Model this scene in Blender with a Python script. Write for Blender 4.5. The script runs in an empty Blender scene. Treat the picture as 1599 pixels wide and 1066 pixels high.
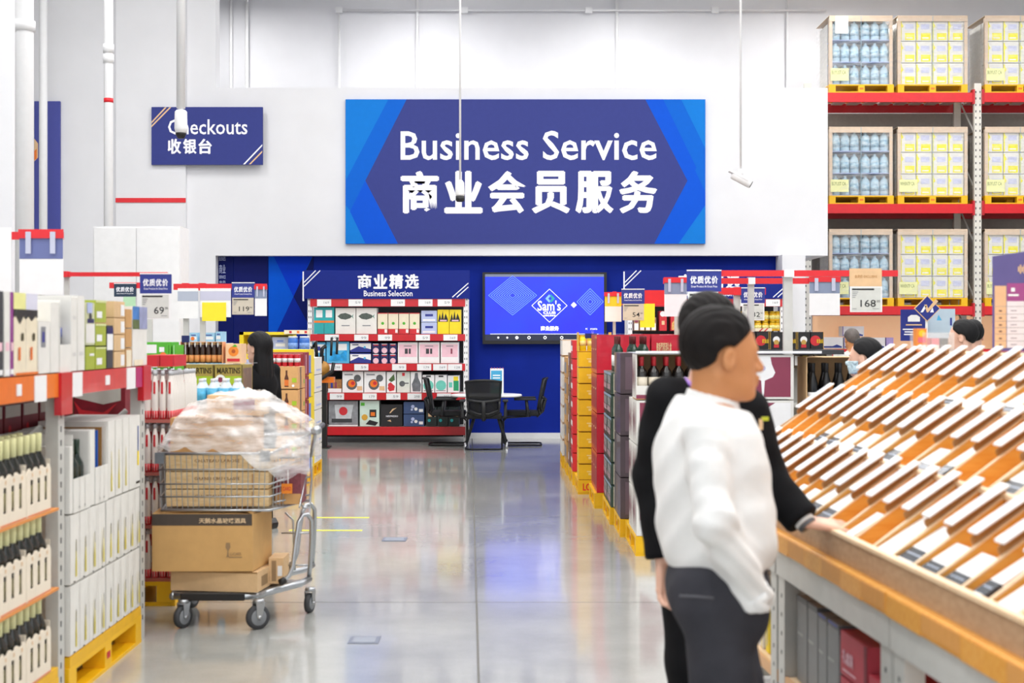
import bpy, math, random
import numpy as np
from mathutils import Vector, Matrix

R = random.Random(11)
C = bpy.context.scene.collection
SC = bpy.context.scene
PI = math.pi
F, HZ, EYE = 2200.0, 522.0, 1.6        # focal length in pixels (image 1599 wide), horizon row, eye height


def P(px, py, Y):
    "the point of the store at depth Y that the survey of the photograph puts at (px, py)"
    return Vector(((px - 800) / F * Y, Y, EYE + (HZ - py) / F * Y))


# ------------------------------------------------------------------ camera, light, exposure
cam = bpy.data.cameras.new('camera')
cam.sensor_width = 36
cam.lens = 36 * F / 1599
cam.shift_y = -11 / 1599
cam.clip_end = 200
cam.dof.use_dof = True
cam.dof.focus_distance = 18.5
cam.dof.aperture_fstop = 3.6
co = bpy.data.objects.new('camera', cam)
co.location = (0, 0, EYE)
co.rotation_euler = (PI / 2, 0, 0)
C.objects.link(co)
SC.camera = co
w = bpy.data.worlds.new('world')
SC.world = w
w.use_nodes = True
w.node_tree.nodes['Background'].inputs[0].default_value = (0.93, 0.96, 1, 1)
w.node_tree.nodes['Background'].inputs[1].default_value = 1.0
SC.cycles.transparent_max_bounces = 24
SC.view_settings.view_transform = 'Standard'
SC.view_settings.look = 'None'
SC.view_settings.gamma = 1
SC.view_settings.use_curve_mapping = False
SC.view_settings.exposure = 0.6
LAMP_POWER = 52
LAMP_SPOTS = [(x, y) for y in (1.5, 5.5, 9.5, 13.5, 17.5, 24.6) for x in (-5.2, -1.6, 2.0, 5.6)] + [(9.2, 13.5), (9.2, 17.5), (5.6, 21.2), (9.2, 21.2)]  # last row added to brighten the high back wall, extra spots the pallet rack
for i, (x, y) in enumerate(LAMP_SPOTS):
    l = bpy.data.lights.new('high_bay_light', 'AREA')
    l.shape = 'RECTANGLE'
    l.size, l.size_y = 0.5, 2.2
    l.energy = LAMP_POWER * (.6 if i >= 26 else .95 if y > 16 else 1)
    l.color = (1, 0.99, 0.975)
    o = bpy.data.objects.new('high_bay_light', l)
    o.location = (x, y, 7.88)
    C.objects.link(o)

# ------------------------------------------------------------------ materials
MATS = {}


def lin(h):
    if isinstance(h, str):
        h = h.lstrip('#')
        h = [int(h[i:i + 2], 16) / 255 for i in (0, 2, 4)]
    return tuple((c / 12.92 if c <= 0.04045 else ((c + 0.055) / 1.055) ** 2.4) for c in h) + (1,)


def M(name, col, rough=0.5, metal=0.0, var=0.05, scale=14.0, bump=0.0, bscale=60.0, emit=0.0, coat=0.0, stretch=None, col2=None, spec=None):
    if name in MATS:
        return MATS[name]
    m = bpy.data.materials.new(name)
    m.use_nodes = True
    nt = m.node_tree
    b = nt.nodes['Principled BSDF']
    c = lin(col)
    b.inputs['Roughness'].default_value = rough
    b.inputs['Metallic'].default_value = metal
    b.inputs['Coat Weight'].default_value = coat
    if spec is not None:
        b.inputs['Specular IOR Level'].default_value = spec
    tc = nt.nodes.new('ShaderNodeTexCoord')
    mp = nt.nodes.new('ShaderNodeMapping')
    nt.links.new(tc.outputs['Object'], mp.inputs['Vector'])
    if stretch:
        mp.inputs['Scale'].default_value = stretch
    n = nt.nodes.new('ShaderNodeTexNoise')
    n.inputs['Scale'].default_value = scale
    n.inputs['Detail'].default_value = 3
    nt.links.new(mp.outputs['Vector'], n.inputs['Vector'])
    r = nt.nodes.new('ShaderNodeValToRGB')
    r.color_ramp.elements[0].position = 0.3
    r.color_ramp.elements[1].position = 0.7
    c2 = lin(col2) if col2 else tuple(min(1, x * (1 + var)) for x in c[:3]) + (1,)
    r.color_ramp.elements[0].color = c if col2 else tuple(x * (1 - var) for x in c[:3]) + (1,)
    r.color_ramp.elements[1].color = c2
    nt.links.new(n.outputs['Fac'], r.inputs['Fac'])
    nt.links.new(r.outputs['Color'], b.inputs['Base Color'])
    if emit:
        nt.links.new(r.outputs['Color'], b.inputs['Emission Color'])
        b.inputs['Emission Strength'].default_value = emit
    if bump:
        n2 = nt.nodes.new('ShaderNodeTexNoise')
        n2.inputs['Scale'].default_value = bscale
        nt.links.new(mp.outputs['Vector'], n2.inputs['Vector'])
        bp = nt.nodes.new('ShaderNodeBump')
        bp.inputs['Strength'].default_value = bump
        bp.inputs['Distance'].default_value = 0.01
        nt.links.new(n2.outputs['Fac'], bp.inputs['Height'])
        nt.links.new(bp.outputs['Normal'], b.inputs['Normal'])
    MATS[name] = m
    return m


def clear(name, col, alpha, rough=0.1, var=0.0, scale=8.0, stretch=None, bump=0.0):
    "thin see-through film or acrylic: a mix of transparent and glossy surface"
    if name in MATS:
        return MATS[name]
    m = bpy.data.materials.new(name)
    m.use_nodes = True
    nt = m.node_tree
    b = nt.nodes['Principled BSDF']
    b.inputs['Base Color'].default_value = lin(col)
    b.inputs['Roughness'].default_value = rough
    b.inputs['Alpha'].default_value = alpha
    if var:
        n = nt.nodes.new('ShaderNodeTexNoise')
        n.inputs['Scale'].default_value = scale
        n.inputs['Detail'].default_value = 4
        mr = nt.nodes.new('ShaderNodeMapRange')
        mr.inputs['From Min'].default_value = 0.35
        mr.inputs['From Max'].default_value = 0.65
        mr.inputs['To Min'].default_value = max(0, alpha - var)
        mr.inputs['To Max'].default_value = min(1, alpha + var)
        tc = nt.nodes.new('ShaderNodeTexCoord')
        mp = nt.nodes.new('ShaderNodeMapping')
        if stretch:
            mp.inputs['Scale'].default_value = stretch[:3]
            mp.inputs['Rotation'].default_value = stretch[3:]
        nt.links.new(tc.outputs['Object'], mp.inputs['Vector'])
        nt.links.new(mp.outputs['Vector'], n.inputs['Vector'])
        if bump:
            bp = nt.nodes.new('ShaderNodeBump')
            bp.inputs['Strength'].default_value = bump
            bp.inputs['Distance'].default_value = .02
            nt.links.new(n.outputs['Fac'], bp.inputs['Height'])
            nt.links.new(bp.outputs['Normal'], b.inputs['Normal'])
        nt.links.new(n.outputs['Fac'], mr.inputs['Value'])
        nt.links.new(mr.outputs['Result'], b.inputs['Alpha'])
    MATS[name] = m
    return m


WHITE = M('white_paint', 'e9e9ea', 0.6, var=0.015)
WALLW = M('white_wall_paint', 'e4e4e7', 0.75, var=0.02, scale=2, bump=0.05)
PAPER = M('white_card', 'f2f2f2', 0.55, var=0.02)
OFFW = M('off_white_carton', 'e8e6e0', 0.55, var=0.03)
CREAM = M('cream_carton', 'efe3c8', 0.55, var=0.04)
NAVY = M('navy_print', '2a3590', 0.4, var=0.05)
NAVYD = M('deep_navy_print', '141d5c', 0.4, var=0.05)
BLUEW = M('royal_blue_wall', '132a90', 0.7, var=0.06, scale=3, spec=.1)
RED = M('red_powder_coat', 'c81624', 0.35, var=0.05, coat=0.2)
REDR = M('bright_red_rail', 'e0202a', 0.35, var=0.04)
ORANGE = M('orange_powder_coat', 'f07a20', 0.35, var=0.05, coat=0.2)
CORAL = M('coral_red_powder_coat', 'd84440', 0.35, var=0.06, coat=0.2)
GREYM = M('grey_powder_coat', 'c9c9c4', 0.4, var=0.04)
STEEL = M('brushed_steel', 'b9bcc0', 0.3, 0.9, var=0.06)
DKGREY = M('dark_grey_plastic', '3a3c40', 0.5, var=0.08)
BLACK = M('black_plastic', '141416', 0.45, var=0.1)
RUBBER = M('dark_rubber', '3c3d40', 0.7, var=0.1)
YEL = M('yellow_pallet_plastic', 'f6bf0a', 0.45, var=0.06, scale=6)
YELP = M('yellow_print', 'f8dc20', 0.5, var=0.03)
KRAFT = M('kraft_cardboard', 'c99a62', 0.75, var=0.06, bump=0.1)
KRAFTL = M('pale_cardboard', 'dcb88a', 0.75, var=0.06, bump=0.1)
WOODO = M('orange_oiled_wood', 'e2983a', 0.45, var=0.05, scale=9, stretch=(1, 9, 6), col2='eeb256', coat=0.15)
WOODL = M('pale_birch_edge', 'eccaa0', 0.5, scale=9, stretch=(1, 8, 6), col2='f3d8b4')
WOODB = M('tan_plywood_face', 'b08e6c', 0.55, scale=5, stretch=(1, 5, 12), col2='c09e7c')
PINE = M('raw_pine', 'f0d6a8', 0.6, scale=8, stretch=(3, 1, 14), col2='e2be84')
GREYP = M('grey_print', '8b8d92', 0.5)
BLKP = M('black_print', '1c1c20', 0.5)
REDP = M('red_print', 'cf2a34', 0.5)
MAROON = M('maroon_print', '8c3a52', 0.5, var=0.04)
GOLD = M('pale_gold_print', 'e5bf92', 0.5)
TEAL = M('teal_print', '2fb5b8', 0.5)
GREENP = M('green_print', '55b531', 0.5)
LAV = M('lavender_print', 'b9c4e8', 0.5)
PINKP = M('pink_print', 'efc3cf', 0.5)
SKYP = M('sky_blue_print', '56b4e0', 0.5)
ACRYL = clear('clear_acrylic', 'f4f8fb', 0.16, 0.03)
TAGB = M('beige_price_paper', 'cfc5b4', 0.55)
TAGG = M('grey_price_paper', 'd4d6d0', 0.55)


# ------------------------------------------------------------------ mesh building
_TXT = {}


def textmesh(s, bold=0.0):
    k = (s, bold)
    if k not in _TXT:
        c = bpy.data.curves.new('lettering', 'FONT')
        c.body = s
        c.resolution_u = 2
        c.offset = bold
        o = bpy.data.objects.new('lettering', c)
        C.objects.link(o)
        dg = bpy.context.evaluated_depsgraph_get()
        me = bpy.data.meshes.new_from_object(o.evaluated_get(dg))
        vs = [(v.co.x, v.co.y) for v in me.vertices]
        fs = [tuple(p.vertices) for p in me.polygons]
        xs = [v[0] for v in vs] or [0, 1]
        ys = [v[1] for v in vs] or [0, 1]
        _TXT[k] = (vs, fs, min(xs), max(xs), min(ys), max(ys))
        bpy.data.objects.remove(o)
        bpy.data.curves.remove(c)
        bpy.data.meshes.remove(me)
    return _TXT[k]


class MB:
    "collects shapes and links them as ONE mesh object"

    def __init__(s):
        s.v, s.f, s.m, s.sm, s.mats, s.T = [], [], [], [], [], None

    def add(s, vs, fs, mat, smooth=False):
        if mat not in s.mats:
            s.mats.append(mat)
        k, n = s.mats.index(mat), len(s.v)
        s.v += [tuple(s.T @ Vector(v)) for v in vs] if s.T else [tuple(v) for v in vs]
        for f in fs:
            s.f.append(tuple(i + n for i in f))
            s.m.append(k)
            s.sm.append(smooth)
        return s

    def box(s, x0, y0, z0, x1, y1, z1, mat):
        x0, x1 = min(x0, x1), max(x0, x1)
        y0, y1 = min(y0, y1), max(y0, y1)
        z0, z1 = min(z0, z1), max(z0, z1)
        v = [(x, y, z) for z in (z0, z1) for x, y in ((x0, y0), (x1, y0), (x1, y1), (x0, y1))]
        return s.add(v, [(3, 2, 1, 0), (4, 5, 6, 7), (0, 1, 5, 4), (1, 2, 6, 5), (2, 3, 7, 6), (3, 0, 4, 7)], mat)

    def cbox(s, c, size, mat, rot=None):
        h = [x / 2 for x in size]
        q = rot or Matrix()
        v = [Vector(c) + (q @ Vector((x, y, z))) for z in (-h[2], h[2]) for x, y in ((-h[0], -h[1]), (h[0], -h[1]), (h[0], h[1]), (-h[0], h[1]))]
        return s.add(v, [(3, 2, 1, 0), (4, 5, 6, 7), (0, 1, 5, 4), (1, 2, 6, 5), (2, 3, 7, 6), (3, 0, 4, 7)], mat)

    def poly(s, pts, mat):
        return s.add(pts, [tuple(range(len(pts)))], mat)

    def prism(s, pts, d, mat):
        "pts: 3D polygon, d: extrusion vector"
        n = len(pts)
        a = [Vector(p) for p in pts]
        b = [p + Vector(d) for p in a]
        return s.add(a + b, [tuple(range(n))[::-1], tuple(range(n, 2 * n))] + [(i, (i + 1) % n, n + (i + 1) % n, n + i) for i in range(n)], mat)

    def tube(s, pts, r, mat, n=8, closed=False, caps=True):
        pts = [Vector(p) for p in pts]
        k = len(pts)
        rs = r if isinstance(r, (list, tuple)) else [r] * k
        vs, up = [], None
        for i, p in enumerate(pts):
            a = pts[i - 1] if (i or closed) else p
            b = pts[(i + 1) % k] if (i < k - 1 or closed) else p
            t = (b - a).normalized()
            if up is None:
                up = Vector((0, 0, 1)) if abs(t.z) < 0.9 else Vector((1, 0, 0))
            u = t.cross(up)
            if u.length < 1e-4:
                u = t.cross(Vector((0, 1, 0.01)))
            u.normalize()
            up = u.cross(t).normalized()
            for j in range(n):
                an = 2 * PI * j / n
                vs.append(p + (u * math.cos(an) + up * math.sin(an)) * rs[i])
        fs = []
        for i in range(k if closed else k - 1):
            for j in range(n):
                q = (i + 1) % k
                fs.append((i * n + j, i * n + (j + 1) % n, q * n + (j + 1) % n, q * n + j))
        if caps and not closed:
            fs += [tuple(range(n))[::-1], tuple(range((k - 1) * n, k * n))]
        return s.add(vs, fs, mat, True)

    def cyl(s, p0, p1, r, mat, n=12):
        return s.tube([p0, p1], r, mat, n)

    def lathe(s, prof, mat, n=14, c=(0, 0, 0), smooth=True, T=None):
        vs = [(c[0] + r * math.cos(2 * PI * j / n), c[1] + r * math.sin(2 * PI * j / n), c[2] + z) for r, z in prof for j in range(n)]
        if T:
            vs = [T @ Vector(v) for v in vs]
        fs = [(i * n + j, i * n + (j + 1) % n, (i + 1) * n + (j + 1) % n, (i + 1) * n + j) for i in range(len(prof) - 1) for j in range(n)]
        fs += [tuple(range(n))[::-1], tuple(range((len(prof) - 1) * n, len(prof) * n))]
        return s.add(vs, fs, mat, smooth)

    def text(s, t, o, u, v, x0, y0, x1, y1, mat, bold=0.0, keep=False):
        "lettering fitted in the box x0..x1, y0..y1 of the plane (o, u, v)"
        vs, fs, a, b, c, d = textmesh(t, min(bold, 0.012))
        o, u, v = Vector(o), Vector(u), Vector(v)
        sx, sy = (x1 - x0) / (b - a), (y1 - y0) / (d - c)
        if keep:
            sx = sy
        nn = u.cross(v).normalized()
        for iq, (dx, dy) in enumerate([(0, 0)] if bold < 0.02 else [(0, 0), (bold, 0), (-bold, 0), (0, bold * .6), (0, -bold * .6)]):
            s.add([o + nn * (.0004 * iq) + u * (x0 + dx * sx + (p[0] - a) * sx) + v * (y0 + dy * sy + (p[1] - c) * sy) for p in vs], fs, mat)
        return s

    def prints(s, o, u, v, W, H, shapes):
        "flat print on a face: o corner, u and v unit directions, W x H metres; shapes in 0..1"
        o, u, v = Vector(o), Vector(u), Vector(v)
        nrm = u.cross(v).normalized()
        for i, sh in enumerate(shapes):
            q = o + nrm * (0.0012 + 0.0005 * i)
            at = lambda x, y: q + u * (x * W) + v * (y * H)
            k = sh[0]
            if k == 'r':
                _, x0, y0, x1, y1, m = sh
                s.poly([at(x0, y0), at(x1, y0), at(x1, y1), at(x0, y1)], m)
            elif k == 'p':
                s.poly([at(x, y) for x, y in sh[1]], sh[2])
            elif k == 'c':
                _, cx, cy, r, m = sh
                s.poly([at(cx + r * math.cos(a) / W * H, cy + r * math.sin(a)) for a in [2 * PI * j / 14 for j in range(14)]], m)
            elif k == 't':
                _, t, x0, y0, x1, y1, m = sh[:7]
                s.text(t, q, u, v, x0 * W, y0 * H, x1 * W, y1 * H, m, sh[7] if len(sh) > 7 else 0.01)
        return s

    def build(s, name, parent=None, loc=None, rz=0.0, bevel=0.0, seg=1):
        me = bpy.data.meshes.new(name)
        me.from_pydata(s.v, [], s.f)
        for m in s.mats:
            me.materials.append(m)
        me.polygons.foreach_set('material_index', s.m)
        me.polygons.foreach_set('use_smooth', s.sm)
        me.update()
        o = bpy.data.objects.new(name, me)
        C.objects.link(o)
        if parent:
            o.parent = parent
        if loc is not None:
            o.location = loc
        o.rotation_euler.z = rz
        if bevel:
            md = o.modifiers.new('soft_edges', 'BEVEL')
            md.width = bevel
            md.segments = seg
            md.limit_method = 'ANGLE'
        return o


KIDS = {}


def tag(o, label=None, cat=None, group=None, kind=None):
    if label:
        o['label'] = label
    if cat:
        o['category'] = cat
    if group:
        o['group'] = group
    if kind:
        o['kind'] = kind
    return o


def thing(name, loc=(0, 0, 0), rz=0.0, label=None, cat=None, group=None):
    o = bpy.data.objects.new(name, None)
    o.empty_display_size = 0.1
    C.objects.link(o)
    o.location = loc
    o.rotation_euler.z = rz
    return tag(o, label, cat, group)


def dup(o, loc=None, rz=None, label=None, group=None, parent=None):
    c = o.copy()
    C.objects.link(c)
    if parent:
        c.parent = parent
    if loc is not None:
        c.location = loc
    if rz is not None:
        c.rotation_euler.z = rz
    if label:
        c['label'] = label
    if group:
        c['group'] = group
    for ch in kids(o):
        dup(ch, parent=c)
    return c


def kids(o):
    return KIDS.get(o.name) or [c for c in o.children]


def struct(o):
    o['kind'] = 'structure'
    return o


_PROTO = {}


def proto(key, build, loc, rz, label, cat, group=None):
    "first use builds the thing itself, later uses copy it with its parts"
    if key not in _PROTO:
        o = build()
        _PROTO[key] = o
        KIDS[o.name] = None
        o.location = loc
        o.rotation_euler.z = rz
        tag(o, label, cat, group)
        _PKIDS[o.name] = list(o.children)
        return o
    o = _PROTO[key]
    c = o.copy()
    C.objects.link(c)
    c.location = loc
    c.rotation_euler = (0, 0, rz)
    tag(c, label, cat, group)
    if not group and 'group' in c:
        del c['group']
    for ch in _PKIDS[o.name]:
        dupk(ch, c)
    return c


_PKIDS = {}


def dupk(ch, parent):
    c = ch.copy()
    C.objects.link(c)
    c.parent = parent
    if ch.name not in _PKIDS:
        _PKIDS[ch.name] = list(ch.children)
    for g in _PKIDS[ch.name]:
        dupk(g, c)


ORD = ['first', 'second', 'third', 'fourth', 'fifth', 'sixth', 'seventh', 'eighth', 'ninth', 'tenth', 'eleventh', 'twelfth', 'thirteenth',
       'fourteenth', 'fifteenth', 'sixteenth', 'seventeenth', 'eighteenth', 'nineteenth', 'twentieth', 'twenty-first', 'twenty-second',
       'twenty-third', 'twenty-fourth', 'twenty-fifth', 'twenty-sixth', 'twenty-seventh', 'twenty-eighth', 'twenty-ninth', 'thirtieth']


def tier(i, n):
    return 'top' if i == n - 1 else 'bottom' if i == 0 else ORD[i] + ' lowest'


def carton(name, w, d, h, base, front=(), side=(), top=(), part='printed_panel'):
    "a closed carton; centre of its base at the origin, front towards -Y; print on front and on both sides"
    def go():
        g = min(0.003, h * 0.02)
        b = MB().box(-w / 2 + g, -d / 2 + g, g, w / 2 - g, d / 2 - g, h - g, base)
        o = b.build(name)
        p = MB()
        if front:
            p.prints((-w / 2 + g, -d / 2 + g, g), (1, 0, 0), (0, 0, 1), w - 2 * g, h - 2 * g, front)
        if side:
            p.prints((-w / 2 + g, d / 2 - g, g), (0, -1, 0), (0, 0, 1), d - 2 * g, h - 2 * g, side)
            p.prints((w / 2 - g, -d / 2 + g, g), (0, 1, 0), (0, 0, 1), d - 2 * g, h - 2 * g, side)
        if top:
            p.prints((-w / 2 + g, -d / 2 + g, h - g), (1, 0, 0), (0, 1, 0), w - 2 * g, d - 2 * g, top)
        if p.f:
            p.build(part, o)
        return o
    return go


def bottle(name, glass, cap, label, h=0.30, r=0.037, labz=(0.06, 0.15), capz=0.235, n=12, neck=0.014, style='wine'):
    def go():
        if style == 'wine':
            prof = [(r * 0.9, 0), (r, 0.006), (r, h * 0.60), (r * 0.9, h * 0.66), (neck * 1.15, h * 0.75), (neck, h * 0.8), (neck, h)]
        elif style == 'burg':
            prof = [(r * 0.9, 0), (r, 0.006), (r, h * 0.45), (r * 0.85, h * 0.55), (neck * 1.5, h * 0.7), (neck, h * 0.8), (neck, h)]
        elif style == 'soft':
            prof = [(r * 0.85, 0), (r, h * 0.05), (r, h * 0.6), (r * 0.8, h * 0.75), (neck, h * 0.9), (neck, h)]
        elif style == 'can':
            prof = [(r * 0.85, 0), (r, h * 0.05), (r, h * 0.93), (r * 0.85, h)]
        o = MB().lathe(prof, glass, n).build(name)
        if cap:
            MB().lathe([(neck + 0.0012, capz), (neck + 0.002, h - 0.001), (neck + 0.001, h + 0.002)], cap, n).build('capsule', o)
        if label:
            MB().lathe([(r + 0.0008, labz[0]), (r + 0.0008, labz[1])], label, n).build('paper_label', o)
        return o
    return go

# ------------------------------------------------------------------ the setting
def concrete():
    m = bpy.data.materials.new('polished_concrete')
    m.use_nodes = True
    nt = m.node_tree
    b = nt.nodes['Principled BSDF']
    tc = nt.nodes.new('ShaderNodeTexCoord')
    n1 = nt.nodes.new('ShaderNodeTexNoise')
    n1.inputs['Scale'].default_value = 0.9
    n1.inputs['Detail'].default_value = 8
    n1.inputs['Roughness'].default_value = 0.65
    n2 = nt.nodes.new('ShaderNodeTexNoise')
    n2.inputs['Scale'].default_value = 120
    nt.links.new(tc.outputs['Object'], n1.inputs['Vector'])
    nt.links.new(tc.outputs['Object'], n2.inputs['Vector'])
    r = nt.nodes.new('ShaderNodeValToRGB')
    r.color_ramp.elements[0].position = 0.32
    r.color_ramp.elements[1].position = 0.68
    r.color_ramp.elements[0].color = lin('a0a19d')
    r.color_ramp.elements[1].color = lin('b9bab5')
    nt.links.new(n1.outputs['Fac'], r.inputs['Fac'])
    mx = nt.nodes.new('ShaderNodeMixRGB')
    mx.blend_type = 'MULTIPLY'
    mx.inputs['Fac'].default_value = 0.18
    nt.links.new(r.outputs['Color'], mx.inputs['Color1'])
    nt.links.new(n2.outputs['Fac'], mx.inputs['Color2'])
    nt.links.new(mx.outputs['Color'], b.inputs['Base Color'])
    mr = nt.nodes.new('ShaderNodeMapRange')
    mr.inputs['To Min'].default_value = 0.1
    mr.inputs['To Max'].default_value = 0.2
    nt.links.new(n1.outputs['Fac'], mr.inputs['Value'])
    nt.links.new(mr.outputs['Result'], b.inputs['Roughness'])
    b.inputs['Specular IOR Level'].default_value = 0.6
    b.inputs['Coat Weight'].default_value = 0.35
    b.inputs['Coat Roughness'].default_value = 0.06
    return m


CONC = concrete()
JOINT = M('dark_joint_filler', '6e6c68', 0.8)
fl = struct(MB().box(-16, -8, -0.2, 17, 30, -0.006, JOINT).build('floor'))
ang = math.atan(0.0304)
slab_rows = [-8, -3.5, 0.4, 4.4, 8.42, 12.4, 16.4, 20.4, 24.4, 30]
slab_cols = [-15.9, -8.1, -4.15, 0.0, 4.2, 8.3, 16.9]
for i in range(len(slab_rows) - 1):
    for j in range(len(slab_cols) - 1):
        g = 0.006
        a0, a1, c0, c1 = slab_rows[i] + g, slab_rows[i + 1] - g, slab_cols[j] + g, slab_cols[j + 1] - g
        sh = lambda c, y: (c - 0.153 - 0.0304 * (y - 6.47)) if abs(c) < 15 else c
        m = MB()
        m.prism([(sh(c0, a0), a0, -0.006), (sh(c1, a0), a0, -0.006), (sh(c1, a1), a1, -0.006), (sh(c0, a1), a1, -0.006)], (0, 0, 0.006), CONC)
        m.build('slab', fl)
# marks set in the floor
TAPE = M('yellow_floor_tape', 'f2ee4a', 0.5)
PLATE = M('grey_floor_plate', '6f7686', 0.35, 0.2)


def floor_y(py):
    return F * EYE / (py - HZ)


for k, (x0, x1, y, lb) in enumerate([(490, 577, 808, 'thin yellow tape line on the floor, the one farther from the camera'), (452, 566, 828, 'thin yellow tape line on the floor by the cart, the nearer one')]):
    Y = floor_y(y)
    a, b = P(x0, y, Y), P(x1, y, Y)
    tag(MB().box(a.x, Y - 0.02, 0.0, b.x, Y + 0.02, 0.003, TAPE).build('floor_tape'), lb, 'tape')
for (x0, x1, y0, y1, lb) in [(543, 591, 994, 1005, 'blue grey square floor plate in the aisle near the cart'), (596, 634, 839, 845, 'dark grey square floor plate farther down the aisle')]:
    Ya, Yb = floor_y(y1), floor_y(y0)
    a, b = P(x0, y1, Ya), P(x1, y1, Ya)
    pl = MB().box(a.x, Ya, 0.0, b.x, Yb, 0.003, PLATE)
    pl.box(a.x + 0.02, Ya + 0.02, 0.003, b.x - 0.02, Yb - 0.02, 0.0045, M('grey_plate_inset', '858b98', 0.5))
    tag(pl.build('floor_plate'), lb, 'floor plate')

YB = 21.5
xl, xr = P(337, 0, YB).x, P(1293, 0, YB).x
zt, zb = P(0, 137, YB).z, P(0, 399, YB).z
struct(MB().box(-15, 27, 0, 16, 27.3, 9.6, WALLW).build('wall_back'))
struct(MB().box(-15, YB, 0, xl, YB + 0.3, 9.6, WALLW).build('wall_checkout'))
struct(MB().box(-15.2, -8, 0, -15, 27, 9.6, WALLW).build('wall_left'))
struct(MB().box(16, -8, 0, 16.2, 27, 9.6, WALLW).build('wall_right'))
struct(MB().box(-15, -8, 9.5, 16, 27.3, 9.7, WHITE).build('ceiling'))
struct(MB().box(xl, YB, zb, xr, YB + 0.22, zt, WALLW).build('wall_bulkhead'))
struct(MB().box(xr - 0.2, YB + 0.22, zb, xr, 26.9, zt, WALLW).build('wall_bulkhead_return'))
struct(MB().box(xl, YB + 0.22, 0, P(1256, 0, YB).x, YB + 0.34, zb + 0.2, BLUEW).build('wall_blue'))
struct(MB().box(P(1220, 0, 21.3).x, 21.2, 0, P(1256, 0, 21.3).x, 21.72, zb, WALLW).build('wall_pillar'))
struct(MB().box(xl, YB + 0.17, 0, P(1220, 0, YB).x, YB + 0.22, 0.085, WHITE).build('baseboard_back'))
# blue graphic on the wall beside the display rack
yb = YB + 0.215
BL = [M('azure_graphic', '0054cc', 0.6, var=0.02, spec=.1), M('bright_blue_graphic', '0036c0', 0.6, var=0.02, spec=.1), M('mid_blue_graphic', '082898', 0.6, var=0.02, spec=.1), M('dark_blue_graphic', '0e185a', 0.6, var=0.02, spec=.1)]
mural = thing('wall_mural', (0, yb, 0), label='navy and bright blue triangle mural on the wall left of the gift rack', cat='mural')


def pxpoly(pts, Y, mat, par, name, th=0.012, oy=0.0):
    m = MB()
    m.prism([P(x, y, Y) - Vector((0, Y - oy, 0)) for x, y in pts], (0, -th, 0), mat)
    return m.build(name, par)


pxpoly([(337, 400), (365, 400), (365, 700), (337, 700)], yb, BL[3], mural, 'panel', 0.012)
pxpoly([(366, 400), (419, 400), (419, 700), (366, 700)], yb, M('navy_graphic', '141c60', 0.6, spec=.1), mural, 'panel', 0.012)
pxpoly([(420, 400), (490, 400), (490, 700), (420, 700)], yb, BL[0], mural, 'panel', 0.010)
pxpoly([(428, 400), (488, 400), (459, 463)], yb, BL[1], mural, 'facet', 0.013)
pxpoly([(489, 400), (490, 400), (490, 520), (459, 463)], yb, BL[3], mural, 'facet', 0.014)
pxpoly([(459, 463), (490, 520), (490, 700), (420, 700), (420, 545)], yb, BL[2], mural, 'facet', 0.0135)
mt = MB()
for (y0, y1, s_) in [(401, 407, 'BUSINESS'), (413, 427, '商业'), (430, 435, 'SERVICE'), (438, 442, '会员'), (444, 447, 'CLUB')]:
    a, b = P(343, y1, yb), P(353, y0, yb)
    mt.text(s_, (0, -0.014, 0), (1, 0, 0), (0, 0, 1), a.x, a.z, b.x, b.z, LAV)
mt.build('lettering', mural)

# columns, pipes of the far wall
struct(MB().box(P(181, 0, 21.4).x, 21.41, 0, P(290, 0, 21.4).x, 21.5, 9.5, WALLW).build('wall_column'))
rs = MB().box(P(181, 0, 21.4).x, 21.395, P(0, 316, 21.4).z, P(290.5, 0, 21.4).x, 21.409, P(0, 309, 21.4).z, REDR)
tag(rs.build('warning_band'), 'red warning band wrapped around the white column', 'band')
struct(MB().box(P(-80, 0, 12).x, 12, 0, P(20, 0, 12).x, 12.06, 9.5, WALLW).build('wall_column_near'))
cb = MB().box(P(146, 0, 15).x, 15, 0, P(282, 0, 15).x, 15.4, P(0, 353, 15).z, WHITE)
cbo = cb.build('utility_cabinet')
MB().box(P(148, 0, 15).x, 14.985, 0.1, P(213, 0, 15).x, 15, P(0, 356, 15).z, PAPER).build('door', cbo)
MB().box(P(215, 0, 15).x, 14.985, 0.1, P(280, 0, 15).x, 15, P(0, 356, 15).z, PAPER).build('door', cbo)
tag(cbo, 'tall plain white cabinet standing before the white column', 'cabinet')


def pipe(px, r, Y, z0, z1, lb, collars=(), band=None, cat='pipe'):
    x = P(px, 0, Y).x
    o = MB().cyl((x, Y, z0), (x, Y, z1), r, WHITE, 14).build('white_pipe')
    for zc in collars:
        MB().cyl((x, Y, zc - 0.05), (x, Y, zc + 0.05), r * 1.18, WHITE, 14).build('collar', o)
    if band:
        MB().cyl((x, Y, band - 0.025), (x, Y, band + 0.025), r * 1.04, REDR, 14).build('red_band', o)
    return tag(o, lb, cat)


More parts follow.
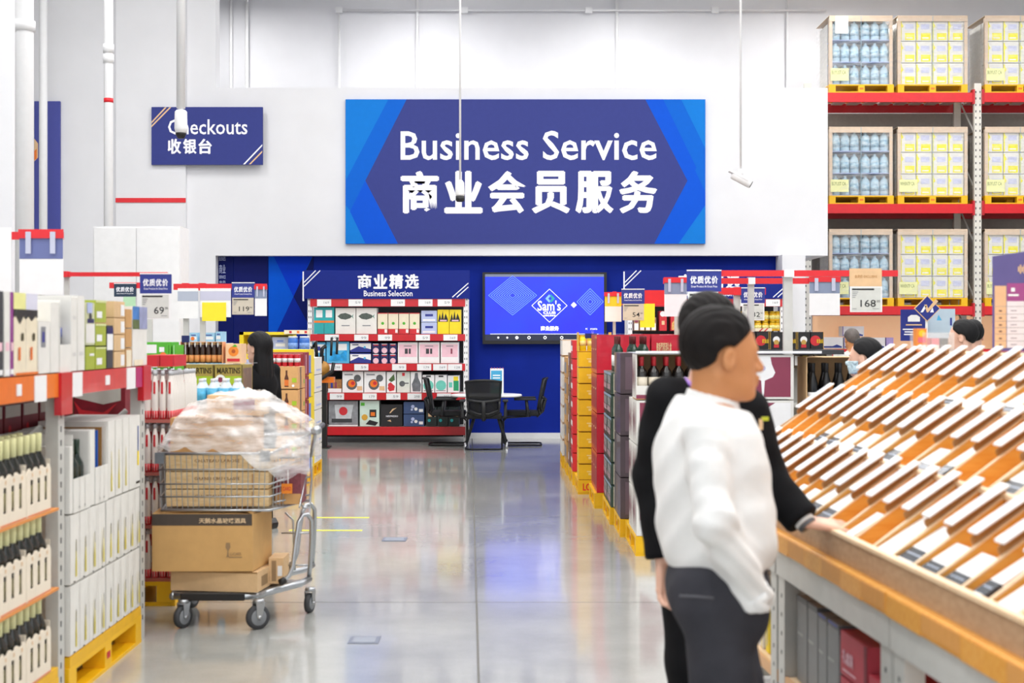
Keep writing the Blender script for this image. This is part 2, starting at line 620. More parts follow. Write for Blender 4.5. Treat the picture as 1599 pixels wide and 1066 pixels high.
pipe(38, 0.09, 13.5, 0, 9.5, 'thick white pipe rising past the blue banner', (P(0, 41, 13.5).z,))
pipe(170, 0.052, 16.1, 0, 9.5, 'thin white pipe with a small red band', (P(0, 92, 16.1).z, P(0, 76, 16.1).z), P(0, 157, 16.1).z)
pipe(68, 0.06, 20.8, 0, 9.5, 'white pipe crossing in front of the narrow blue banner')
for px_, r_, lb in [(530, 0.022, 'white conduit dropping at the end of the high conduit run'), (652, 0.03, 'white conduit on the high wall over the sign, above its first word'),
                    (964, 0.03, 'white conduit on the high wall above the second word of the sign'), (1230, 0.02, 'thin white conduit on the high wall near the pallet rack'),
                    (361, 0.03, 'slim white conduit high beside the checkouts sign'), (386, 0.035, 'slim twin white conduit high above the checkouts sign')]:
    pipe(px_, r_, 26.9, 0, P(0, 16, 26.9).z if px_ == 530 else 9.5, lb)
a, b = P(530, 16, 26.85), P(1290, 16, 26.85)
hp = MB().cyl(a, b, 0.02, WHITE, 8).build('conduit_run')
for q in (530, 726, 920, 1117):
    c = P(q, 16, 26.85)
    MB().cbox(c, (0.13, 0.08, 0.11), WHITE).build('junction_box', hp)
tag(hp, 'long horizontal white conduit with junction boxes on the high wall', 'pipe')

# ceiling lamps; the last row and the extra ones are added for brightness
LAMPE = M('lamp_diffuser', 'ffffff', 0.4, emit=6.0, var=0.0)


def lamp_build():
    o = thing('ceiling_lamp')
    MB().box(-0.28, -1.15, 0.02, 0.28, 1.15, 0.12, WHITE).build('housing', o)
    MB().box(-0.25, -1.1, 0.0, 0.25, 1.1, 0.018, LAMPE).build('diffuser', o)
    MB().cyl((0, -0.8, 0.12), (0, -0.8, 2.3), 0.012, STEEL, 6).build('suspension_rod', o)
    MB().cyl((0, 0.8, 0.12), (0, 0.8, 2.3), 0.012, STEEL, 6).build('suspension_rod', o)
    return o


for i, (x, y) in enumerate(LAMP_SPOTS):
    proto('lamp', lamp_build, (x, y, 7.9), 0, f'long white high-bay ceiling lamp, ' + (f'{ORD[i % 4]} across in the {ORD[i // 4]} row' if i < 24 else f'{ORD[i - 24]} of those added to brighten the pallet rack'), 'lamp', 'ceiling lamps')
lo = P(658, -8, 25.2)
proto('lamp', lamp_build, (lo.x, 25.2, lo.z), PI / 2, 'white ceiling lamp showing at the very top above the big sign', 'lamp', 'ceiling lamps')


# ------------------------------------------------------------------ signs
def px_sign(px0, py0, px1, py1, Y, mat, name, label, cat='sign', th=0.05):
    a, b = P(px0, py1, Y), P(px1, py0, Y)
    o = MB().box(0, 0, 0, b.x - a.x, th, b.z - a.z, mat).build(name, loc=(a.x, Y, a.z))
    tag(o, label, cat)
    s = F / Y

    def pt(x, y, k=1):
        return Vector(((x - px0) / s, -0.0015 * k, (py1 - y) / s))
    return o, pt


def sign_text(mb, t, pt, x0, y0, x1, y1, mat, bold=0.01, k=3):
    a, b = pt(x0, y1, k), pt(x1, y0, k)
    mb.text(t, (0, a.y, 0), (1, 0, 0), (0, 0, 1), a.x, a.z, b.x, b.z, mat, bold)


SB = [M('sign_navy_purple', '3a4286', 0.6, var=0.02, spec=.15), M('sign_blue', '0662cc', 0.6, var=0.02, spec=.15), M('sign_light_blue', '0d78d2', 0.6, var=0.02, spec=.15), M('sign_deep_blue', '0654d0', 0.6, var=0.02, spec=.15)]
so, pt = px_sign(540, 155, 1102, 380.5, YB - 0.06, SB[1], 'business_sign', 'wide blue sign lettered Business Service hung on the white bulkhead')
hexp = MB()
hexp.poly([pt(*q) for q in [(622, 380.4), (571, 282), (635.5, 155.1), (1008, 155.1), (1074, 282), (1022, 380.4)]], SB[0])
hexp.build('centre_panel', so)
fc = MB()
for pts_, mm, kk in [([(540, 155), (582, 155), (540, 232)], SB[2], 0.6), ([(540, 232), (582, 155), (607, 155), (540, 282)], SB[2], 0.4), ([(544, 234), (571, 282), (600, 332), (622, 380), (571, 380), (547, 330), (571, 282)], SB[3], 0.7),
                     ([(540, 320), (592, 380), (540, 380)], SB[2], 0.5), ([(1102, 155), (1064, 155), (1102, 232)], SB[2], 0.6), ([(1008, 155), (1036, 155), (1088, 262), (1074, 282)], SB[3], 0.7),
                     ([(1102, 300), (1102, 380), (1022, 380), (1074, 282), (1084, 262)], SB[3], 0.5), ([(1102, 320), (1102, 380), (1060, 380)], SB[2], 0.8)]:
    fc.poly([pt(x, y, kk) for x, y in pts_], mm)
fc.build('blue_facet', so)
lt = MB()
LETW = M('sign_white_lettering', 'f4f4fb', 0.5, var=0.01)
sign_text(lt, 'Business', pt, 626, 205, 826, 250, LETW, 0.012)
sign_text(lt, 'Service', pt, 848, 204, 1026, 250, LETW, 0.012)
lt.build('latin_lettering', so)
lt = MB()
for i, ch in enumerate('商业会员服务'):
    x0 = 628 + i * 68.2
    sign_text(lt, ch, pt, x0, 268, x0 + 56, 332, LETW, 0.032)
lt.build('chinese_lettering', so)

so, pt = px_sign(237, 167, 410.5, 257, YB - 0.15, M('checkout_navy', '3a4286', 0.6, var=0.02, spec=.15), 'checkouts_sign', 'small navy sign lettered Checkouts high on the white wall')
lt = MB()
sign_text(lt, 'Checkouts', pt, 263, 186, 387, 210, LETW, 0.01)
lt.build('latin_lettering', so)
lt = MB()
for i, ch in enumerate('收银台'):
    sign_text(lt, ch, pt, 263 + i * 24, 217, 263 + i * 24 + 20, 240, LETW, 0.03)
lt.build('chinese_lettering', so)
ln = MB()
for q, mm in [([(237, 190), (258, 167.5), (261, 167.5), (237, 193)], GOLD), ([(237, 196), (265, 167.5), (268, 167.5), (237, 199)], GOLD), ([(380, 256.5), (410, 225), (410, 228), (383, 256.5)], LETW), ([(389, 256.5), (410, 235), (410, 238), (392, 256.5)], GOLD)]:
    ln.poly([pt(x, y, 1) for x, y in q], mm)
ln.build('corner_line', so)

so, pt = px_sign(54, 158, 94, 372, YB - 0.06, M('banner_navy', '434a9a', 0.45, var=0.02), 'blue_banner', 'narrow tall blue banner with an orange mark behind a white pipe', 'banner')
m = MB()
m.poly([pt(*q) for q in [(54, 216), (60, 224), (60, 246), (54, 252)]], GOLD)
m.poly([pt(*q, 2) for q in [(54, 236), (58, 232), (58, 248), (54, 250)]], ORANGE)
m.build('emblem', so)


def cctv(px, py_end, Y, label, kind):
    x, z = P(px, 0, Y).x, P(0, py_end, Y).z
    o = thing('security_camera', (x, Y, z), label=label, cat='camera')
    rr = {'wide': 0.048, 'slim': 0.014, 'tilt': 0.014}[kind]
    MB().cyl((0, 0, 0.02), (0, 0, 9.5 - z), rr, WHITE, 10).build('pole', o)
    if kind == 'wide':
        MB().cyl((0, 0, 0.04), (0, 0, -0.01), 0.028, WHITE, 10).build('neck', o)
        MB().lathe([(0.06, -0.25), (0.072, -0.2), (0.068, -0.02), (0.05, 0.0)], WHITE, 14).build('housing', o)
        MB().lathe([(0.035, -0.31), (0.058, -0.27), (0.06, -0.245)], BLACK, 14).build('lens', o)
    elif kind == 'slim':
        MB().lathe([(0.05, -0.18), (0.058, -0.15), (0.05, -0.01), (0.03, 0.02)], WHITE, 12).build('housing', o)
        MB().lathe([(0.042, -0.245), (0.056, -0.225), (0.056, -0.175)], BLACK, 12).build('lens', o)
    else:
        T = Matrix.Translation((0, 0, -0.09)) @ Matrix.Rotation(math.radians(118), 4, 'Y')
        MB().cyl((0, 0, 0.03), (0, 0, -0.05), 0.03, WHITE, 10).build('joint', o)
        MB().lathe([(0.05, -0.12), (0.055, -0.1), (0.055, 0.13), (0.052, 0.14)], WHITE, 14, T=T).build('housing', o)
        MB().lathe([(0.045, 0.141), (0.045, 0.149)], BLACK, 14, T=T).build('lens', o)
        MB().cbox((-0.03, 0, -0.055), (0.26, 0.12, 0.01), WHITE, Matrix.Rotation(math.radians(28), 3, 'Y').to_4x4()).build('sunshield', o)
    return o


cctv(283, 172, 15.5, 'white security camera on a thick pole before the checkouts sign', 'wide')
cctv(719, 284, 17.5, 'small security camera on a thin rod before the big sign', 'slim')
cctv(1157, 268, 17.5, 'tilted white security camera on a thin rod beside the big sign', 'tilt')

# ------------------------------------------------------------------ television
SCR = M('screen_blue', '1838dc', 0.3, var=0.08, scale=1.2, emit=0.5, col2='2228cc')
SCRL = M('screen_line_blue', '6a94ff', 0.3, emit=0.9, var=0)
SCRW = M('screen_white', 'ffffff', 0.3, emit=0.75, var=0)
SCRK = M('screen_dark_strip', '20263c', 0.3, emit=0.25, var=0)
YT = YB + 0.1
tv, pt = px_sign(754, 425, 948, 537, YT, BLACK, 'television', 'large black framed television with a blue screen on the blue wall', 'television', 0.07)
m = MB()
m.poly([pt(*q, 1) for q in [(758, 531.5), (943.5, 531.5), (943.5, 429.5), (758, 429.5)]], SCR)
m.build('screen', tv)
m = MB()
m.poly([pt(*q, 2) for q in [(758, 531.5), (943.5, 531.5), (943.5, 522), (758, 522)]], SCRK)
m.poly([pt(*q, 2) for q in [(758, 432), (943.5, 432), (943.5, 428), (758, 428)]], M('screen_grey_strip', '6c7488', 0.3, emit=0.3))
m.poly([pt(*q, 3) for q in [(766, 521.6), (935, 521.6), (935, 521), (766, 521)]], SCRW)
for x in (779, 793, 808, 827, 852, 878):
    m.prints(pt(x - 4, 530.5, 3), (1, 0, 0), (0, 0, 1), 0.07, 0.07, [('c', .5, .5, .34 if x > 800 else .2, SCRW)] + ([('c', .5, .5, .2, SCRK)] if x > 820 else []))
m.build('control_strip', tv)
m = MB()


def ring(cx, cy, r, wd, mat, k=2, sy=1.0):
    p = [(cx, cy - r * sy), (cx + r, cy), (cx, cy + r * sy), (cx - r, cy)]
    q = [(cx, cy - (r - wd) * sy), (cx + r - wd, cy), (cx, cy + (r - wd) * sy), (cx - r + wd, cy)]
    for i in range(4):
        j = (i + 1) % 4
        m.poly([pt(*p[i], k), pt(*p[j], k), pt(*q[j], k), pt(*q[i], k)][::-1], mat)


for r_ in range(6, 40, 4):
    ring(801, 461, r_, 0.9, SCRL, sy=0.82)
for r_ in range(5, 22, 4):
    ring(922, 471, r_, 0.9, SCRL)
m.build('screen_pattern', tv)
m = MB()
ring(858.5, 477, 28, 1.0, SCRW, 3, 0.94)
ring(896.5, 476, 4.5, 4.4, SCRW, 3)
for t_, x0, y0, x1, y1, b_ in [("Sam's", 840, 469, 876, 485, 0.012), ('CLUB', 849, 486, 868, 490, 0.02), ('山姆会员商店', 849, 491, 868, 494, 0.01), ('商业服务', 845, 509, 873, 516, 0.02), ('扫码', 922, 512, 933, 515, 0.0), ('PC', 915, 512, 918, 515, 0.0)]:
    sign_text(m, t_, pt, x0, y0, x1, y1, SCRW, b_, 4)
m.poly([pt(*q, 4) for q in [(852, 466), (858, 459.5), (860.5, 462), (856.5, 466), (860.5, 470), (858, 472.5)]], SCRL)
m.poly([pt(*q, 4) for q in [(867, 466), (861, 459.5), (858.5, 462), (862.5, 466), (858.5, 470), (861, 472.5)]], TEAL)
m.build('screen_logo', tv)

# ------------------------------------------------------------------ the two gift racks at the back wall
YG = 20.85


def gift_rack(px0, px1, label, nkeep, tags):
    x0, x1 = P(px0, 0, YG).x, P(px1, 0, YG).x
    o = thing('gift_rack', ((x0 + x1) / 2, YG, 0), label=label, cat='rack')
    W = (x1 - x0) / 2
    zz = lambda py: P(0, py, YG).z
    # uprights with slots
    for sx in (-1, 1):
        for dy in (0.0, 0.55):
            u = MB().box(sx * W - 0.045 * (sx > 0) - 0.02 * (sx < 0), dy, 0, sx * W + 0.045 * (sx < 0) + 0.02 * (sx > 0), dy + 0.05, zz(466), PAPER).build('upright', o)
            if dy == 0.0:
                m = MB()
                for k in range(24):
                    z = 0.08 + k * 0.088
                    for ox in (-0.014, 0.016):
                        xx = sx * W + ox - sx * 0.012
                        m.box(xx - 0.005, -0.002, z, xx + 0.005, 0.0, z + 0.03, BLACK)
                m.build('slot_holes', u)
    MB().box(-W, 0.56, 0.05, W, 0.58, zz(466), M('rack_back_black', '15161c', 0.7)).build('back_panel', o)
    beams = [(466.5, 478.5), (521.5, 532), (567.5, 578.5), (613, 624), (666, 679)]
    for i, (a, b) in enumerate(beams):
        bm = MB().box(-W + 0.02, -0.02, zz(b), W - 0.02, 0.02, zz(a), RED).build('beam', o)
        if i:
            MB().box(-W + 0.03, 0.02, zz(a) - 0.02, W - 0.03, 0.55, zz(a), GREYM).build('shelf', o)
        for t in tags[i]:
            ta, tb = P(t, 0, YG).x - o.location.x, P(t + 22, 0, YG).x - o.location.x
            tg = MB().box(ta, -0.03, zz(b - 0.5), tb, -0.021, zz(a + 0.8), PAPER)
            tg.text(R.choice(['179', '99', '128', '169', '59', '298']), (0, -0.032, 0), (1, 0, 0), (0, 0, 1), ta + 0.1, zz(a + 7.5), tb - 0.03, zz(a + 4), GREYP)
            tg.build('price_tag', o)
    # header
    h0, h1 = P(px0 - 8, 0, YG).x - o.location.x, P(px1 + 5, 0, YG).x - o.location.x
    hd = MB().box(h0, -0.04, zz(466), h1, -0.01, zz(422), M('header_navy', '1b2a80', 0.6, var=0.02, spec=.15)).build('header_panel', o)
    m = MB()
    for i, ch in enumerate('商业精选'):
        a = P(px0 + 77 + i * 24.6, 0, YG).x - o.location.x
        m.text(ch, (0, -0.043, 0), (1, 0, 0), (0, 0, 1), a, zz(450.5), a + 0.195, zz(428.5), LETW, 0.03)
    a = P(px0 + 86, 0, YG).x - o.location.x
    m.text('Business Selection', (0, -0.043, 0), (1, 0, 0), (0, 0, 1), a, zz(462.5), a + 0.72, zz(453.5), LETW, 0.012)
    m.build('lettering', hd)
    m = MB()
    for (ax, ay, bx, by) in [(1, 441, 19, 422.5), (1, 447, 26, 422.5), (232, 464, 257, 442), (239, 464, 257, 448)]:
        A = Vector((P(px0 - 8 + ax, 0, YG).x - o.location.x, -0.042, zz(ay)))
        B = Vector((P(px0 - 8 + bx, 0, YG).x - o.location.x, -0.042, zz(by)))
        n = (B - A).normalized().cross(Vector((0, 1, 0))) * 0.007
        m.poly([A - n, B - n, B + n, A + n], LETW)
    m.box(h0 - 0.012, -0.05, zz(470), h0 + 0.006, 0, zz(424), LETW)
    m.build('white_line', hd)
    return o


gift_rack(483, 729, 'red shelved gift rack with a lettered navy header, left of the television', 0,
          [(496, 545, 611, 654, 684), (508, 554, 591, 650, 693), (513, 554, 613, 652, 677, 700), (516, 567, 604, 637, 683), ()])
gift_rack(983, 1224, 'second gift rack with navy header, mostly hidden behind the standing men', 1,
          [(1000, 1150, 1196), (1030, 1050, 1190), (1000, 1180), (), ()])


def goods(px0, px1, py0, py1, Y, name, label, base, front, cat='box', d=0.28, group=None, side=(), dy=0.0):
    "one box standing at depth Y that spans these pixels"
    a, b = P(px0, py1, Y), P(px1, py0, Y)
    o = carton(name, b.x - a.x, d, b.z - a.z, base, front, side or ())()
    o.location = ((a.x + b.x) / 2, Y + d / 2 + dy, a.z)
    return tag(o, label, cat, group)


T_ = M('teal_box', '28a8ac', 0.5, var=0.05)
sk = lambda m, *b: ('r',) + b + (m,)
G1 = 'gift boxes on the top shelf of the gift rack'
fr2 = [sk(PAPER, .1, .62, .42, .9), sk(PAPER, .58, .62, .9, .9), sk(ORANGE, 0, .42, 1, .5), sk(DKGREY, .49, 0, .51, .38)]
YS = YG + 0.03
zs1 = 521.4
goods(490.5, 522.5, 479.5, zs1, YS, 'gift_box', 'teal gift box, first on the top shelf of the gift rack', T_, fr2, group=G1)
FISH = M('fish_grey', '505a54', 0.5, var=0.3, scale=90)


def fish(cx, cy, s):
    return [('p', [(cx - s, cy), (cx - s * .6, cy + .1), (cx, cy + .13), (cx + s * .6, cy + .06), (cx + s * .8, cy), (cx + s * .6, cy - .07), (cx, cy - .13), (cx - s * .6, cy - .1)], FISH),
            ('p', [(cx + s * .75, cy), (cx + s, cy + .09), (cx + s * .9, cy), (cx + s, cy - .1)], M('fish_tail', '3f8c76', 0.5))]


for k, (a, b) in enumerate([(524, 556), (556.6, 589)]):
    goods(a, b, 480.5, zs1, YS, 'gift_box', f'white gift box printed with a grey fish, the {ORD[k]} of the pair', OFFW, fish(.5, .68, .4) + [sk(GREYP, .3, .3, .7, .34)], group=G1)
for k in range(4):
    a = 590 + k * 16.6
    goods(a, a + 16, 488, zs1, YS, 'gift_box', f'small cream gift box on a red base, {ORD[k]} of four beside the fish boxes', CREAM, [sk(REDP, 0, 0, 1, .24), sk(PAPER, .7, .05, .95, .22), ('c', .5, .5, .07, GREENP), sk(REDP, 0, .96, 1, 1)], group=G1)
for k in range(2):
    goods(658, 683, 484.5 + 18.6 * k, 503 + 18.4 * k, YS, 'gift_box', f'pale lavender gift box, {"upper" if k == 0 else "lower"} of two', LAV, [sk(NAVY, .25, .5, .75, .7), sk(PAPER, .1, .1, .9, .25)], group=G1)
pts_b = [(.05, .55), (.2, .85), (.3, .6), (.45, .95), (.55, .6), (.7, .85), (.9, .6), (.9, .5), (.05, .5)]
for k in range(2):
    goods(683.5 + 18.6 * k, 702 + 18.6 * k, 483, zs1, YS, 'gift_box', f'yellow gift box printed with dark bottles, {ORD[k]} of the pair by the upright', YELP, [('p', pts_b, BLKP), sk(PINKP, .2, .52, .8, .58)], group=G1)
G2 = 'gift boxes on the second shelf of the gift rack'
zs2 = 567.2
goods(488.5, 509, 534, zs2, YS, 'gift_box', 'clear blue and white gift box behind the black display post', SKYP, [sk(PAPER, .1, .5, .9, .9), sk(NAVY, .3, .6, .6, .8)], group=G2)
goods(510, 546, 533, zs2, YS, 'gift_box', 'bright blue wrapped gift box on the second shelf', SKYP, [('p', [(.1, .1), (.3, .6), (.6, .4), (.9, .7), (.9, .1)], M('wrap_blue', '2a9ad8', 0.3, var=.3)), sk(PAPER, .5, .6, .9, .9)], group=G2)
for k in range(2):
    goods(547, 580, 534 + 17 * k, 550 + 17 * k, YS, 'gift_box', f'navy and white wave gift box, {"upper" if k == 0 else "lower"} one on the second shelf', NAVY, [('p', [(0, .2), (.4, .6), (1, .3), (1, .9), (0, .9)], PAPER), sk(NAVYD, .1, .7, .4, .8), ('c', .7, .5, .12, SKYP)], group=G2)
for r_ in range(2):
    for k in range(3):
        a = 581 + k * 13.3
        goods(a, a + 12.8, 535.5 + 16.2 * r_, 551 + 16.2 * r_, YS, 'gift_box', f'tiny navy moon-printed gift box, {"upper" if r_ == 0 else "lower"} row, {ORD[k]} of three', NAVYD, [('c', .5, .25, .3, PINKP), sk(REDP, .2, .75, .8, .85), sk(PAPER, .15, .88, .85, .95)], group=G2)
for k, (a, b) in enumerate([(621.5, 653), (654, 687), (688.5, 717)]):
    goods(a, b, 534, zs2, YS, 'gift_box', f'pink and white cosmetics gift box, {ORD[k]} along the second shelf', PAPER, [sk(PINKP, .05, .3, .95, .9), sk(DKGREY if k < 2 else PINKP, .35, .45, .5, .7), sk(DKGREY if k < 2 else MAROON, .55, .45, .65, .7), sk(GREYP, .3, .8, .7, .84), sk(PAPER, .1, .05, .9, .25)], group=G2)
G3 = 'gift boxes on the third shelf of the gift rack'
zs3 = 612.8
PAN = M('pan_steel', '5d6064', 0.4, var=.2)
hot = [('c', .45, .38, .26, PAN), ('c', .45, .42, .18, ORANGE), ('c', .5, .44, .09, REDP), ('c', .72, .68, .17, PAN), sk(GREYP, .1, .82, .5, .88), sk(GOLD, .7, .1, .95, .3)]
goods(512.5, 534, 592, zs3, YS, 'gift_box', 'small bottle-printed gift box at the start of the third shelf', M('amber_print', 'a5713f', .5, var=.3), [sk(PAPER, 0, 0, 1, .3), sk(NAVY, .2, .35, .35, .8), sk(MAROON, .5, .35, .65, .8)], group=G3)
for k, (a, b) in enumerate([(534.8, 568), (568.8, 603)]):
    goods(a, b, 579.5, zs3, YS, 'gift_box', f'white hotpot pan gift box, {ORD[k]} of two', PAPER, hot, group=G3)
goods(604, 619, 580, zs3, YS, 'gift_box', 'white gift box printed with red chillies', PAPER, [('p', [(.1, .2), (.4, .5), (.9, .3), (.8, .1), (.3, .05)], REDP), ('p', [(.2, .6), (.8, .9), (.9, .6), (.5, .5)], M('herb_green', '4f6e3c', .5, var=.3)), ('c', .4, .35, .12, REDP)], group=G3)
goods(620, 641, 580, zs3, YS, 'gift_box', 'pale gift box printed with a small frying pan', M('sage_white', 'dde3da', .5), [('c', .4, .42, .14, PAN), sk(PAN, .55, .42, .9, .47), sk(REDP, .4, .8, .6, .95)], group=G3)
goods(641.5, 659, 580, zs3, YS, 'gift_box', 'white gift box with a grey kneeling figure print', PAPER, [('p', [(.2, .05), (.1, .4), (.35, .7), (.4, .95), (.65, .95), (.7, .7), (.95, .4), (.9, .05)], M('figure_grey', '6c7076', .5, var=.3))], group=G3)
MINT = M('mint_print', '6fd0bd', .5)
for k in range(2):
    a = 660 + 19.6 * k
    goods(a, a + 19, 585, zs3, YS, 'gift_box', f'white gift box with a mint green pot, {ORD[k]} of the pair', PAPER, [('c', .5, .4, .3, MINT), sk(DKGREY, .3, .88, .7, .97), sk(GREYP, .1, .08, .9, .12)], group=G3)
goods(699.3, 718, 586, zs3, YS, 'gift_box', 'green and white bottle gift box by the upright, third shelf', PAPER, [sk(M('deep_green_print', '1fa06c', .5), .5, .1, .95, .7), sk(YELP, .5, .7, .9, .95), sk(MINT, .1, .3, .4, .6)], group=G3)
G4 = 'gift boxes on the bottom shelf of the gift rack'
zs4 = 665.6
JUG = M('smoky_print', '8d8f94', .5, var=.25)
goods(513.5, 559.5, 625.5, zs4, YS, 'gift_box', 'large gift box printed with a smoky blender jug', JUG, [('p', [(.25, .25), (.2, .85), (.85, .85), (.75, .25)], M('jug_print', 'c8ccd0', .4, var=.1)), ('c', .5, .6, .17, REDP), sk(DKGREY, .1, .15, .8, .3), sk(PAPER, 0, 0, 1, .05)], group=G4)
goods(562, 593, 625, zs4, YS, 'gift_box', 'pale green gift box printed with a coffee press', M('pale_mint_box', 'cfe4d8', .5), [sk(BLKP, .5, .35, .85, .65), sk(ORANGE, .56, .4, .78, .55), ('p', [(.3, .08), (.5, .25), (.95, .15), (.8, .02)], BLKP), ('c', .25, .35, .12, M('tea_gold', 'd8a43a', .5)), sk(GREENP, .05, .8, .25, .92)], group=G4)
goods(594.5, 629, 631, zs4, YS, 'gift_box', 'black gift box with gold arc and white lettering', BLKP, [('t', 'NESPRESSO', .25, .42, .8, .5, LETW), ('p', [(.4, .6), (.55, .8), (.75, .85), (.6, .75), (.45, .6)], GOLD), ('p', [(.3, .25), (.5, .2), (.45, .3)], GOLD)], group=G4)
for k in range(2):
    goods(630.5, 663, 627 + 19.5 * k, 646 + 19.5 * k, YS, 'gift_box', f'dark blue gift box with a white blossom, {"upper" if k == 0 else "lower"} one', M('slate_box', '39507c', .5), [('c', .45, .6, .15, LAV), ('c', .6, .4, .14, PAPER), ('c', .4, .35, .1, LAV), sk(PAPER, .75, .15, .95, .4)], group=G4)
for k in range(3):
    a = 665.5 + 17.6 * k
    goods(a, a + 17, 635, zs4, YS, 'gift_box', f'black gift box with a copper band behind the chair, {ORD[k]} of three', M('black_teal_box', '23302f', .5), [sk(GOLD, .2, .5, .9, .7), ('c', .3, .3, .08, TEAL)], group=G4)

# second rack goods that show above the right hand stacks
G5 = 'goods on the second gift rack'
ys5 = 516.5
for k in range(4):
    a = 990 + k * 9
    goods(a, a + 8.5, 495, ys5, YS, 'snack_box', f'small brown and white snack box on the second gift rack, {ORD[k]} of four', M('snack_brown', 'b08a64', .5, var=.2), [sk(PAPER, .1, .05, .9, .55), ('c', .5, .75, .15, MAROON)], group=G5)
for k, (a, b, pr) in enumerate([(1030, 1042, 0), (1047.5, 1061, 1), (1061.8, 1075, 0), (1076, 1090, 1), (1091, 1105, 0)]):
    goods(a, b, 485 + 10 * 0, ys5, YS, 'nut_box', f'red nut gift box on the second rack, {ORD[k]} along', REDP, [('c', .45, .85, .14, PAPER)] + ([('p', [(.1, .05), (.15, .4), (.5, .55), (.9, .35), (.9, .05)], M('nut_print', 'dba860', .5, var=.4, scale=60))] if pr else [sk(GOLD, .3, .3, .7, .5)]), group=G5)


def jar():
    o = MB().lathe([(0.045, 0), (0.05, 0.01), (0.05, 0.1), (0.04, 0.12)], M('jar_gold', 'e0b01c', .3, var=.1), 12).build('jar')
    MB().lathe([(0.0508, 0.03), (0.0508, 0.085)], M('jar_label_yellow', 'f4e08a', .5, var=.3, scale=40), 12).build('paper_label', o)
    MB().lathe([(0.043, 0.12), (0.043, 0.145)], M('jar_lid', 'c9a828', .35, .5), 12).build('lid', o)
    return o


nj = 0
zj = P(0, 516.5, YG).z
for row in range(2):
    for dep in range(2):
        for px_ in (1128, 1139, 1150, 1161, 1186, 1197.5, 1209, 1220 - 3):
            lo = P(px_, 0, YG).x
            proto('jar', jar, (lo, YG + 0.1 + dep * 0.11, zj + 0.001 + row * 0.146), 0, f'yellow-labelled glass jar, {"upper" if row else "lower"} layer, {"front" if dep == 0 else "back"} row, {ORD[nj % 8]} along on the second rack', 'jar', 'jars on the second gift rack')
            nj += 1
for k in range(6):
    goods(1000 + k * 35, 1033 + k * 35, 540, 567, YS, 'gift_box', f'cream and red gift box low on the second rack, {ORD[k]} along', CREAM, [sk(REDP, 0, 0, 1, .4), ('c', .5, .7, .15, GREENP)], group=G5)

# ------------------------------------------------------------------ round table with three chairs
tx = P(760, 0, 20.2).x
TY = 20.15
tb = thing('round_table', (tx, TY, 0), label='round white meeting table below the television', cat='table')
MB().lathe([(0.49, 0.715), (0.51, 0.722), (0.51, 0.738), (0.5, 0.745)], PAPER, 40).build('tabletop', tb)
for an in (45, 135, 225, 315):
    c, s = math.cos(math.radians(an)), math.sin(math.radians(an))
    lg = MB().tube([(c * 0.12, s * 0.12, 0.715), (c * 0.4, s * 0.36, 0.05)], [0.028, 0.02], M('dark_leg', '26282c', .35, .3), 10).build('leg', tb)
    MB().lathe([(0.028, 0), (0.022, 0.02), (0.017, 0.075)], STEEL, 10, c=(c * 0.41, s * 0.37, 0)).build('foot', lg)
MB().cyl((0, 0, 0.68), (0, 0, 0.716), 0.15, DKGREY, 16).build('hub', tb)

cal = thing('desk_calendar', (P(777, 0, TY).x, TY - 0.02, 0.746), label='small blue tent card stand on the round table', cat='calendar')
hh = 0.37
MB().prism([(-0.1, -0.07, 0), (-0.1, -0.064, 0), (-0.1, 0.003, hh), (-0.1, -0.003, hh)], (0.19, 0, 0), PAPER).build('front_card', cal)
MB().prism([(-0.1, 0.07, 0), (-0.1, 0.064, 0), (-0.1, -0.003, hh), (-0.1, 0.003, hh)], (0.19, 0, 0), M('salmon_card', 'e9a48a', .5)).build('back_card', cal)
MB().prints((-0.1, -0.0715, 0), (1, 0, 0), Vector((0, 0.067, hh)).normalized(), 0.19, hh, [sk(M('tent_blue', '2f9cc8', .5), .06, .22, .88, .93), sk(MINT, .06, .05, .88, .22), ('c', .5, .4, .1, PAPER), sk(PAPER, .2, .72, .75, .76), sk(PAPER, .2, .62, .75, .66)]).build('printed_panel', cal)
for k in range(5):
    MB().tube([(-0.08 + 0.04 * k + 0.01 * math.cos(a) * 0, 0.014 * math.cos(a), hh + 0.012 * math.sin(a)) for a in [i * PI / 4 for i in range(8)]], 0.003, REDP, 5, closed=True).build('ring', cal)


MESHB = clear('black_chair_mesh', '17181a', 0.86, 0.7)
CHB = M('chair_black', '1b1c1f', 0.5, var=.1)


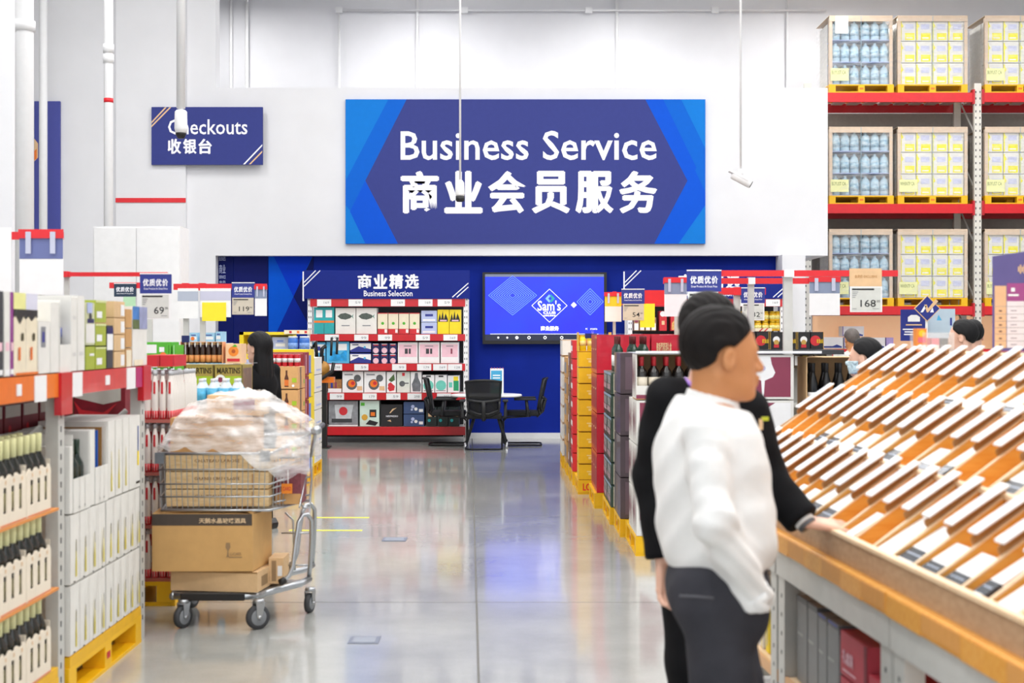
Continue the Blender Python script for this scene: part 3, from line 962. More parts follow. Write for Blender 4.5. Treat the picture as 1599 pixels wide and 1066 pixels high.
def chair():
    "faces +Y; origin on the floor below the seat"
    o = thing('office_chair')
    s = MB()
    pr = [(-.24, -.23), (.24, -.23), (.25, .18), (.2, .25), (-.2, .25), (-.25, .18)]
    s.prism([(x, y, .43) for x, y in pr], (0, 0, .07), M('seat_cloth', '1a1b1e', .85, var=.1))
    s.build('seat', o, bevel=0.02, seg=2)
    # backrest: curved frame and mesh panel
    def bp(u, z):
        return Vector((u * (0.235 + 0.02 * (z - .55)), -.25 - (z - .45) * 0.22 + 0.05 * u * u, z))
    loop = [bp(-1, .95), bp(-.5, .965), bp(0, .97), bp(.5, .965), bp(1, .95), bp(.97, .8), bp(.93, .65), bp(.85, .53), bp(.4, .48), bp(-.4, .48), bp(-.85, .53), bp(-.93, .65), bp(-.97, .8)]
    fr = MB().tube(loop, 0.017, CHB, 8, closed=True).build('back_frame', o)
    m = MB()
    N = 6
    vs = [bp(-.97 + 1.94 * i / N, .5 + .46 * j / 4) for j in range(5) for i in range(N + 1)]
    vs2 = [v - Vector((0, .006, 0)) for v in vs]
    fs = [(j * (N + 1) + i, j * (N + 1) + i + 1, (j + 1) * (N + 1) + i + 1, (j + 1) * (N + 1) + i) for j in range(4) for i in range(N)]
    m.add(vs, fs, MESHB, True)
    m.add(vs2, [f[::-1] for f in fs], MESHB, True)
    m.build('mesh_back', o)
    m = MB()
    off = Vector((0, -.03, 0))
    m.tube([bp(-.93, .7) + off, bp(-.5, .68) + off, bp(0, .67) + off, bp(.5, .68) + off, bp(.93, .7) + off], 0.02, CHB)
    m.tube([bp(-.85, .55) + off, bp(-.3, .5) + off, bp(.3, .5) + off, bp(.85, .55) + off], 0.016, CHB)
    m.tube([bp(-.9, .68) + off, bp(-.93, .6) + off, bp(-.85, .53) + off], 0.016, CHB)
    m.tube([bp(.9, .68) + off, bp(.93, .6) + off, bp(.85, .53) + off], 0.016, CHB)
    m.tube([bp(0, .68) + off, bp(0, .5) + off, (0, -.2, .42)], 0.032, CHB)
    m.build('lumbar_support', o)
    for sx in (-1, 1):
        MB().tube([(sx * .24, -.08, .44), (sx * .3, -.08, .46), (sx * .3, -.06, .66)], [.022, .026, .02], CHB).build('armrest_post', o)
        MB().box(sx * .3 - .04, -.2, .66, sx * .3 + .04, .12, .69, CHB).build('armrest', o, bevel=.01)
        MB().tube([(sx * .2, -.12, .43), (sx * .24, .22, .41), (sx * .25, .27, .36), (sx * .25, .27, .05), (sx * .25, .22, .015), (sx * .25, -.22, .015), (sx * .2, -.27, .015), (0, -.28, .015)], .0125, M('chair_tube', '121315', .3, .4)).build('sled_leg', o)
    return o


proto('chair', chair, (P(756, 0, 19.6).x, 19.72, 0), 0, 'black mesh office chair seen from behind at the round table', 'chair', 'office chairs at the round table')
proto('chair', chair, (P(700, 0, 20.2).x, 20.4, 0), -PI / 2, 'black mesh office chair in front of the gift rack', 'chair', 'office chairs at the round table')
proto('chair', chair, (P(816, 0, 20.2).x, 20.4, 0), PI / 2, 'black mesh office chair against the bare blue wall', 'chair', 'office chairs at the round table')

# black post display by the rack
bx = P(505, 0, 19.9).x
st = thing('post_display', (bx, 19.9, 0), label='black post display with an orange band and hanging black gadgets', cat='display')
MB().box(-.065, -.06, 0.02, .055, .06, .92, BLACK).build('post', st)
MB().box(-.17, -.16, 0, .1, .16, .02, BLACK).build('base', st)
MB().box(-.09, -.075, .92, .16, .08, 1.0, ORANGE).build('orange_band', st)
MB().cyl((-.02, -.08, 1.12), (-.02, .06, 1.12), .11, M('amber_disc', 'b88438', .5, var=.2), 18).build('disc', st)
ga = [[(-.16, -.05, 1.15), (-.17, -.06, 1.35), (-.1, -.06, 1.5), (-.08, -.05, 1.25)], [(-.02, -.08, 1.2), (0, -.1, 1.4), (.05, -.08, 1.44)], [(.12, -.06, 1.3), (.13, -.06, 1.56)], [(.2, -.06, 1.32), (.21, -.06, 1.56)], [(-.12, -.1, 1.05), (0, -.13, .98), (.14, -.1, 1.08), (.16, -.08, 1.2)]]
for g_ in ga:
    MB().tube(g_, .028 if len(g_) > 2 else .017, BLACK, 8).build('gadget', st)
MB().tube([(0, 0, 1.0), (0, 0, 1.3)], .02, BLACK).build('stem', st)

# ------------------------------------------------------------------ yellow pallets
def pallet(w, d, word=None, h=0.142):
    def go():
        o = thing('plastic_pallet')
        MB().box(-w / 2, -d / 2, h - 0.022, w / 2, d / 2, h, YEL).build('deck', o)
        bw = 0.11
        for i in (-1, 0, 1):
            MB().box(i * (w / 2 - bw / 2) - bw / 2, -d / 2, 0, i * (w / 2 - bw / 2) + bw / 2, d / 2, 0.018, YEL).build('runner', o)
        for i in (-1, 0, 1):
            for j in (-1, 0, 1):
                cx, cy = i * (w / 2 - bw / 2), j * (d / 2 - bw / 2)
                b = MB().box(cx - bw / 2 + .001, cy - bw / 2 + .001, 0.018, cx + bw / 2 - .001, cy + bw / 2 - .001, h - 0.022, YEL).build('block', o)
                if i == 0 and j == -1 or (j == 0 and i):
                    m = MB()
                    if j == -1:
                        m.prints((cx - bw / 2, cy - bw / 2, .03), (1, 0, 0), (0, 0, 1), bw, .08, [('r', .2, .3, .8, .7, ORANGE)])
                    else:
                        m.prints((cx + (bw / 2 if i > 0 else -bw / 2), cy - (bw / 2 if i > 0 else -bw / 2), .03), (0, i, 0), (0, 0, 1), bw, .08, [('r', .25, .3, .75, .7, REDP)])
                    m.build('sticker', b)
        for j in (-1, 1):
            MB().box(-w / 2 + .01, j * (d / 2 - .012) - .011, 0, w / 2 - .01, j * (d / 2 - .012) + .011, .02, YEL).build('bottom_board', o)
        if word:
            m = MB().box(-w / 2, -d / 2 - .006, .02, w / 2, -d / 2, h, YEL)
            m.text(word, (0, -d / 2 - .008, 0), (1, 0, 0), (0, 0, 1), -w / 2 + .05, .04, -w / 2 + .05 + .25, .11, M('orange_red_print', 'e8401c', .5), .03)
            m.build('lettered_board', o)
        return o
    return go


def put_pallet(x0, x1, y0, y1, lb, word=None, z=0.0):
    return proto(('pal', round(x1 - x0, 3), round(y1 - y0, 3), word), pallet(x1 - x0, y1 - y0, word), ((x0 + x1) / 2, (y0 + y1) / 2, z), 0, lb, 'pallet', 'yellow plastic pallets')


def XR(Y):
    return 0.892 - 0.0417 * (Y - 10.17)


PZ = 0.143
# --- front stack: white wine cartons, faces to the camera and to the aisle
X0, Y0, D0 = XR(10.17) + 0.0, 10.17, 0.33
put_pallet(X0, X0 + 1.2, Y0, Y0 + 0.92, 'yellow pallet under the aisle end of the white wine cartons')
put_pallet(X0 + 1.22, X0 + 2.0, Y0, Y0 + 0.8, 'yellow pallet under the black bottle crate behind the display')
GLASS = [('p', [(.38, .97), (.36, .8), (.3, .6), (.34, .5), (.47, .42), (.485, .1), (.485, .03), (.515, .03), (.515, .1), (.53, .42), (.66, .5), (.7, .6), (.64, .8), (.62, .97)], PAPER)]
fm = [sk(MAROON, .05, .05, .95, .95)]
glassfront = fm + GLASS + [('c', .5, .7, .06, LAV), sk(PAPER, .07, .06, .14, .12)]
trifront = fm + [('p', [(.05, .35), (.05, .05), (.55, .05), (.95, .5), (.95, .95), (.7, .95)], PAPER), ('c', .45, .38, .1, BLKP), ('c', .45, .38, .09, PAPER)]
slash = [x for k in range(5) for x in [('p', [(.06 + k * .19, .95), (.03 + k * .19, .5), (.08 + k * .19, .1), (.11 + k * .19, .5)], MAROON), sk(M('slash_dark', '4a3a44', .5), .12 + k * .19, .05, .135 + k * .19, .95)]]
for t in range(4):
    z = PZ + t * 0.329
    for c in range(3):
        xa = X0 + .005 + (0, .455, .69)[c]
        wd = .45 if c != 1 else .228
        if t == 3 and c == 0:
            continue
        fr = glassfront if (t == 3 and c == 2) or (t < 3 and (t + c) % 2) else trifront
        for dep in range(2 if t < 3 else 1):
            proto(('wc', wd, fr is glassfront), carton('wine_carton', wd, D0, .325, OFFW, fr, slash), (xa + wd / 2, Y0 + D0 / 2 + dep * (D0 + .004), z), 0,
                  f'white wine carton with maroon {"glass" if fr is glassfront else "diagonal"}, {tier(t, 4)} tier, {ORD[c]} from aisle, {"front" if dep == 0 else "back"} row', 'carton', 'white and maroon wine cartons')
# open crate of red capsule bottles
zt = PZ + 3 * .329


def open_crate(w, d, h, lip, mat, fr=(), side=()):
    def go():
        o = thing('open_crate')
        MB().box(-w / 2, -d / 2, 0, w / 2, d / 2, .006, KRAFT).build('base', o)
        q = MB().box(-w / 2, -d / 2, .006, w / 2, -d / 2 + .006, lip, mat)
        q.build('front_panel', o)
        if fr:
            MB().prints((-w / 2, -d / 2, .006), (1, 0, 0), (0, 0, 1), w, lip - .006, fr).build('printed_panel', o)
        for sx in (-1, 1):
            s_ = MB().box(sx * w / 2 - (.006 if sx > 0 else 0), -d / 2 + .006, .006, sx * w / 2 + (.006 if sx < 0 else 0), d / 2, h, mat).build('side_panel', o)
            if side:
                MB().prints((sx * w / 2, -sx * d / 2, .006), (0, sx, 0), (0, 0, 1), d, h - .006, side).build('printed_panel', o)
        MB().box(-w / 2 + .006, d / 2 - .006, .006, w / 2 - .006, d / 2, h, KRAFTL).build('back_panel', o)
        MB().box(-w / 2, -d / 2, h, w / 2, d / 2, h + .004, mat).build('top_panel', o)
        return o
    return go


proto('oc1', open_crate(.45, D0, .325, .1, OFFW, [sk(MAROON, 0, 0, 1, .3)], slash), (X0 + .23, Y0 + D0 / 2, zt), 0, 'open white wine crate showing red capped bottles at the aisle corner', 'crate')
WG = M('dark_wine_glass', '1a1512', .12, coat=.4)
WL = M('wine_paper_label', 'e6dcc8', .6, var=.05)
WCAP = M('red_capsule', 'c22a34', .3, var=.1)
for k in range(5):
    for r_ in range(2):
        proto('redcap', bottle('wine_bottle', WG, WCAP, WL, h=.3, r=.04, labz=(.05, .155), capz=.235), (X0 + .05 + k * .09, Y0 + .06 + r_ * .1, zt + .007), 0, f'red capped wine bottle in the white crate, {ORD[k]} from the aisle, {"front" if r_ == 0 else "second"} row', 'bottle', 'red capped wine bottles')
# black bottle crate behind the display
xb0 = P(1258, 0, 10.2).x
ZK = [PZ + k * .31 for k in range(4)]
for t in range(3):
    for dep in range(1):
        proto('kraft60', carton('kraft_carton', .62, .33, .308, KRAFT, [sk(KRAFTL, .1, .4, .9, .6)]), (xb0 + .32, 10.2 + .17, ZK[t]), 0, f'brown wine carton under the black bottle crate, {tier(t, 4)} tier', 'carton', 'brown cartons under the black bottle crate')
proto('oc2', open_crate(.62, .33, .36, .08, KRAFTL), (xb0 + .32, 10.2 + .17, ZK[3]), 0, 'open brown crate of black bottles behind the woman in blue', 'crate')
BB = M('matt_black_bottle', '101012', .3)
for k in range(6):
    for r_ in range(2):
        proto('blk', bottle('wine_bottle', BB, BLKP, PAPER, h=.31, r=.039, labz=(.03, .1), capz=.24, style='burg'), (xb0 + .07 + k * .098, 10.2 + .07 + r_ * .1, ZK[3] + .007), 0, f'black bottle with white label in the brown crate, {ORD[k]} along, {"front" if r_ == 0 else "second"} row', 'bottle', 'black bottles in the brown crate')
tr = MB().box(X0 + .0, 10.15, PZ + 4 * .329 + .003, X0 + 1.34, 10.9, PZ + 4 * .329 + .006, M('grey_plastic_sheet', 'b9bcc6', .3, var=.2, scale=4)).build('plastic_sheet')
MB().box(X0 + 0, 10.15, PZ + 4 * .329 + .006, X0 + 1.34, 10.16, PZ + 4 * .329 + .022, PAPER).build('rim', tr)
tag(tr, 'grey plastic sheet lying on the white wine cartons', 'sheet')

# --- dark cartons behind the white ones, facing the aisle
DKC = M('plum_black_carton', '54474f', .35, var=.15, scale=5, coat=.3)
Y1 = 11.12
put_pallet(XR(Y1), XR(Y1) + 1.2, Y1, Y1 + .66, 'yellow pallet under the plum black cartons')
for t in range(4):
    for c in range(2):
        proto('dark', carton('gift_carton', .325, .4, .326, DKC, [sk(BLKP, .48, 0, .5, 1), sk(GREYP, .1, .3, .14, .8), sk(GREYP, .6, .3, .64, .8)], [sk(M('plum_print', '6e5a66', .4), .1, .1, .9, .9)]), (XR(Y1) + .2, Y1 + .165 + c * .33, PZ + t * .329), -PI / 2, f'plum black gift carton facing the aisle, {tier(t, 4)} tier, {ORD[c]} one back', 'carton', 'plum black gift cartons')
        proto('darkb', carton('gift_carton', .325, .8, .326, DKC, ()), (XR(Y1) + .81, Y1 + .165 + c * .33, PZ + t * .329), -PI / 2, f'long plum black carton away from the aisle, {tier(t, 4)} tier, {ORD[c]} one back', 'carton', 'plum black gift cartons')
# --- green bottle trays
Y2 = 11.85
put_pallet(XR(Y2), XR(Y2) + 1.08, Y2, Y2 + .95, 'yellow pallet under the green bottle trays')
DG = M('dark_green_glass', '1d3a2a', .15, coat=.4)
GTR = M('bottle_tray_print', '3f5648', .4, var=.2, scale=12)
botside = [sk(M('tray_sky', '8ea8c0', .4), 0, .88, 1, 1)] + [x for k in range(4) for x in [sk(M('tray_bottle_green', '203428', .3), .03 + k * .25, 0, .15 + k * .25, .8), sk(PINKP, .04 + k * .25, .2, .14 + k * .25, .45), sk(PAPER, .17 + k * .25, .5, .22 + k * .25, .85)]]
for t in range(6):
    for c in range(2):
        proto('gtray', carton('bottle_tray', .46, .5, .187, GTR, botside, [sk(CREAM, .04, .02, .96, .95), sk(GREYP, .4, .2, .7, .4)]), (XR(Y2) + .26, Y2 + .24 + c * .47, PZ + t * .19), -PI / 2, f'dark green bottle tray with pale labels, {tier(t, 6)} tier, {"nearer" if c == 0 else "farther"} one', 'tray', 'green bottle trays')
zt = PZ + 6 * .19
for k in range(4):
    for r_ in range(3):
        proto('greenb', bottle('wine_bottle', DG, M('dark_red_capsule', '6a2024', .4), PAPER, h=.3, r=.037, labz=(.05, .14), capz=.235), (XR(Y2) + .08 + r_ * .09 + (.04 if r_ else 0), Y2 + .06 + k * .11, zt), 0, f'green wine bottle on the tray stack, {ORD[r_]} from the aisle, {ORD[k]} back', 'bottle', 'green wine bottles on the trays')
# --- cherry red cartons
CHR = M('cherry_red_carton', 'c8102e', .35, var=.06, coat=.3)
Y3 = 12.95
put_pallet(XR(Y3) - .02, XR(Y3) + 1.18, Y3, Y3 + .9, 'yellow pallet under the cherry red cartons')
for t in range(4):
    for c in range(3):
        proto('cherry', carton('cherry_carton', .29, .4, .362, CHR, [sk(M('cherry_dark', 'a00c28', .4), .1, .1, .9, .9)] + [sk(GOLD, .3, .6, .7, .64)], ()), (XR(Y3) + .2, Y3 + .15 + c * .295, PZ + t * .365), -PI / 2, f'cherry red carton facing the aisle, {tier(t, 4)} tier, {ORD[c]} one back', 'carton', 'cherry red cartons')
    for c, (a, b, fr) in enumerate([(1005, 1016, 0), (1017, 1071, 1), (1072, 1126, 1)]):
        xa = max(XR(Y3) + .405, P(a, 0, Y3).x)
        xb = P(b, 0, Y3).x
        f_ = [('t', '醇香葡萄酒礼盒', .15, .55, .6, .8, GOLD, .02)] + [('c', .15 + .14 * q, .2, .1, GOLD) for q in range(5)] if fr else [('t', 'Bourgogne', .1, .4, .9, .5, PAPER)]
        proto(('rgift', c), carton('cherry_carton', xb - xa - .004, .4, .362, CHR, f_), ((xa + xb) / 2, Y3 + .2, PZ + t * .365), 0, f'red carton with gold lettering facing the camera, {tier(t, 4)} tier, {ORD[c]} from the aisle ones', 'carton', 'red cartons with gold lettering')
ac = MB()
za = PZ + 4 * .365
ac.box(XR(Y3) - .03, Y3 - .02, za, XR(Y3) + .42, Y3 + .3, za + .003, ACRYL)
ac.box(XR(Y3) - .03, Y3 - .02, za + .003, XR(Y3) - .027, Y3 + .3, za + .03, ACRYL)
tag(ac.build('acrylic_tray'), 'clear acrylic tray on the cherry red cartons', 'tray')
# --- yellow cartons
XR = lambda Y: .66 - .0217 * (Y - 14.1)
Y4 = 14.1
put_pallet(XR(Y4), XR(Y4) + 1.0, Y4, Y4 + .75, 'yellow lettered pallet under the yellow cartons', 'LOSCAM')
YC = M('yellow_carton', 'f4c414', .5, var=.04)
yf = [sk(M('yellow_carton_pale', 'fae08a', .5), .25, .5, .75, .58), sk(M('yellow_carton_pale', 'fae08a', .5), .3, .3, .7, .45), sk(M('carton_seam', 'b8860b', .5), 0, 0, 1, .03)]
for t in range(8):
    for c in range(3):
        proto('yel', carton('yellow_carton', .33, .36, .158, YC, yf, [sk(M('carton_seam', 'b8860b', .5), 0, 0, 1, .04), ('c', .5, .5, .2, M('yellow_carton_pale', 'fae08a', .5))]), (XR(Y4) + .17 + c * .333, Y4 + .18, PZ + t * .161), 0, f'yellow carton over the lettered pallet, {tier(t, 8)} tier, {ORD[c]} from the aisle', 'carton', 'yellow cartons')
zt = PZ + 8 * .161
oc = thing('open_tray', (XR(Y4) + .17, Y4 + .18, zt), label='open yellow tray of yellow canisters on the yellow cartons', cat='tray')
MB().box(-.165, -.18, 0, .165, .18, .005, YC).build('base', oc)
MB().box(-.165, -.18, .005, -.16, .18, .19, YC).build('side_panel', oc)
MB().box(.16, -.18, .005, .165, .18, .19, YC).build('side_panel', oc)
MB().box(-.1, -.188, .13, .02, -.182, .18, NAVYD).build('small_tag', oc)
for k in range(4):
    def canister():
        o = MB().lathe([(.036, 0), (.036, .14)], YELP, 12).build('canister')
        MB().lathe([(.0365, .14), (.0365, .155)], YC, 12).build('lid', o)
        MB().lathe([(.0366, .05), (.0366, .1)], M('yellow_carton_pale', 'fae08a', .5), 12).build('paper_label', o)
        return o
    proto('canister', canister, (XR(Y4) + .05 + k * .08, Y4 + .05, zt + .006), 0, f'yellow canister in the open yellow tray, {ORD[k]} from the aisle', 'canister', 'yellow canisters')
# --- the mixed far stacks along the aisle
far = [(14.95, .45, 'red and white snack carton', REDP, [sk(PAPER, .1, .4, .9, .7), sk(MAROON, .2, .75, .5, .9)], .2, 7, 1.48), (15.45, .45, 'brown and plum printed carton', M('brown_far', '8a6a52', .5, var=.3, scale=9), [sk(PAPER, .2, .3, .5, .7), sk(MAROON, .6, .2, .9, .8)], .21, 6, 0),
       (16.0, .75, 'tan carton with a grey panel', KRAFT, [sk(GREYP, .15, .2, .85, .75)], .24, 5, 0), (16.85, .75, 'plain white carton with brown seams', OFFW, [sk(KRAFT, 0, 0, 1, .04), sk(KRAFT, 0, .96, 1, 1)], .2, 7, 0)]
for (ya, dd, nm, mt_, fr, hh_, n, _) in far:
    put_pallet(XR(ya), XR(ya) + 1.0, ya, ya + dd, f'yellow pallet under the {nm}s')
    n = int(round((1.45 - PZ) / hh_)) if dd > .5 else n
    for t in range(n):
        proto(('far', nm), carton('carton', dd, .5, hh_ - .003, mt_, fr, fr), (XR(ya) + .25, ya + dd / 2, PZ + t * hh_), -PI / 2, f'{nm} at the far end of the aisle, {tier(t, n)} tier', 'carton', nm + 's')
    proto(('farbig', nm), carton('carton', dd, .48, hh_ * n, mt_, ()), (XR(ya) + .75, ya + dd / 2, PZ), -PI / 2, f'tall carton behind the {nm}s', 'carton')

# ------------------------------------------------------------------ near rack on the left, facing the aisle (plane X = -1.93)
XL = -1.93


def ly(px):
    return 4246.0 / (800 - px)


def lcart(y0, y1, z0, h, depth, name, label, base, front, cat='carton', group=None, xf=XL, side=()):
    o = carton(name, y1 - y0 - .002, depth, h, base, front, side)()
    o.location = (xf - depth / 2, (y0 + y1) / 2, z0)
    o.rotation_euler.z = PI / 2
    return tag(o, label, cat, group)


rk = thing('storage_rack', (XL, 0, 0), label='steel storage rack with orange and red beams beside the cart', cat='rack')
for (ya, yb_) in [(3.5, 3.62), (6.02, 6.13), (7.36, 7.47)]:
    for xx in (-.07, -1.0):
        u = MB().box(xx, ya + .02, 0, xx + .055, yb_ - .01, 1.44, GREYM).build('upright', rk)
        m = MB()
        for k in range(22):
            m.box(xx + .0551, (ya + yb_) / 2 - .006, .1 + k * .06, xx + .0565, (ya + yb_) / 2 + .006, .125 + k * .06, DKGREY)
        m.build('slot_holes', u)
    MB().tube([(-.1, (ya + yb_) / 2, 1.2), (-.55, (ya + yb_) / 2, .8), (-.95, (ya + yb_) / 2, 1.1)], .015, GREYM, 6).build('brace', rk)
    MB().box(-.02, ya - .02, 1.255, .012, yb_ + .02, 1.436, RED if ya > 5 else ORANGE).build('beam_bracket', rk)
for (ya, yb_, mt_) in [(3.62, 6.0, ORANGE), (6.15, 7.34, CORAL)]:
    bm = MB().box(-.05, ya, 1.334, -.001, yb_, 1.434, mt_).build('beam', rk)
    MB().box(-1.0, ya, 1.334, -.95, yb_, 1.434, mt_).build('beam', rk)
    n = int((yb_ - ya) / .3)
    for k in range(n):
        MB().box(-.949, ya + k * (yb_ - ya) / n + .01, 1.41, -.051, ya + (k + 1) * (yb_ - ya) / n - .01, 1.432, GREYM).build('deck_board', rk)
for (pa, pb) in [(54, 72), (110, 128), (198, 211)]:
    MB().box(.0, ly(pa), 1.325, .004, ly(pb), 1.432, PAPER).build('price_tag', rk)
MB().box(.0, ly(212), 1.328, .004, ly(224), 1.43, M('magenta_label', 'b4286a', .5)).build('price_tag', rk)
for (pa, pb) in [(26, 33), (165, 171)]:
    MB().box(.0, ly(pa), 1.36, .004, ly(pb), 1.405, PAPER).build('white_sticker', rk)

ZS = 1.4365
GT = 'goods on top of the storage rack'
bc_front = [sk(M('pale_yellow_top', 'eeec9c', .5), 0, .8, .5, 1), sk(M('pale_lilac_top', 'dcdcec', .5), .5, .8, 1, 1), sk(M('soft_grey_line', 'b8b6b0', .5), .495, 0, .505, .7), ('p', [(0, .8), (0, .7), (.1, .72), (.25, .62), (.4, .72), (.5, .68), (.62, .72), (.75, .66), (.9, .72), (1, .7), (1, .8)], M('bottle_black_print', '23251f', .5, var=.3)),
            ('p', [(.3, .42), (.3, .5), (.36, .52), (.4, .5), (.4, .42)], M('olive_print', '4a4420', .5)), ('p', [(.78, .42), (.78, .5), (.83, .52), (.88, .5), (.88, .42)], M('olive_print', '4a4420', .5)), sk(ORANGE, .18, .18, .26, .34), sk(ORANGE, .68, .18, .76, .34), sk(ORANGE, .05, 0, 1, .03)]
lcart(4.6, 5.0, ZS, .31, .3, 'carton', 'white carton on the rack, the one at the frame edge', OFFW, (), group=GT)
for k, (ya, mt_, lb) in enumerate([(5.02, M('pale_lilac', 'b9aec6', .5), 'thin pale lilac box'), (5.12, DKGREY, 'thin charcoal box'), (5.2, M('grey_lilac', 'a7a2b4', .5), 'thin grey lilac box'), (5.285, DKGREY, 'thin dark box beside the purple one'), (5.36, OFFW, 'thin white box'), (5.42, M('violet_box', '94408e', .5), 'thin violet box')]):
    lcart(ya, ya + (.05 if k == 5 else .07), ZS, .33, .28, 'slim_box', lb + ' standing on the orange beam shelf', mt_, [sk(PAPER, .1, .02, .9, .08), sk(PINKP, .2, .3, .8, .4)], 'box', GT)
lcart(ly(22), ly(60), ZS, .33, .28, 'bottle_carton', 'cream carton printed with black capped bottles and yellow top', CREAM, bc_front, group=GT)
lcart(ly(60) + .01, ly(80), ZS, .22, .28, 'carton', 'low white carton with a bottle print beside the cream one', OFFW, [sk(GREYP, .2, .5, .6, .9), sk(NAVY, .3, .6, .5, .8)], group=GT)
lcart(ly(80) + .0, ly(94), ZS, .3, .28, 'carton', 'plain tall white carton on the orange beam shelf', OFFW, (), group=GT)
dsp = thing('bottle_display', (XL - .14, (ly(94) + ly(112)) / 2, ZS), label='white open display carton holding dark bottles over the rack upright', cat='display', group=None)
wd = ly(112) - ly(94) - .004
MB().box(-.14, -wd / 2, 0, .14, -wd / 2 + .004, .31, OFFW).build('side_panel', dsp)
MB().box(-.14, wd / 2 - .004, 0, .14, wd / 2, .31, OFFW).build('side_panel', dsp)
MB().box(.134, -wd / 2 + .004, 0, .14, wd / 2 - .004, .12, OFFW).build('front_panel', dsp)
DB = M('navy_bottle_glass', '1c2238', .15, coat=.4)
for k in range(2):
    for q in range(2):
        proto('nb', bottle('wine_bottle', DB, BLKP, M('blue_label', '3a4a9a', .5), h=.29, r=.032, labz=(.15, .19), capz=.23), (XL - .06 - q * .08, ly(94) + .04 + k * .07, ZS + .002), 0, f'dark bottle in the white display carton on the rack, {ORD[k]} along, {"front" if q == 0 else "second"} row', 'bottle', 'dark bottles in the white display')
lcart(ly(112) + .004, ly(122), ZS, .33, .28, 'carton', 'tall white carton over the start of the red beam', OFFW, [sk(M('faint_grey', 'd5d4d0', .5), .2, .2, .8, .25), sk(M('faint_grey', 'd5d4d0', .5), .2, .7, .8, .75)], group=GT)
lcart(ly(122) + .004, ly(134), ZS, .34, .28, 'carton', 'tall white carton next to the green boxes', OFFW, [sk(M('faint_grey', 'd5d4d0', .5), .2, .2, .8, .25)], group=GT)
OL = M('olive_green_box', 'a7b43a', .5, var=.04)
for t in range(3):
    lcart(ly(150), ly(167), ZS + t * .109, .107, .28, 'green_box', f'olive green box with a pale sticker, {tier(t, 3)} of the front column', OL, [sk(PAPER, .1, .2, .6, .5), sk(M('pale_lime', 'd6dc9a', .5), 0, .9, 1, 1)], 'box', 'olive green boxes')
    if t == 0:
        lcart(ly(135), ly(150) - .004, ZS, .11, .28, 'green_box', 'olive green box at the base beside the bottle display', OL, [sk(PAPER, .4, .6, .9, .7)], 'box', 'olive green boxes')
lcart(ly(135), ly(150) - .004, ZS + .112, .2, .28, 'bottle_pack', 'pale pack with a dark round window beside the green boxes', M('pale_green_pack', 'cfd2a8', .5), [sk(OFFW, 0, .05, 1, .5), sk(NAVYD, .15, .52, .9, .62), ('c', .5, .66, .1, DKGREY), sk(LAV, .1, .75, .7, 1)], 'box', GT)
lcart(ly(168), ly(178), ZS, .21, .28, 'bottle_pack', 'slim dark and white pack between green and brown boxes', DKGREY, [sk(PAPER, 0, .42, 1, .8), sk(NAVYD, 0, .8, 1, .95)], 'box', GT)
for t in range(4):
    lcart(ly(179), ly(196), ZS + t * .082, .081, .28, 'kraft_box', f'small brown box with a white label, {tier(t, 4)} of the column by the slim pack', KRAFTL, [sk(PAPER, .6, .1, .95, .8)], 'box', 'small brown boxes')
for t in range(3):
    lcart(ly(197), ly(207), ZS + .0 + t * .098, .096, .28, 'kraft_box', f'narrow brown box, {tier(t, 3)} of the column by the landscape carton', KRAFT, [sk(CREAM, .1, 0, .9, .9)] if t == 0 else (), 'box', 'narrow brown boxes')
lcart(ly(208), ly(231), ZS, .31, .26, 'carton', 'white carton with a landscape picture at the rack end', OFFW, [('r', .0, .62, .45, 1, M('landscape_blue', '3f7ec4', .5, var=.2)), ('r', .0, .62, .45, .78, M('landscape_green', '5a6a34', .5, var=.2)), ('r', .45, .62, 1, 1, M('landscape_mauve', '9aa0c4', .5, var=.2)), sk(CREAM, .1, 0, .7, .1)], group=GT)
for k in range(9):
    ya = 4.6 + k * .32
    lcart(ya, ya + .31, ZS, .28, .3, 'carton', f'plain white carton in the back row on the rack top, {ORD[k]} along', OFFW, (), group='back row cartons on the rack top', xf=XL - .45)

# pallets of wine under the rack
ZB = .186
put_pallet(-3.0, XL + .0, 4.95, 6.0, 'yellow pallet under the cream bottle cartons')
put_pallet(-3.0, XL + .0, 6.14, 7.34, 'yellow pallet under the white wine cartons by the cart')
tile_z = [.19, .528, .866]
for p_, (ya, yb_) in enumerate([(4.96, 5.99), (6.15, 7.33)]):
    MB_ = MB().box(XL - 1.05, ya, .1425, XL - .0, yb_, .187, M('pallet_lip', 'f0b80c', .45)).build('pallet_cover')
    tag(MB_, ['yellow slip board on the pallet of cream bottle cartons', 'yellow slip board on the pallet of white wine cartons'][p_], 'board')


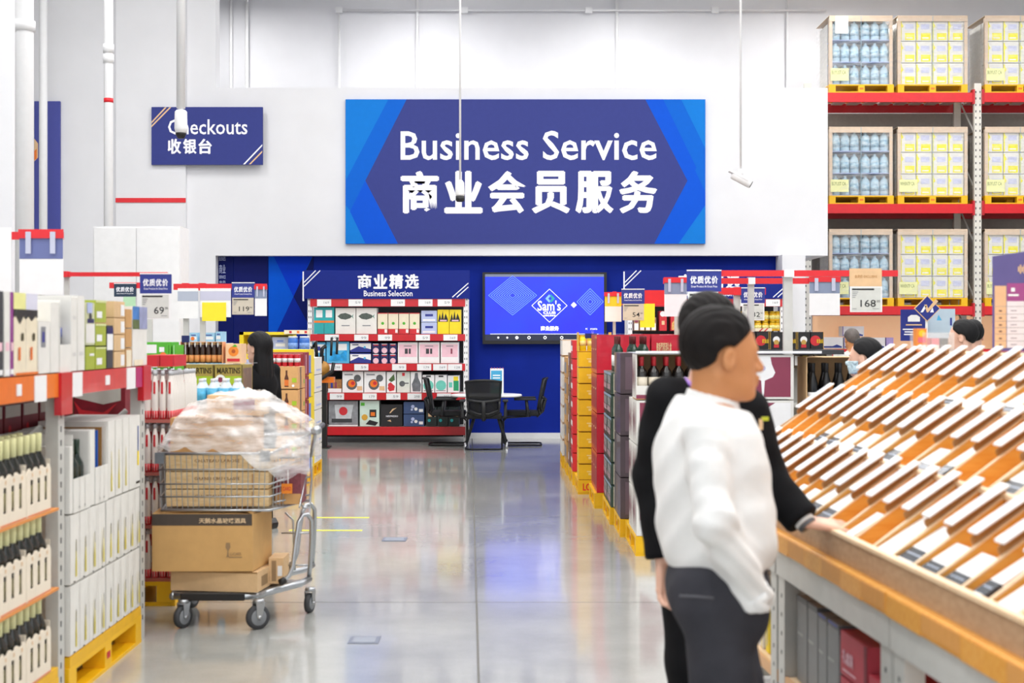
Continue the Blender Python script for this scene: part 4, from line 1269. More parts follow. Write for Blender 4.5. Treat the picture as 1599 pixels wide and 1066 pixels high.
def bottle_carton():
    "two bottles wide in slits, scalloped top; front towards -Y"
    w, d, h = .296, .3, .215
    o = thing('bottle_carton')
    mt_ = M('ivory_carton', 'f0e4d0', .55, var=.03)
    MB().box(-w / 2, -d / 2, 0, w / 2, d / 2, .004, mt_).build('base', o)
    f = MB()
    y = -d / 2
    sl = [-.085, .0, .085]
    xs = [-w / 2]
    for s_ in sl:
        xs += [s_ - .016, s_ + .016]
    xs += [w / 2]
    for i in range(len(xs) - 1):
        a, b = xs[i], xs[i + 1]
        if i % 2 == 0:
            n = 6
            top = []
            for q in range(n + 1):
                x = a + (b - a) * q / n
                top.append((x, y, .17 + .03 * abs(math.sin((x + w / 2) / .074 * PI)) ** .5 * .9))
            f.prism([(a, y, .004), (b, y, .004)] + top[::-1], (0, .004, 0), mt_)
        else:
            f.box(a, y, .004, b, y + .004, .05, mt_)
            f.box(a, y, .15, b, y + .004, .185, mt_)
    f.build('front_panel', o)
    MB().prints((-w / 2, y - .0005, .004), (1, 0, 0), (0, 0, 1), w, .18, [sk(GOLD, .2, .88, .24, .96), sk(GOLD, .5, .88, .54, .96), sk(GOLD, .8, .88, .84, .96), sk(ORANGE, .02, 0, .98, .03)]).build('printed_panel', o)
    for sx in (-1, 1):
        MB().box(sx * w / 2 - (.004 if sx > 0 else 0), -d / 2 + .004, .004, sx * w / 2 + (.004 if sx < 0 else 0), d / 2, h, mt_).build('side_panel', o)
    MB().box(-w / 2 + .004, d / 2 - .004, .004, w / 2 - .004, d / 2, h, mt_).build('back_panel', o)
    return o


YCAP = M('pale_yellow_capsule', 'f0eeb4', .4, var=.06)
YLAB = M('straw_label', 'ddd6a0', .5, var=.08)
OLG = M('black_olive_glass', '23241c', .12, coat=.5)
for t in range(3):
    for c in range(3):
        yc = 5.15 + c * .3
        proto('bcart', bottle_carton, (XL - .15, yc, tile_z[t]), PI / 2, f'ivory bottle carton with slit windows, {tier(t, 3)} tier, {ORD[c]} from the red sack', 'carton', 'ivory bottle cartons')
        for k in range(4):
            for r_ in range(2):
                proto('ycap', bottle('wine_bottle', OLG, YCAP, YLAB, h=.318, r=.035, labz=(.05, .12), capz=.235, neck=.0155), (XL - .045 - r_ * .078, yc - .111 + k * .074, tile_z[t] + .0045), 0,
                      f'pale yellow capped bottle, {tier(t, 3)} tier, {ORD[c * 4 + k]} from the red sack, {"front" if r_ == 0 else "second"} row', 'bottle', 'pale yellow capped bottles')
    if t:
        ts = MB().box(XL - .35, 4.99, tile_z[t] - .012, XL + .004, 5.99, tile_z[t] - .001, M('orange_board_edge', 'e0924a', .6)).build('cardboard_sheet')
        tag(ts, f'thin orange edged board under the {tier(t, 3)} tier of ivory bottle cartons', 'board')
for t in range(3):
    lcart(4.4, 4.98, .19 + t * .336, .333, .4, 'red_sack', f'red mottled package beside the bottle cartons, {tier(t, 3)} one', M('red_mottle', 'c8605c', .7, var=.3, scale=70, bump=.4), [sk(M('pink_band', 'dc9a92', .6), 0, .93, 1, .97)], 'package', 'red mottled packages')
for t in range(2):
    for c in range(2):
        lcart(5.0 + c * .5, 5.48 + c * .5, .19 + t * .42, .415, .5, 'carton', f'brown carton hidden behind the bottle cartons, {tier(t, 2)}, {"near" if c == 0 else "far"} one', KRAFT, (), group='brown cartons behind the bottle cartons', xf=XL - .42)
# white wine cartons
yb_bot = [sk(M('soft_grey_line', 'b8b6b0', .5), .492, 0, .508, 1)]


def panels(n):
    out = []
    for k in range(n):
        x = (k + .5) / n
        out += [sk(M('soft_grey_line', 'b8b6b0', .5), k / n, 0, k / n + .008, 1), ('p', [(x + .02, .08), (x + .02, .25), (x + .03, .4), (x + .034, .6), (x + .046, .6), (x + .05, .4), (x + .06, .25), (x + .06, .08)], M('pale_gold_bottle', 'd8c84a', .5)),
                sk(BLKP, x + .035, .45, x + .045, .62), sk(BLKP, k / n + .09 / n * 4, .01, k / n + .13 / n * 4, .03)]
    return out


for t in range(2):
    for c, n in enumerate((4, 5)):
        wd_ = .54 if c == 0 else .61
        y0_ = 6.155 + (0 if c == 0 else .545)
        proto(('pan', c), carton('wine_carton', wd_, .35, .308, OFFW, panels(n)), (XL - .175, y0_ + wd_ / 2, .19 + t * .311), PI / 2, f'wide white wine carton with thin gold bottles, {"bottom" if t == 0 else "middle"} tier, {"nearer" if c == 0 else "farther"} half', 'carton', 'wide white wine cartons')
    proto('panback', carton('wine_carton', 1.16, .6, .308, OFFW, ()), (XL - .36 - .3, 6.74, .19 + t * .311), PI / 2, f'white carton block behind the wine cartons, {"bottom" if t == 0 else "middle"} tier', 'carton')
z3 = .19 + 2 * .311


def tall_open(w, h=.345, lip=.15, d=.34):
    def go():
        o = thing('open_carton')
        MB().box(-w / 2, -d / 2, 0, w / 2, d / 2, .004, OFFW).build('base', o)
        MB().box(-w / 2, -d / 2, .004, w / 2, -d / 2 + .005, lip, OFFW).build('front_panel', o)
        MB().box(-w / 2, -d / 2 + .005, .004, -w / 2 + .005, d / 2, h, OFFW).build('side_panel', o)
        MB().box(w / 2 - .005, -d / 2 + .005, .004, w / 2, d / 2, h, OFFW).build('side_panel', o)
        MB().box(-w / 2 + .005, d / 2 - .005, .004, w / 2 - .005, d / 2, h, M('grey_carton_inside', 'b4b2ae', .6)).build('back_panel', o)
        MB().prints((-w / 2, -d / 2, .004), (1, 0, 0), (0, 0, 1), w, lip - .004, [sk(M('soft_grey_line', 'b8b6b0', .5), .33, 0, .345, 1), sk(M('soft_grey_line', 'b8b6b0', .5), .66, 0, .675, 1), sk(BLKP, .3, .08, .33, .14), sk(BLKP, .63, .08, .66, .14)]).build('printed_panel', o)
        return o
    return go


lcart(6.155, 6.2, z3, .3, .34, 'carton', 'narrow white carton at the upright, top tier', OFFW, (), group='top tier white cartons')
proto('to1', tall_open(.24), (XL - .17, 6.325, z3), PI / 2, 'open white carton of dark green bottles, top tier by the upright', 'carton')
proto('to2', tall_open(.2, .35, .17), (XL - .17, 6.63, z3), PI / 2, 'open white carton with a blue and a brown divider, top tier', 'carton')
lcart(6.45, 6.525, z3, .35, .34, 'carton', 'plain narrow white carton between the two open ones', OFFW, (), group='top tier white cartons')
for k, yk in enumerate((6.25, 6.325, 6.4)):
    for r_ in range(2):
        proto('dgb', bottle('wine_bottle', M('bottle_green_dark', '1e2e26', .15, coat=.4), DG, None, h=.305, r=.034, capz=.24), (XL - .05 - r_ * .09, yk, z3 + .006), 0, f'dark green bottle in the open carton by the upright, {ORD[k]} along, {"front" if r_ == 0 else "second"} row', 'bottle', 'dark green bottles in the open carton')
for k, yk in enumerate((6.565, 6.63, 6.695)):
    proto('gbb', bottle('wine_bottle', M('bottle_green_dark', '1e2e26', .15, coat=.4), M('grey_capsule', '5d6166', .4), None, h=.3, r=.031, capz=.24), (XL - .06, yk, z3 + .006), 0, f'dark bottle in the divided open carton, {ORD[k]} along', 'bottle', 'dark bottles in the divided carton')
tag(MB().box(XL - .3, 6.598, z3 + .12, XL - .01, 6.6, z3 + .34, M('divider_blue', '1c5cc0', .5)).box(XL - .3, 6.661, z3 + .08, XL - .01, 6.664, z3 + .35, M('divider_brown', 'a5763a', .6)).build('carton_divider'), 'blue and brown card divider in the open carton', 'divider')
tw = [(6.735, 6.86), (6.862, 6.99), (6.992, 7.11), (7.112, 7.325)]
for k, (ya, yb_) in enumerate(tw):
    fr = [sk(M('soft_grey_line', 'b8b6b0', .5), .0, 0, .02, 1), ('p', [(.4, .08), (.4, .25), (.46, .35), (.48, .6), (.52, .6), (.54, .35), (.6, .25), (.6, .08)], M('pale_gold_bottle', 'd8c84a', .5))]
    if k == 3:
        fr = [sk(YELP, .72, .3, .88, .5), sk(M('denim_print', '5a6ea8', .5), .75, .5, .85, .85), sk(BLKP, .6, .05, .95, .08)]
    lcart(ya, yb_, z3, .375, .34, 'carton', f'tall white wine carton with a thin gold bottle, {ORD[k]} after the divided open carton', OFFW, fr, group='top tier white cartons')
# red and white melon packs behind
for k in range(5):
    ya = 6.2 + k * .24
    lcart(ya, ya + .235, .19, .6, .4, 'carton', f'brown base carton in the back row behind the wine, {ORD[k]} along', KRAFT, (), group='brown base cartons in the back row', xf=XL - .55 - .42)
    pass

DRP = M('deep_red_pack', '7c1626', .5, var=.2)
for k in range(5):
    lcart(6.16 + k * .24, 6.39 + k * .24, z3 + .004, .46, .4, 'melon_pack', f'deep red and white pack behind the white wine cartons, {ORD[k]} along', DRP, [sk(M('grey_white_print', 'c8c8c0', .5), .06, .88, .94, 1), ('c', .3, .76, .04, REDP)], 'pack', 'deep red packs behind the white cartons', xf=XL - .375)
for k in range(4):
    lcart(5.0 + k * .24, 5.23 + k * .24, 1.027, .3, .4, 'melon_pack', f'deep red pack on the hidden brown cartons, {ORD[k]} along', M('wine_dark_pack', '4c1420', .5, var=.3), [sk(REDP, .1, .3, .3, .9)], 'pack', 'deep red packs on the brown cartons', xf=XL - .42)
put_pallet(-3.02, -2.09, 7.6, 8.0, 'yellow pallet behind the end of the storage rack')
for k in range(3):
    for t in range(2):
        proto('wdk', carton('carton', .3, .36, .4, M('wine_dark_pack', '4c1420', .5, var=.3), [sk(REDP, .1, .1, .2, .9), sk(REDP, .45, .1, .5, .9)]), (-2.24 - k * .305, 7.8, PZ + t * .402), 0, f'dark red carton past the end of the storage rack, {"lower" if t == 0 else "upper"}, {ORD[k]} from the aisle', 'carton', 'dark red cartons past the rack end')
    proto('mpk', carton('melon_pack', .3, .36, .37, DRP, [('p', [(.08, .84), (.08, 1), (.92, 1), (.92, .8), (.6, .74)], M('grey_white_print', 'c8c8c0', .5)), ('p', [(.05, .8), (.2, .66), (.6, .62), (.85, .76), (.6, .52), (.2, .5)], REDP), sk(M('leaf_dark', '2c3c24', .5), .0, .4, .06, .9)]), (-2.24 - k * .305, 7.8, PZ + .806), 0, f'large pack with a melon slice print past the rack end, {ORD[k]} from the aisle', 'pack', 'melon printed packs')

# ------------------------------------------------------------------ the stacks behind the cart, facing the camera
def stand_pallet(x0, x1, y0, y1, lb):
    return put_pallet(x0, x1, y0, y1, lb)


# A. white bottles with red labels
XA, YA = -1.985, 8.3
stand_pallet(XA - .78, XA, YA, YA + .9, 'yellow pallet under the white bottle packs behind the cart')
MILK = M('milky_plastic', 'f0ebe4', .35, var=.03)


def milkpack(nx=11, ny=7):
    def go():
        o = thing('bottle_pack')
        MB().box(-.25, -.16, 0, .25, .16, .02, M('tray_brown', 'b0645a', .6)).build('tray', o)
        for i in range(nx):
            for j in range(ny):
                if j and i < nx - 1 and j < ny - 1:
                    continue
                b = MB().lathe([(.018, 0), (.0205, .01), (.0205, .17), (.016, .22), (.01, .25), (.01, .262)], MILK, 8).build('bottle', o, loc=(-.225 + i * .045, -.137 + j * .045, .021))
                MB().lathe([(.012, .258), (.012, .284)], M('silver_cap', 'b9bcc0', .4), 8).build('cap', b)
                MB().lathe([(.0209, .0), (.0209, .05)], REDP, 10).build('red_label', b)
                MB().box(-.006, -.0225, .15, .006, -.0195, .22, REDP).build('red_mark', b)
        return o
    return go


for t in range(4):
    for c in range(2):
        proto('milk', milkpack(), (XA - .26, YA + .17 + c * .34, PZ + t * .312), 0, f'tray of white bottles with red labels behind the cart, {tier(t, 4)} tier, {"front" if c == 0 else "back"} one', 'pack', 'trays of white bottles with red labels')
for k in range(2):
    goods(226 + k * 24, 249.5 + k * 24, 554, 572.6, YA + .05, 'red_box', f'flat bright red box on the white bottle trays, {ORD[k]} one', REDP, [sk(MAROON, .9, 0, .92, 1)], group='flat red boxes', d=.3)

# B. green variety cartons on a stack at Y 9.7
YBk = 9.7
bx0, bx1 = P(226, 0, YBk).x, P(268, 0, YBk).x
for t in range(6):
    o = proto('under_green', carton('carton', .3, .3, .2, OFFW, [sk(GREENP, 0, 0, 1, .5)]), (bx1 - .15, YBk + .16, .0 + t * .2), 0, f'white and green carton supporting the green variety boxes, {tier(t, 6)} one', 'carton', 'white and green support cartons')
z_ = 1.2
vf = [('p', [(0, .0), (1, 0), (1, 1), (0, 1)], GREENP), sk(PAPER, .05, .55, .45, .9), ('c', .7, .45, .14, ORANGE), ('c', .8, .35, .1, M('jam_jar', 'b84a24', .5)), sk(PAPER, .55, .6, .75, .8), ('c', .45, .2, .08, MAROON), sk(PAPER, .05, .2, .3, .3)]
for t, lb in enumerate(('lower', 'upper')):
    o = carton('variety_box', .185 * 1, .24, .17 if t == 0 else .175, GREENP, vf if t else [('t', 'VARIETY', .1, .55, .9, .75, PAPER), sk(YELP, .1, .1, .5, .3)])()
    o.location = (P(247, 0, YBk).x, YBk + .12, 1.2 + t * .175 + (.0))
    tag(o, f'bright green variety snack box, {lb} one, above the flat red boxes', 'box', 'green variety boxes')
    if t == 0:
        for q in range(2):
            g_ = carton('variety_box', .03, .24, .33, GREENP, [sk(PAPER, .4, 0, .5, 1)])()
            g_.location = (P(262 + q * 8, 0, YBk).x + .01, YBk + .12, 1.2)
            tag(g_, f'thin upright green box beside the variety boxes, {ORD[q]} one', 'box', 'green variety boxes')

# C. olive crates
YM = 10.3
OLV = M('olive_gold_crate', 'b09a4c', .5, var=.08)
mx0, mx1 = P(245, 0, YM).x, P(380, 0, YM).x
stand_pallet(mx0, mx1, YM, YM + .9, 'yellow pallet under the olive gold cartons')
wm = (mx1 - mx0) / 3
zt_ = P(0, 568.5, YM).z
hm = (zt_ - PZ) / 5
mf = [('t', 'MARTINS', .08, .74, .92, .92, M('dark_olive', '4a3c1c', .5), .02), sk(M('lime_band', 'a9c62c', .5), .35, .42, 1, .66), ('c', .2, .55, .16, PAPER), ('c', .2, .55, .08, MAROON), sk(M('dark_olive', '4a3c1c', .5), .97, 0, 1, 1)]
for t in range(5):
    for c in range(3):
        proto('mart', carton('olive_carton', wm - .003, .4, hm - .003, OLV, mf, [sk(M('brown_glass_side', '8a6c4a', .3, var=.3), .05, .05, .95, .9)]), (mx0 + wm * (c + .5), YM + .2, PZ + t * hm), 0, f'olive gold lettered carton, {tier(t, 5)} tier, {ORD[c]} from the storage rack', 'carton', 'olive gold lettered cartons')
tag(MB().box(P(262, 0, YM).x, YM - .03, zt_, mx1 + .03, YM + .42, zt_ + .006, ACRYL).build('acrylic_sheet'), 'clear sheet lying on the olive gold cartons', 'sheet')
bs = P(288, 0, YM).x
for r_ in range(2):
    for k in range(7):
        proto('brownb', bottle('beer_bottle', M('brown_beer_glass', '3c2416', .2, coat=.3), GOLD, M('orange_beer_label', 'e39a56', .5, var=.1), h=.155, r=.019, labz=(.01, .06), capz=.135, neck=.009, style='soft'), (bs + k * .042, YM + .05 + r_ * .05, zt_ + .007), 0, f'small brown beer bottle with orange label, {ORD[k]} in the {"front" if r_ == 0 else "second"} row', 'bottle', 'small brown beer bottles')
MBt = MB().box(bs - .03, YM + .01, zt_ + .007, bs - .026, YM + .13, zt_ + .16, M('peach_card', 'e8a878', .5)).box(bs + .275, YM + .01, zt_ + .007, bs + .279, YM + .13, zt_ + .16, M('peach_card', 'e8a878', .5)).box(bs - .03, YM + .01, zt_ + .16, bs + .279, YM + .13, zt_ + .164, M('peach_card', 'e8a878', .5))
tag(MBt.build('card_sleeve'), 'peach card sleeve around the small brown beer bottles', 'sleeve')
goods(352, 378, 536, 568, YM + .03, 'peach_box', 'box printed with a large orange peach beside the beer bottles', M('peach_box_pale', 'eec49a', .5), [('c', .5, .62, .26, M('peach_orange', 'ef8a2c', .5)), ('c', .5, .62, .1, M('peach_stone', 'b4541c', .5)), ('p', [(.4, .85), (.6, .98), (.75, .85)], GREENP), sk(REDP, .1, .1, .9, .25)], d=.2)
ntag = MB().box(P(285, 0, YM).x, YM - .02, zt_ + .16, P(297, 0, YM).x, YM - .015, zt_ + .21, NAVYD).build('small_tag')
MB().box(P(291, 0, YM).x - .003, YM - .019, zt_ + .006, P(291, 0, YM).x + .003, YM - .016, zt_ + .16, GREYM).build('stem', ntag)
tag(ntag, 'small navy price flag standing by the beer bottles', 'tag')

# D. blue and white bottle packs in front of the olive crates
YD = 9.25
dx0, dx1 = P(280, 0, YD).x, P(372, 0, YD).x
stand_pallet(dx0 - .05, dx1 + .05, YD, YD + .8, 'yellow pallet under the brown carton stack behind the cart')
hD = (P(0, 640, YD).z - PZ) / 3
for t in range(3):
    for c in range(2):
        proto('tanbig', carton('kraft_carton', (dx1 - dx0) / 2 - .003, .5, hD - .003, KRAFTL, [sk(SKYP, .3, .4, .55, .95), sk(PAPER, .35, .5, .45, .8)]), (dx0 + (dx1 - dx0) * (c + .5) / 2, YD + .25, PZ + t * hD), 0, f'pale brown carton with blue mark behind the cart, {tier(t, 3)} tier, {"first" if c == 0 else "second"} along', 'carton', 'pale brown cartons with blue marks')
zD = PZ + 3 * hD
for k in range(5):
    for r_ in range(2):
        proto('bluew', bottle('water_bottle', M('pale_water_plastic', 'dfe9ee', .15, var=.05), M('white_cap', 'eeeeee', .4), M('aqua_label', '4fa8cc', .4, var=.3, scale=30), h=.2, r=.037, labz=(.03, .14), capz=.18, neck=.014, style='soft'), (dx0 + .05 + k * .078, YD + .08 + r_ * .09, zD + .001), 0, f'clear water bottle with aqua label on the pale brown cartons, {ORD[k]} in the {"front" if r_ == 0 else "second"} row', 'bottle', 'water bottles with aqua labels')

# E. blue cartons behind the beer
YE = 13.0
ez = P(0, 535, YE).z
ex0, ex1 = P(290, 0, YE).x, P(352, 0, YE).x
for t in range(5):
    proto('elow', carton('carton', ex1 - ex0, .4, ez / 5 - .002, OFFW, [sk(SKYP, 0, .2, 1, .5)]), ((ex0 + ex1) / 2, YE + .2, t * ez / 5), 0, f'white and blue carton far behind the beer bottles, {tier(t, 5)} one', 'carton', 'white and blue cartons')
for k, (a, b, y0_) in enumerate([(296, 309, 519), (314, 336, 519), (337, 346, 517), (340, 352, 531)]):
    if k < 3:
        goods(a, b, y0_, 535, YE + .02, 'blue_box', f'small pale blue printed box on top, {ORD[k]} along', M('pale_blue_box', '9ccbe4', .5, var=.1), [sk(PAPER, .1, .3, .9, .6), sk(NAVY, .2, .7, .8, .8)] + ([('c', .4, .4, .2, ORANGE)] if k == 0 else []), group='small pale blue boxes', d=.25)

# F. tan bottle cartons, cans, drums, yellow display
YF = 14.0
fx0, fx1 = P(392, 0, YF).x, P(466, 0, YF).x
stand_pallet(fx0, fx1, YF, YF + .58, 'yellow pallet under the tan beer cartons')
zf = P(0, 572, YF).z
hf = (zf - PZ) / 5
tf = [('p', [(.42, .1), (.42, .5), (.47, .65), (.47, .85), (.55, .85), (.55, .65), (.6, .5), (.6, .1)], M('bottle_brown_print', '5a2e18', .5)), sk(M('label_orange', 'e0742c', .5), .42, .15, .6, .42), ('c', .8, .15, .06, PAPER), sk(M('lime_band', 'a9c62c', .5), .75, .3, .95, .5), sk(M('tan_line', '9c7444', .5), 0, 0, 1, .03)]
TAN = M('tan_beer_carton', 'dca86c', .6, var=.05)
for t in range(5):
    for c in range(2):
        proto('tan', carton('beer_carton', (fx1 - fx0) / 2 - .003, .5, hf - .003, TAN, tf, [sk(M('brown_glass_side', '8a6c4a', .3, var=.3), .3, .0, .5, 1), sk(GREENP, .8, .2, .9, .4)]), (fx0 + (fx1 - fx0) * (c + .5) / 2, YF + .25, PZ + t * hf), 0, f'tan carton printed with a brown bottle, {tier(t, 5)} tier, {"farther from" if c == 0 else "beside"} the aisle', 'carton', 'tan beer cartons')
CANR = M('red_can', 'c8202c', .3, coat=.3)


def can():
    o = MB().lathe([(.024, 0), (.027, .006), (.027, .112), (.024, .12)], CANR, 12).build('can')
    MB().lathe([(.0273, .04), (.0273, .08)], M('can_white', 'e8e0e0', .4, var=.3, scale=70), 12).build('label_band', o)
    return o


cx0 = P(420, 0, YF).x
for r_ in range(2):
    for k in range(5):
        proto('can', can, (cx0 + .035 + k * .06, YF + .04 + r_ * .06, zf + .001), 0, f'red drinks can on the tan cartons, {ORD[k]} in the {"front" if r_ == 0 else "second"} row', 'can', 'red drinks cans')
tag(MB().box(cx0, YF + .005, zf + .122, cx0 + .32, YF + .14, zf + .127, ACRYL).build('acrylic_sheet'), 'clear sheet over the red drinks cans', 'sheet')
# side stacks that follow towards the rack
XS = lambda Y: -2.125 - .058 * (Y - 14)
for (ya, dd, n, h_, nm, mt_, fr) in [(14.62, .4, 5, .255, 'dark red bottle carton', M('dark_red_far', '8e2a2c', .5, var=.25, scale=14), [sk(PINKP, .4, .1, .5, .9)]), (15.1, .5, 5, .26, 'yellow and blue carton', YELP, [sk(M('cornflower', '6f8ad8', .5), 0, .0, .5, .75)]), (15.7, .8, 6, .2, 'white carton with yellow edge', OFFW, [sk(YELP, 0, 0, .2, 1), sk(LAV, .4, .2, .9, .3)])]:
    stand_pallet(XS(ya) - .8, XS(ya), ya, ya + dd, f'yellow pallet under the {nm}s')
    for t in range(n):
        proto(('s', nm), carton('carton', dd - .01, .5, h_ - .003, mt_, fr, fr), (XS(ya) - .25, ya + dd / 2, PZ + t * h_), PI / 2, f'{nm} facing the aisle behind the cart, {tier(t, n)} tier', 'carton', nm + 's')
# yellow display tray box and blue drums, farther back
YH = 16.6
hx0, hx1 = P(365, 0, YH).x, P(450, 0, YH).x
hz0 = P(0, 552, YH).z
for t in range(4):
    proto('ylow', carton('carton', hx1 - hx0, .4, hz0 / 4 - .002, YELP, [sk(LAV, .1, .1, .9, .8)]), ((hx0 + hx1) / 2, YH + .55, t * hz0 / 4), 0, f'wide yellow carton below the yellow framed display, {tier(t, 4)} one', 'carton', 'wide yellow cartons')
yd = thing('yellow_display', ((hx0 + hx1) / 2, YH + .36, hz0), label='yellow framed display box with lavender packs behind the long haired woman', cat='display')
W2 = (hx1 - hx0) / 2
H2 = P(0, 518, YH).z - hz0
MB().box(-W2, 0, 0, -W2 + .05, .3, H2, YELP).build('side_panel', yd)
MB().box(W2 - .05, 0, 0, W2, .3, H2, YELP).build('side_panel', yd)
MB().box(-W2, 0, H2 - .035, W2, .3, H2, YELP).build('top_panel', yd)
MB().box(-W2 + .05, .25, 0, W2 - .05, .26, H2 - .036, YELP).build('back_panel', yd)
for k in range(2):
    o = carton('lavender_pack', .2, .15, H2 - .06, LAV, [sk(PAPER, .2, .4, .8, .6), sk(M('cornflower', '6f8ad8', .5), .3, .7, .7, .8)])()
    o.location = ((hx0 + hx1) / 2 + W2 - .16 - k * .21, YH + .5, hz0 + .001)
    tag(o, f'lavender pack in the yellow display, {"first" if k == 0 else "second"} from the aisle', 'pack', 'lavender packs')


def drum():
    o = MB().lathe([(.05, 0), (.062, .01), (.062, .15), (.055, .17)], M('drum_blue', '3f74c8', .35, var=.08), 14).build('blue_tub')
    MB().lathe([(.057, .17), (.057, .19)], M('drum_lid', 'dfe6ee', .4), 14).build('lid', o)
    MB().lathe([(.0625, .05), (.0625, .11)], M('drum_label', '7ea2dc', .4, var=.2, scale=30), 14).build('paper_label', o)
    return o


for k, pxx in enumerate((452, 470)):
    proto('drum', drum, (P(pxx, 0, YH).x, YH + .3, P(0, 550, YH).z), 0, f'blue tub with pale lid behind the red cans, {"first" if k == 0 else "second"} along', 'tub', 'blue tubs')
dxa, dxb = P(440, 0, YH).x, P(483, 0, YH).x
tag(MB().box(dxa, YH + .2, 0, dxb, YH + .5, P(0, 550, YH).z - .002, OFFW).build('plinth_box'), 'tall white plinth box under the blue tubs', 'box')
goods(444, 484, 515, 521.5, YH + .28, 'flat_box', 'flat printed box on the blue tubs', CREAM, [sk(REDP, .2, .2, .3, .8), sk(ORANGE, .5, .2, .6, .8), sk(REDP, .8, .2, .9, .8)], d=.15)

# ------------------------------------------------------------------ shopping cart with boxes and plastic film
CH = M('cart_silver', 'b4b8bc', .28, .85, var=.05)
cart = thing('shopping_cart', (-1.5, 7.95, 0), label='silver stock cart loaded with boxes and wrapped in plastic film', cat='cart')
O_ = Vector((-1.5, 7.95, 0))


def Q(px, py, Y):
    return P(px, py, Y) - O_


YN = 7.72
zb_, zr_ = Q(0, 797, YN).z, Q(0, 708, YN).z
A_, B_, C_, D_ = Vector((Q(247, 0, YN).x, YN - O_.y)), Vector((Q(424, 0, YN).x, YN - O_.y)), Vector((Q(488, 0, 8.2).x, 8.2 - O_.y)), Vector((Q(262, 0, 8.3).x + .0, 8.3 - O_.y))


def v3(p, z):
    return Vector((p[0], p[1], z))


def inset(z):
    k = (z - zb_) / (zr_ - zb_)
    s_ = .955 + .045 * k
    c = (A_ + B_ + C_ + D_) / 4
    return [c + (p - c) * s_ for p in (A_, B_, C_, D_)]


for z in (zb_, .69 + .02, .78, .86):
    a, b, c, d = inset(z)
    MB().tube([v3(a, z), v3(b, z), v3(c, z + (.0 if z < .7 else .03)), v3(d, z)], .0045 if z > zb_ else .007, CH, 6, closed=True).build('basket_rail', cart)
rim = MB().tube([v3(A_, zr_), v3(B_, zr_), v3(C_, zr_ + .08), v3(D_, zr_ + .03)], .009, CH, 8, closed=True).build('basket_rim', cart)
wr = MB()
a0, b0, c0, d0 = inset(zb_)
for (p, q, p2, q2, n, dz1, dz2) in [(A_, B_, a0, b0, 20, 0, 0), (B_, C_, b0, c0, 12, 0, .08), (A_, D_, a0, d0, 18, 0, .03), (D_, C_, d0, c0, 20, .03, .08)]:
    for k in range(1, n):
        t = k / n
        top, bot = p.lerp(q, t), p2.lerp(q2, t)
        wr.tube([v3(bot, zb_), v3(top, zr_ + dz1 + (dz2 - dz1) * t)], .0024, CH, 4, caps=False)
for k in range(1, 12):
    t = k / 12
    wr.tube([v3(a0.lerp(d0, t), zb_), v3(b0.lerp(c0, t), zb_)], .003, CH, 4, caps=False)
tag(wr.build('wire_grid', cart), kind='stuff')
for px_, py_ in ((250, 715), (415, 712)):
    c = Q(px_, py_, YN - .012)
    MB().cbox(c, (.05, .02, .06), M('corner_guard_grey', '6f747a', .5)).build('corner_guard', cart)
# child seat wires on the aisle side
for (x0, y0, x1, y1) in [(426, 738, 462, 727), (426, 762, 484, 744), (428, 784, 484, 772), (468, 792, 478, 742)]:
    MB().tube([Q(x0, y0, 7.8), Q(x1, y1, 8.1)], .005, CH, 6).build('seat_wire', cart)
MB().tube([Q(472, 745, 8.02), Q(470, 785, 8.02), Q(474, 793, 8.02), Q(484, 792, 8.1), Q(487, 750, 8.12), Q(487, 700, 8.12)], .006, CH, 6).build('seat_wire', cart)
# handle
MB().tube([Q(494, 672, 7.92), Q(494, 672, 7.92) + Vector((-.03, .5, 0))], .016, DKGREY, 10).build('handle', cart)
MB().tube([Q(486, 712, 8.1), Q(490, 690, 8.02), Q(493, 676, 7.97)], .011, CH, 8).build('handle_bracket', cart)
MB().cyl(Q(497, 671, 7.9), Q(492, 673, 7.94), .024, CH, 12).build('handle_cap', cart)
# frame
for dy, dx in ((0, 0), (.48, -.05)):
    f = lambda px, py, y: Q(px, py, y) + Vector((dx, dy, 0))
    MB().tube([f(442, 906, 7.86), f(452, 899, 7.88), f(458, 884, 7.9), f(463, 840, 7.93), f(467, 815, 7.96), f(473, 804, 7.98), f(481, 803, 8.0), f(487, 812, 8.02), f(487, 840, 8.04), f(485, 880, 8.06), f(483, 903, 8.08)], .013, CH, 10).build('rear_frame', cart)
    MB().cyl(f(438, 909, 7.85), f(445, 905, 7.87), .019, BLACK, 12).build('tube_cap', cart)
    MB().tube([f(484, 903, 8.08), f(470, 911, 8.0), f(420, 924, 7.82), f(405, 929, 7.77), f(385, 931, 7.73), f(272, 930, 7.73)], .019, CH, 10).build('chassis_rail', cart)
MB().tube([Q(440, 832, 8.1), Q(484, 832, 8.1)], .005, CH, 6).build('cross_bar', cart)
MB().tube([Q(450, 882, 8.1), Q(484, 882, 8.1)], .005, CH, 6).build('cross_bar', cart)
MB().tube([Q(446, 800, 8.2), Q(458, 812, 8.2), Q(461, 890, 8.2)], .006, CH, 6).build('cross_bar', cart)
a, b = Q(283, 925, 7.70), Q(383, 937, 7.70)
MB().box(a.x, a.y - .02, b.z, b.x, a.y + .005, a.z, BLACK).build('bumper', cart, bevel=.004)
MB().cyl(Q(270, 931, 7.73), Q(270, 931, 7.73) + Vector((-.05, .5, 0)), .019, CH, 10).build('chassis_bar', cart)
tz = Q(0, 925, 7.73).z
MB().prism([v3((Q(268, 0, 7.75).x, 7.75 - O_.y), tz - .012), v3((Q(410, 0, 7.75).x, 7.75 - O_.y), tz - .012), v3((Q(470, 0, 8.15).x, 8.15 - O_.y), tz - .012), v3((Q(285, 0, 8.25).x, 8.25 - O_.y), tz - .012)], (0, 0, .01), CH).build('platform', cart)


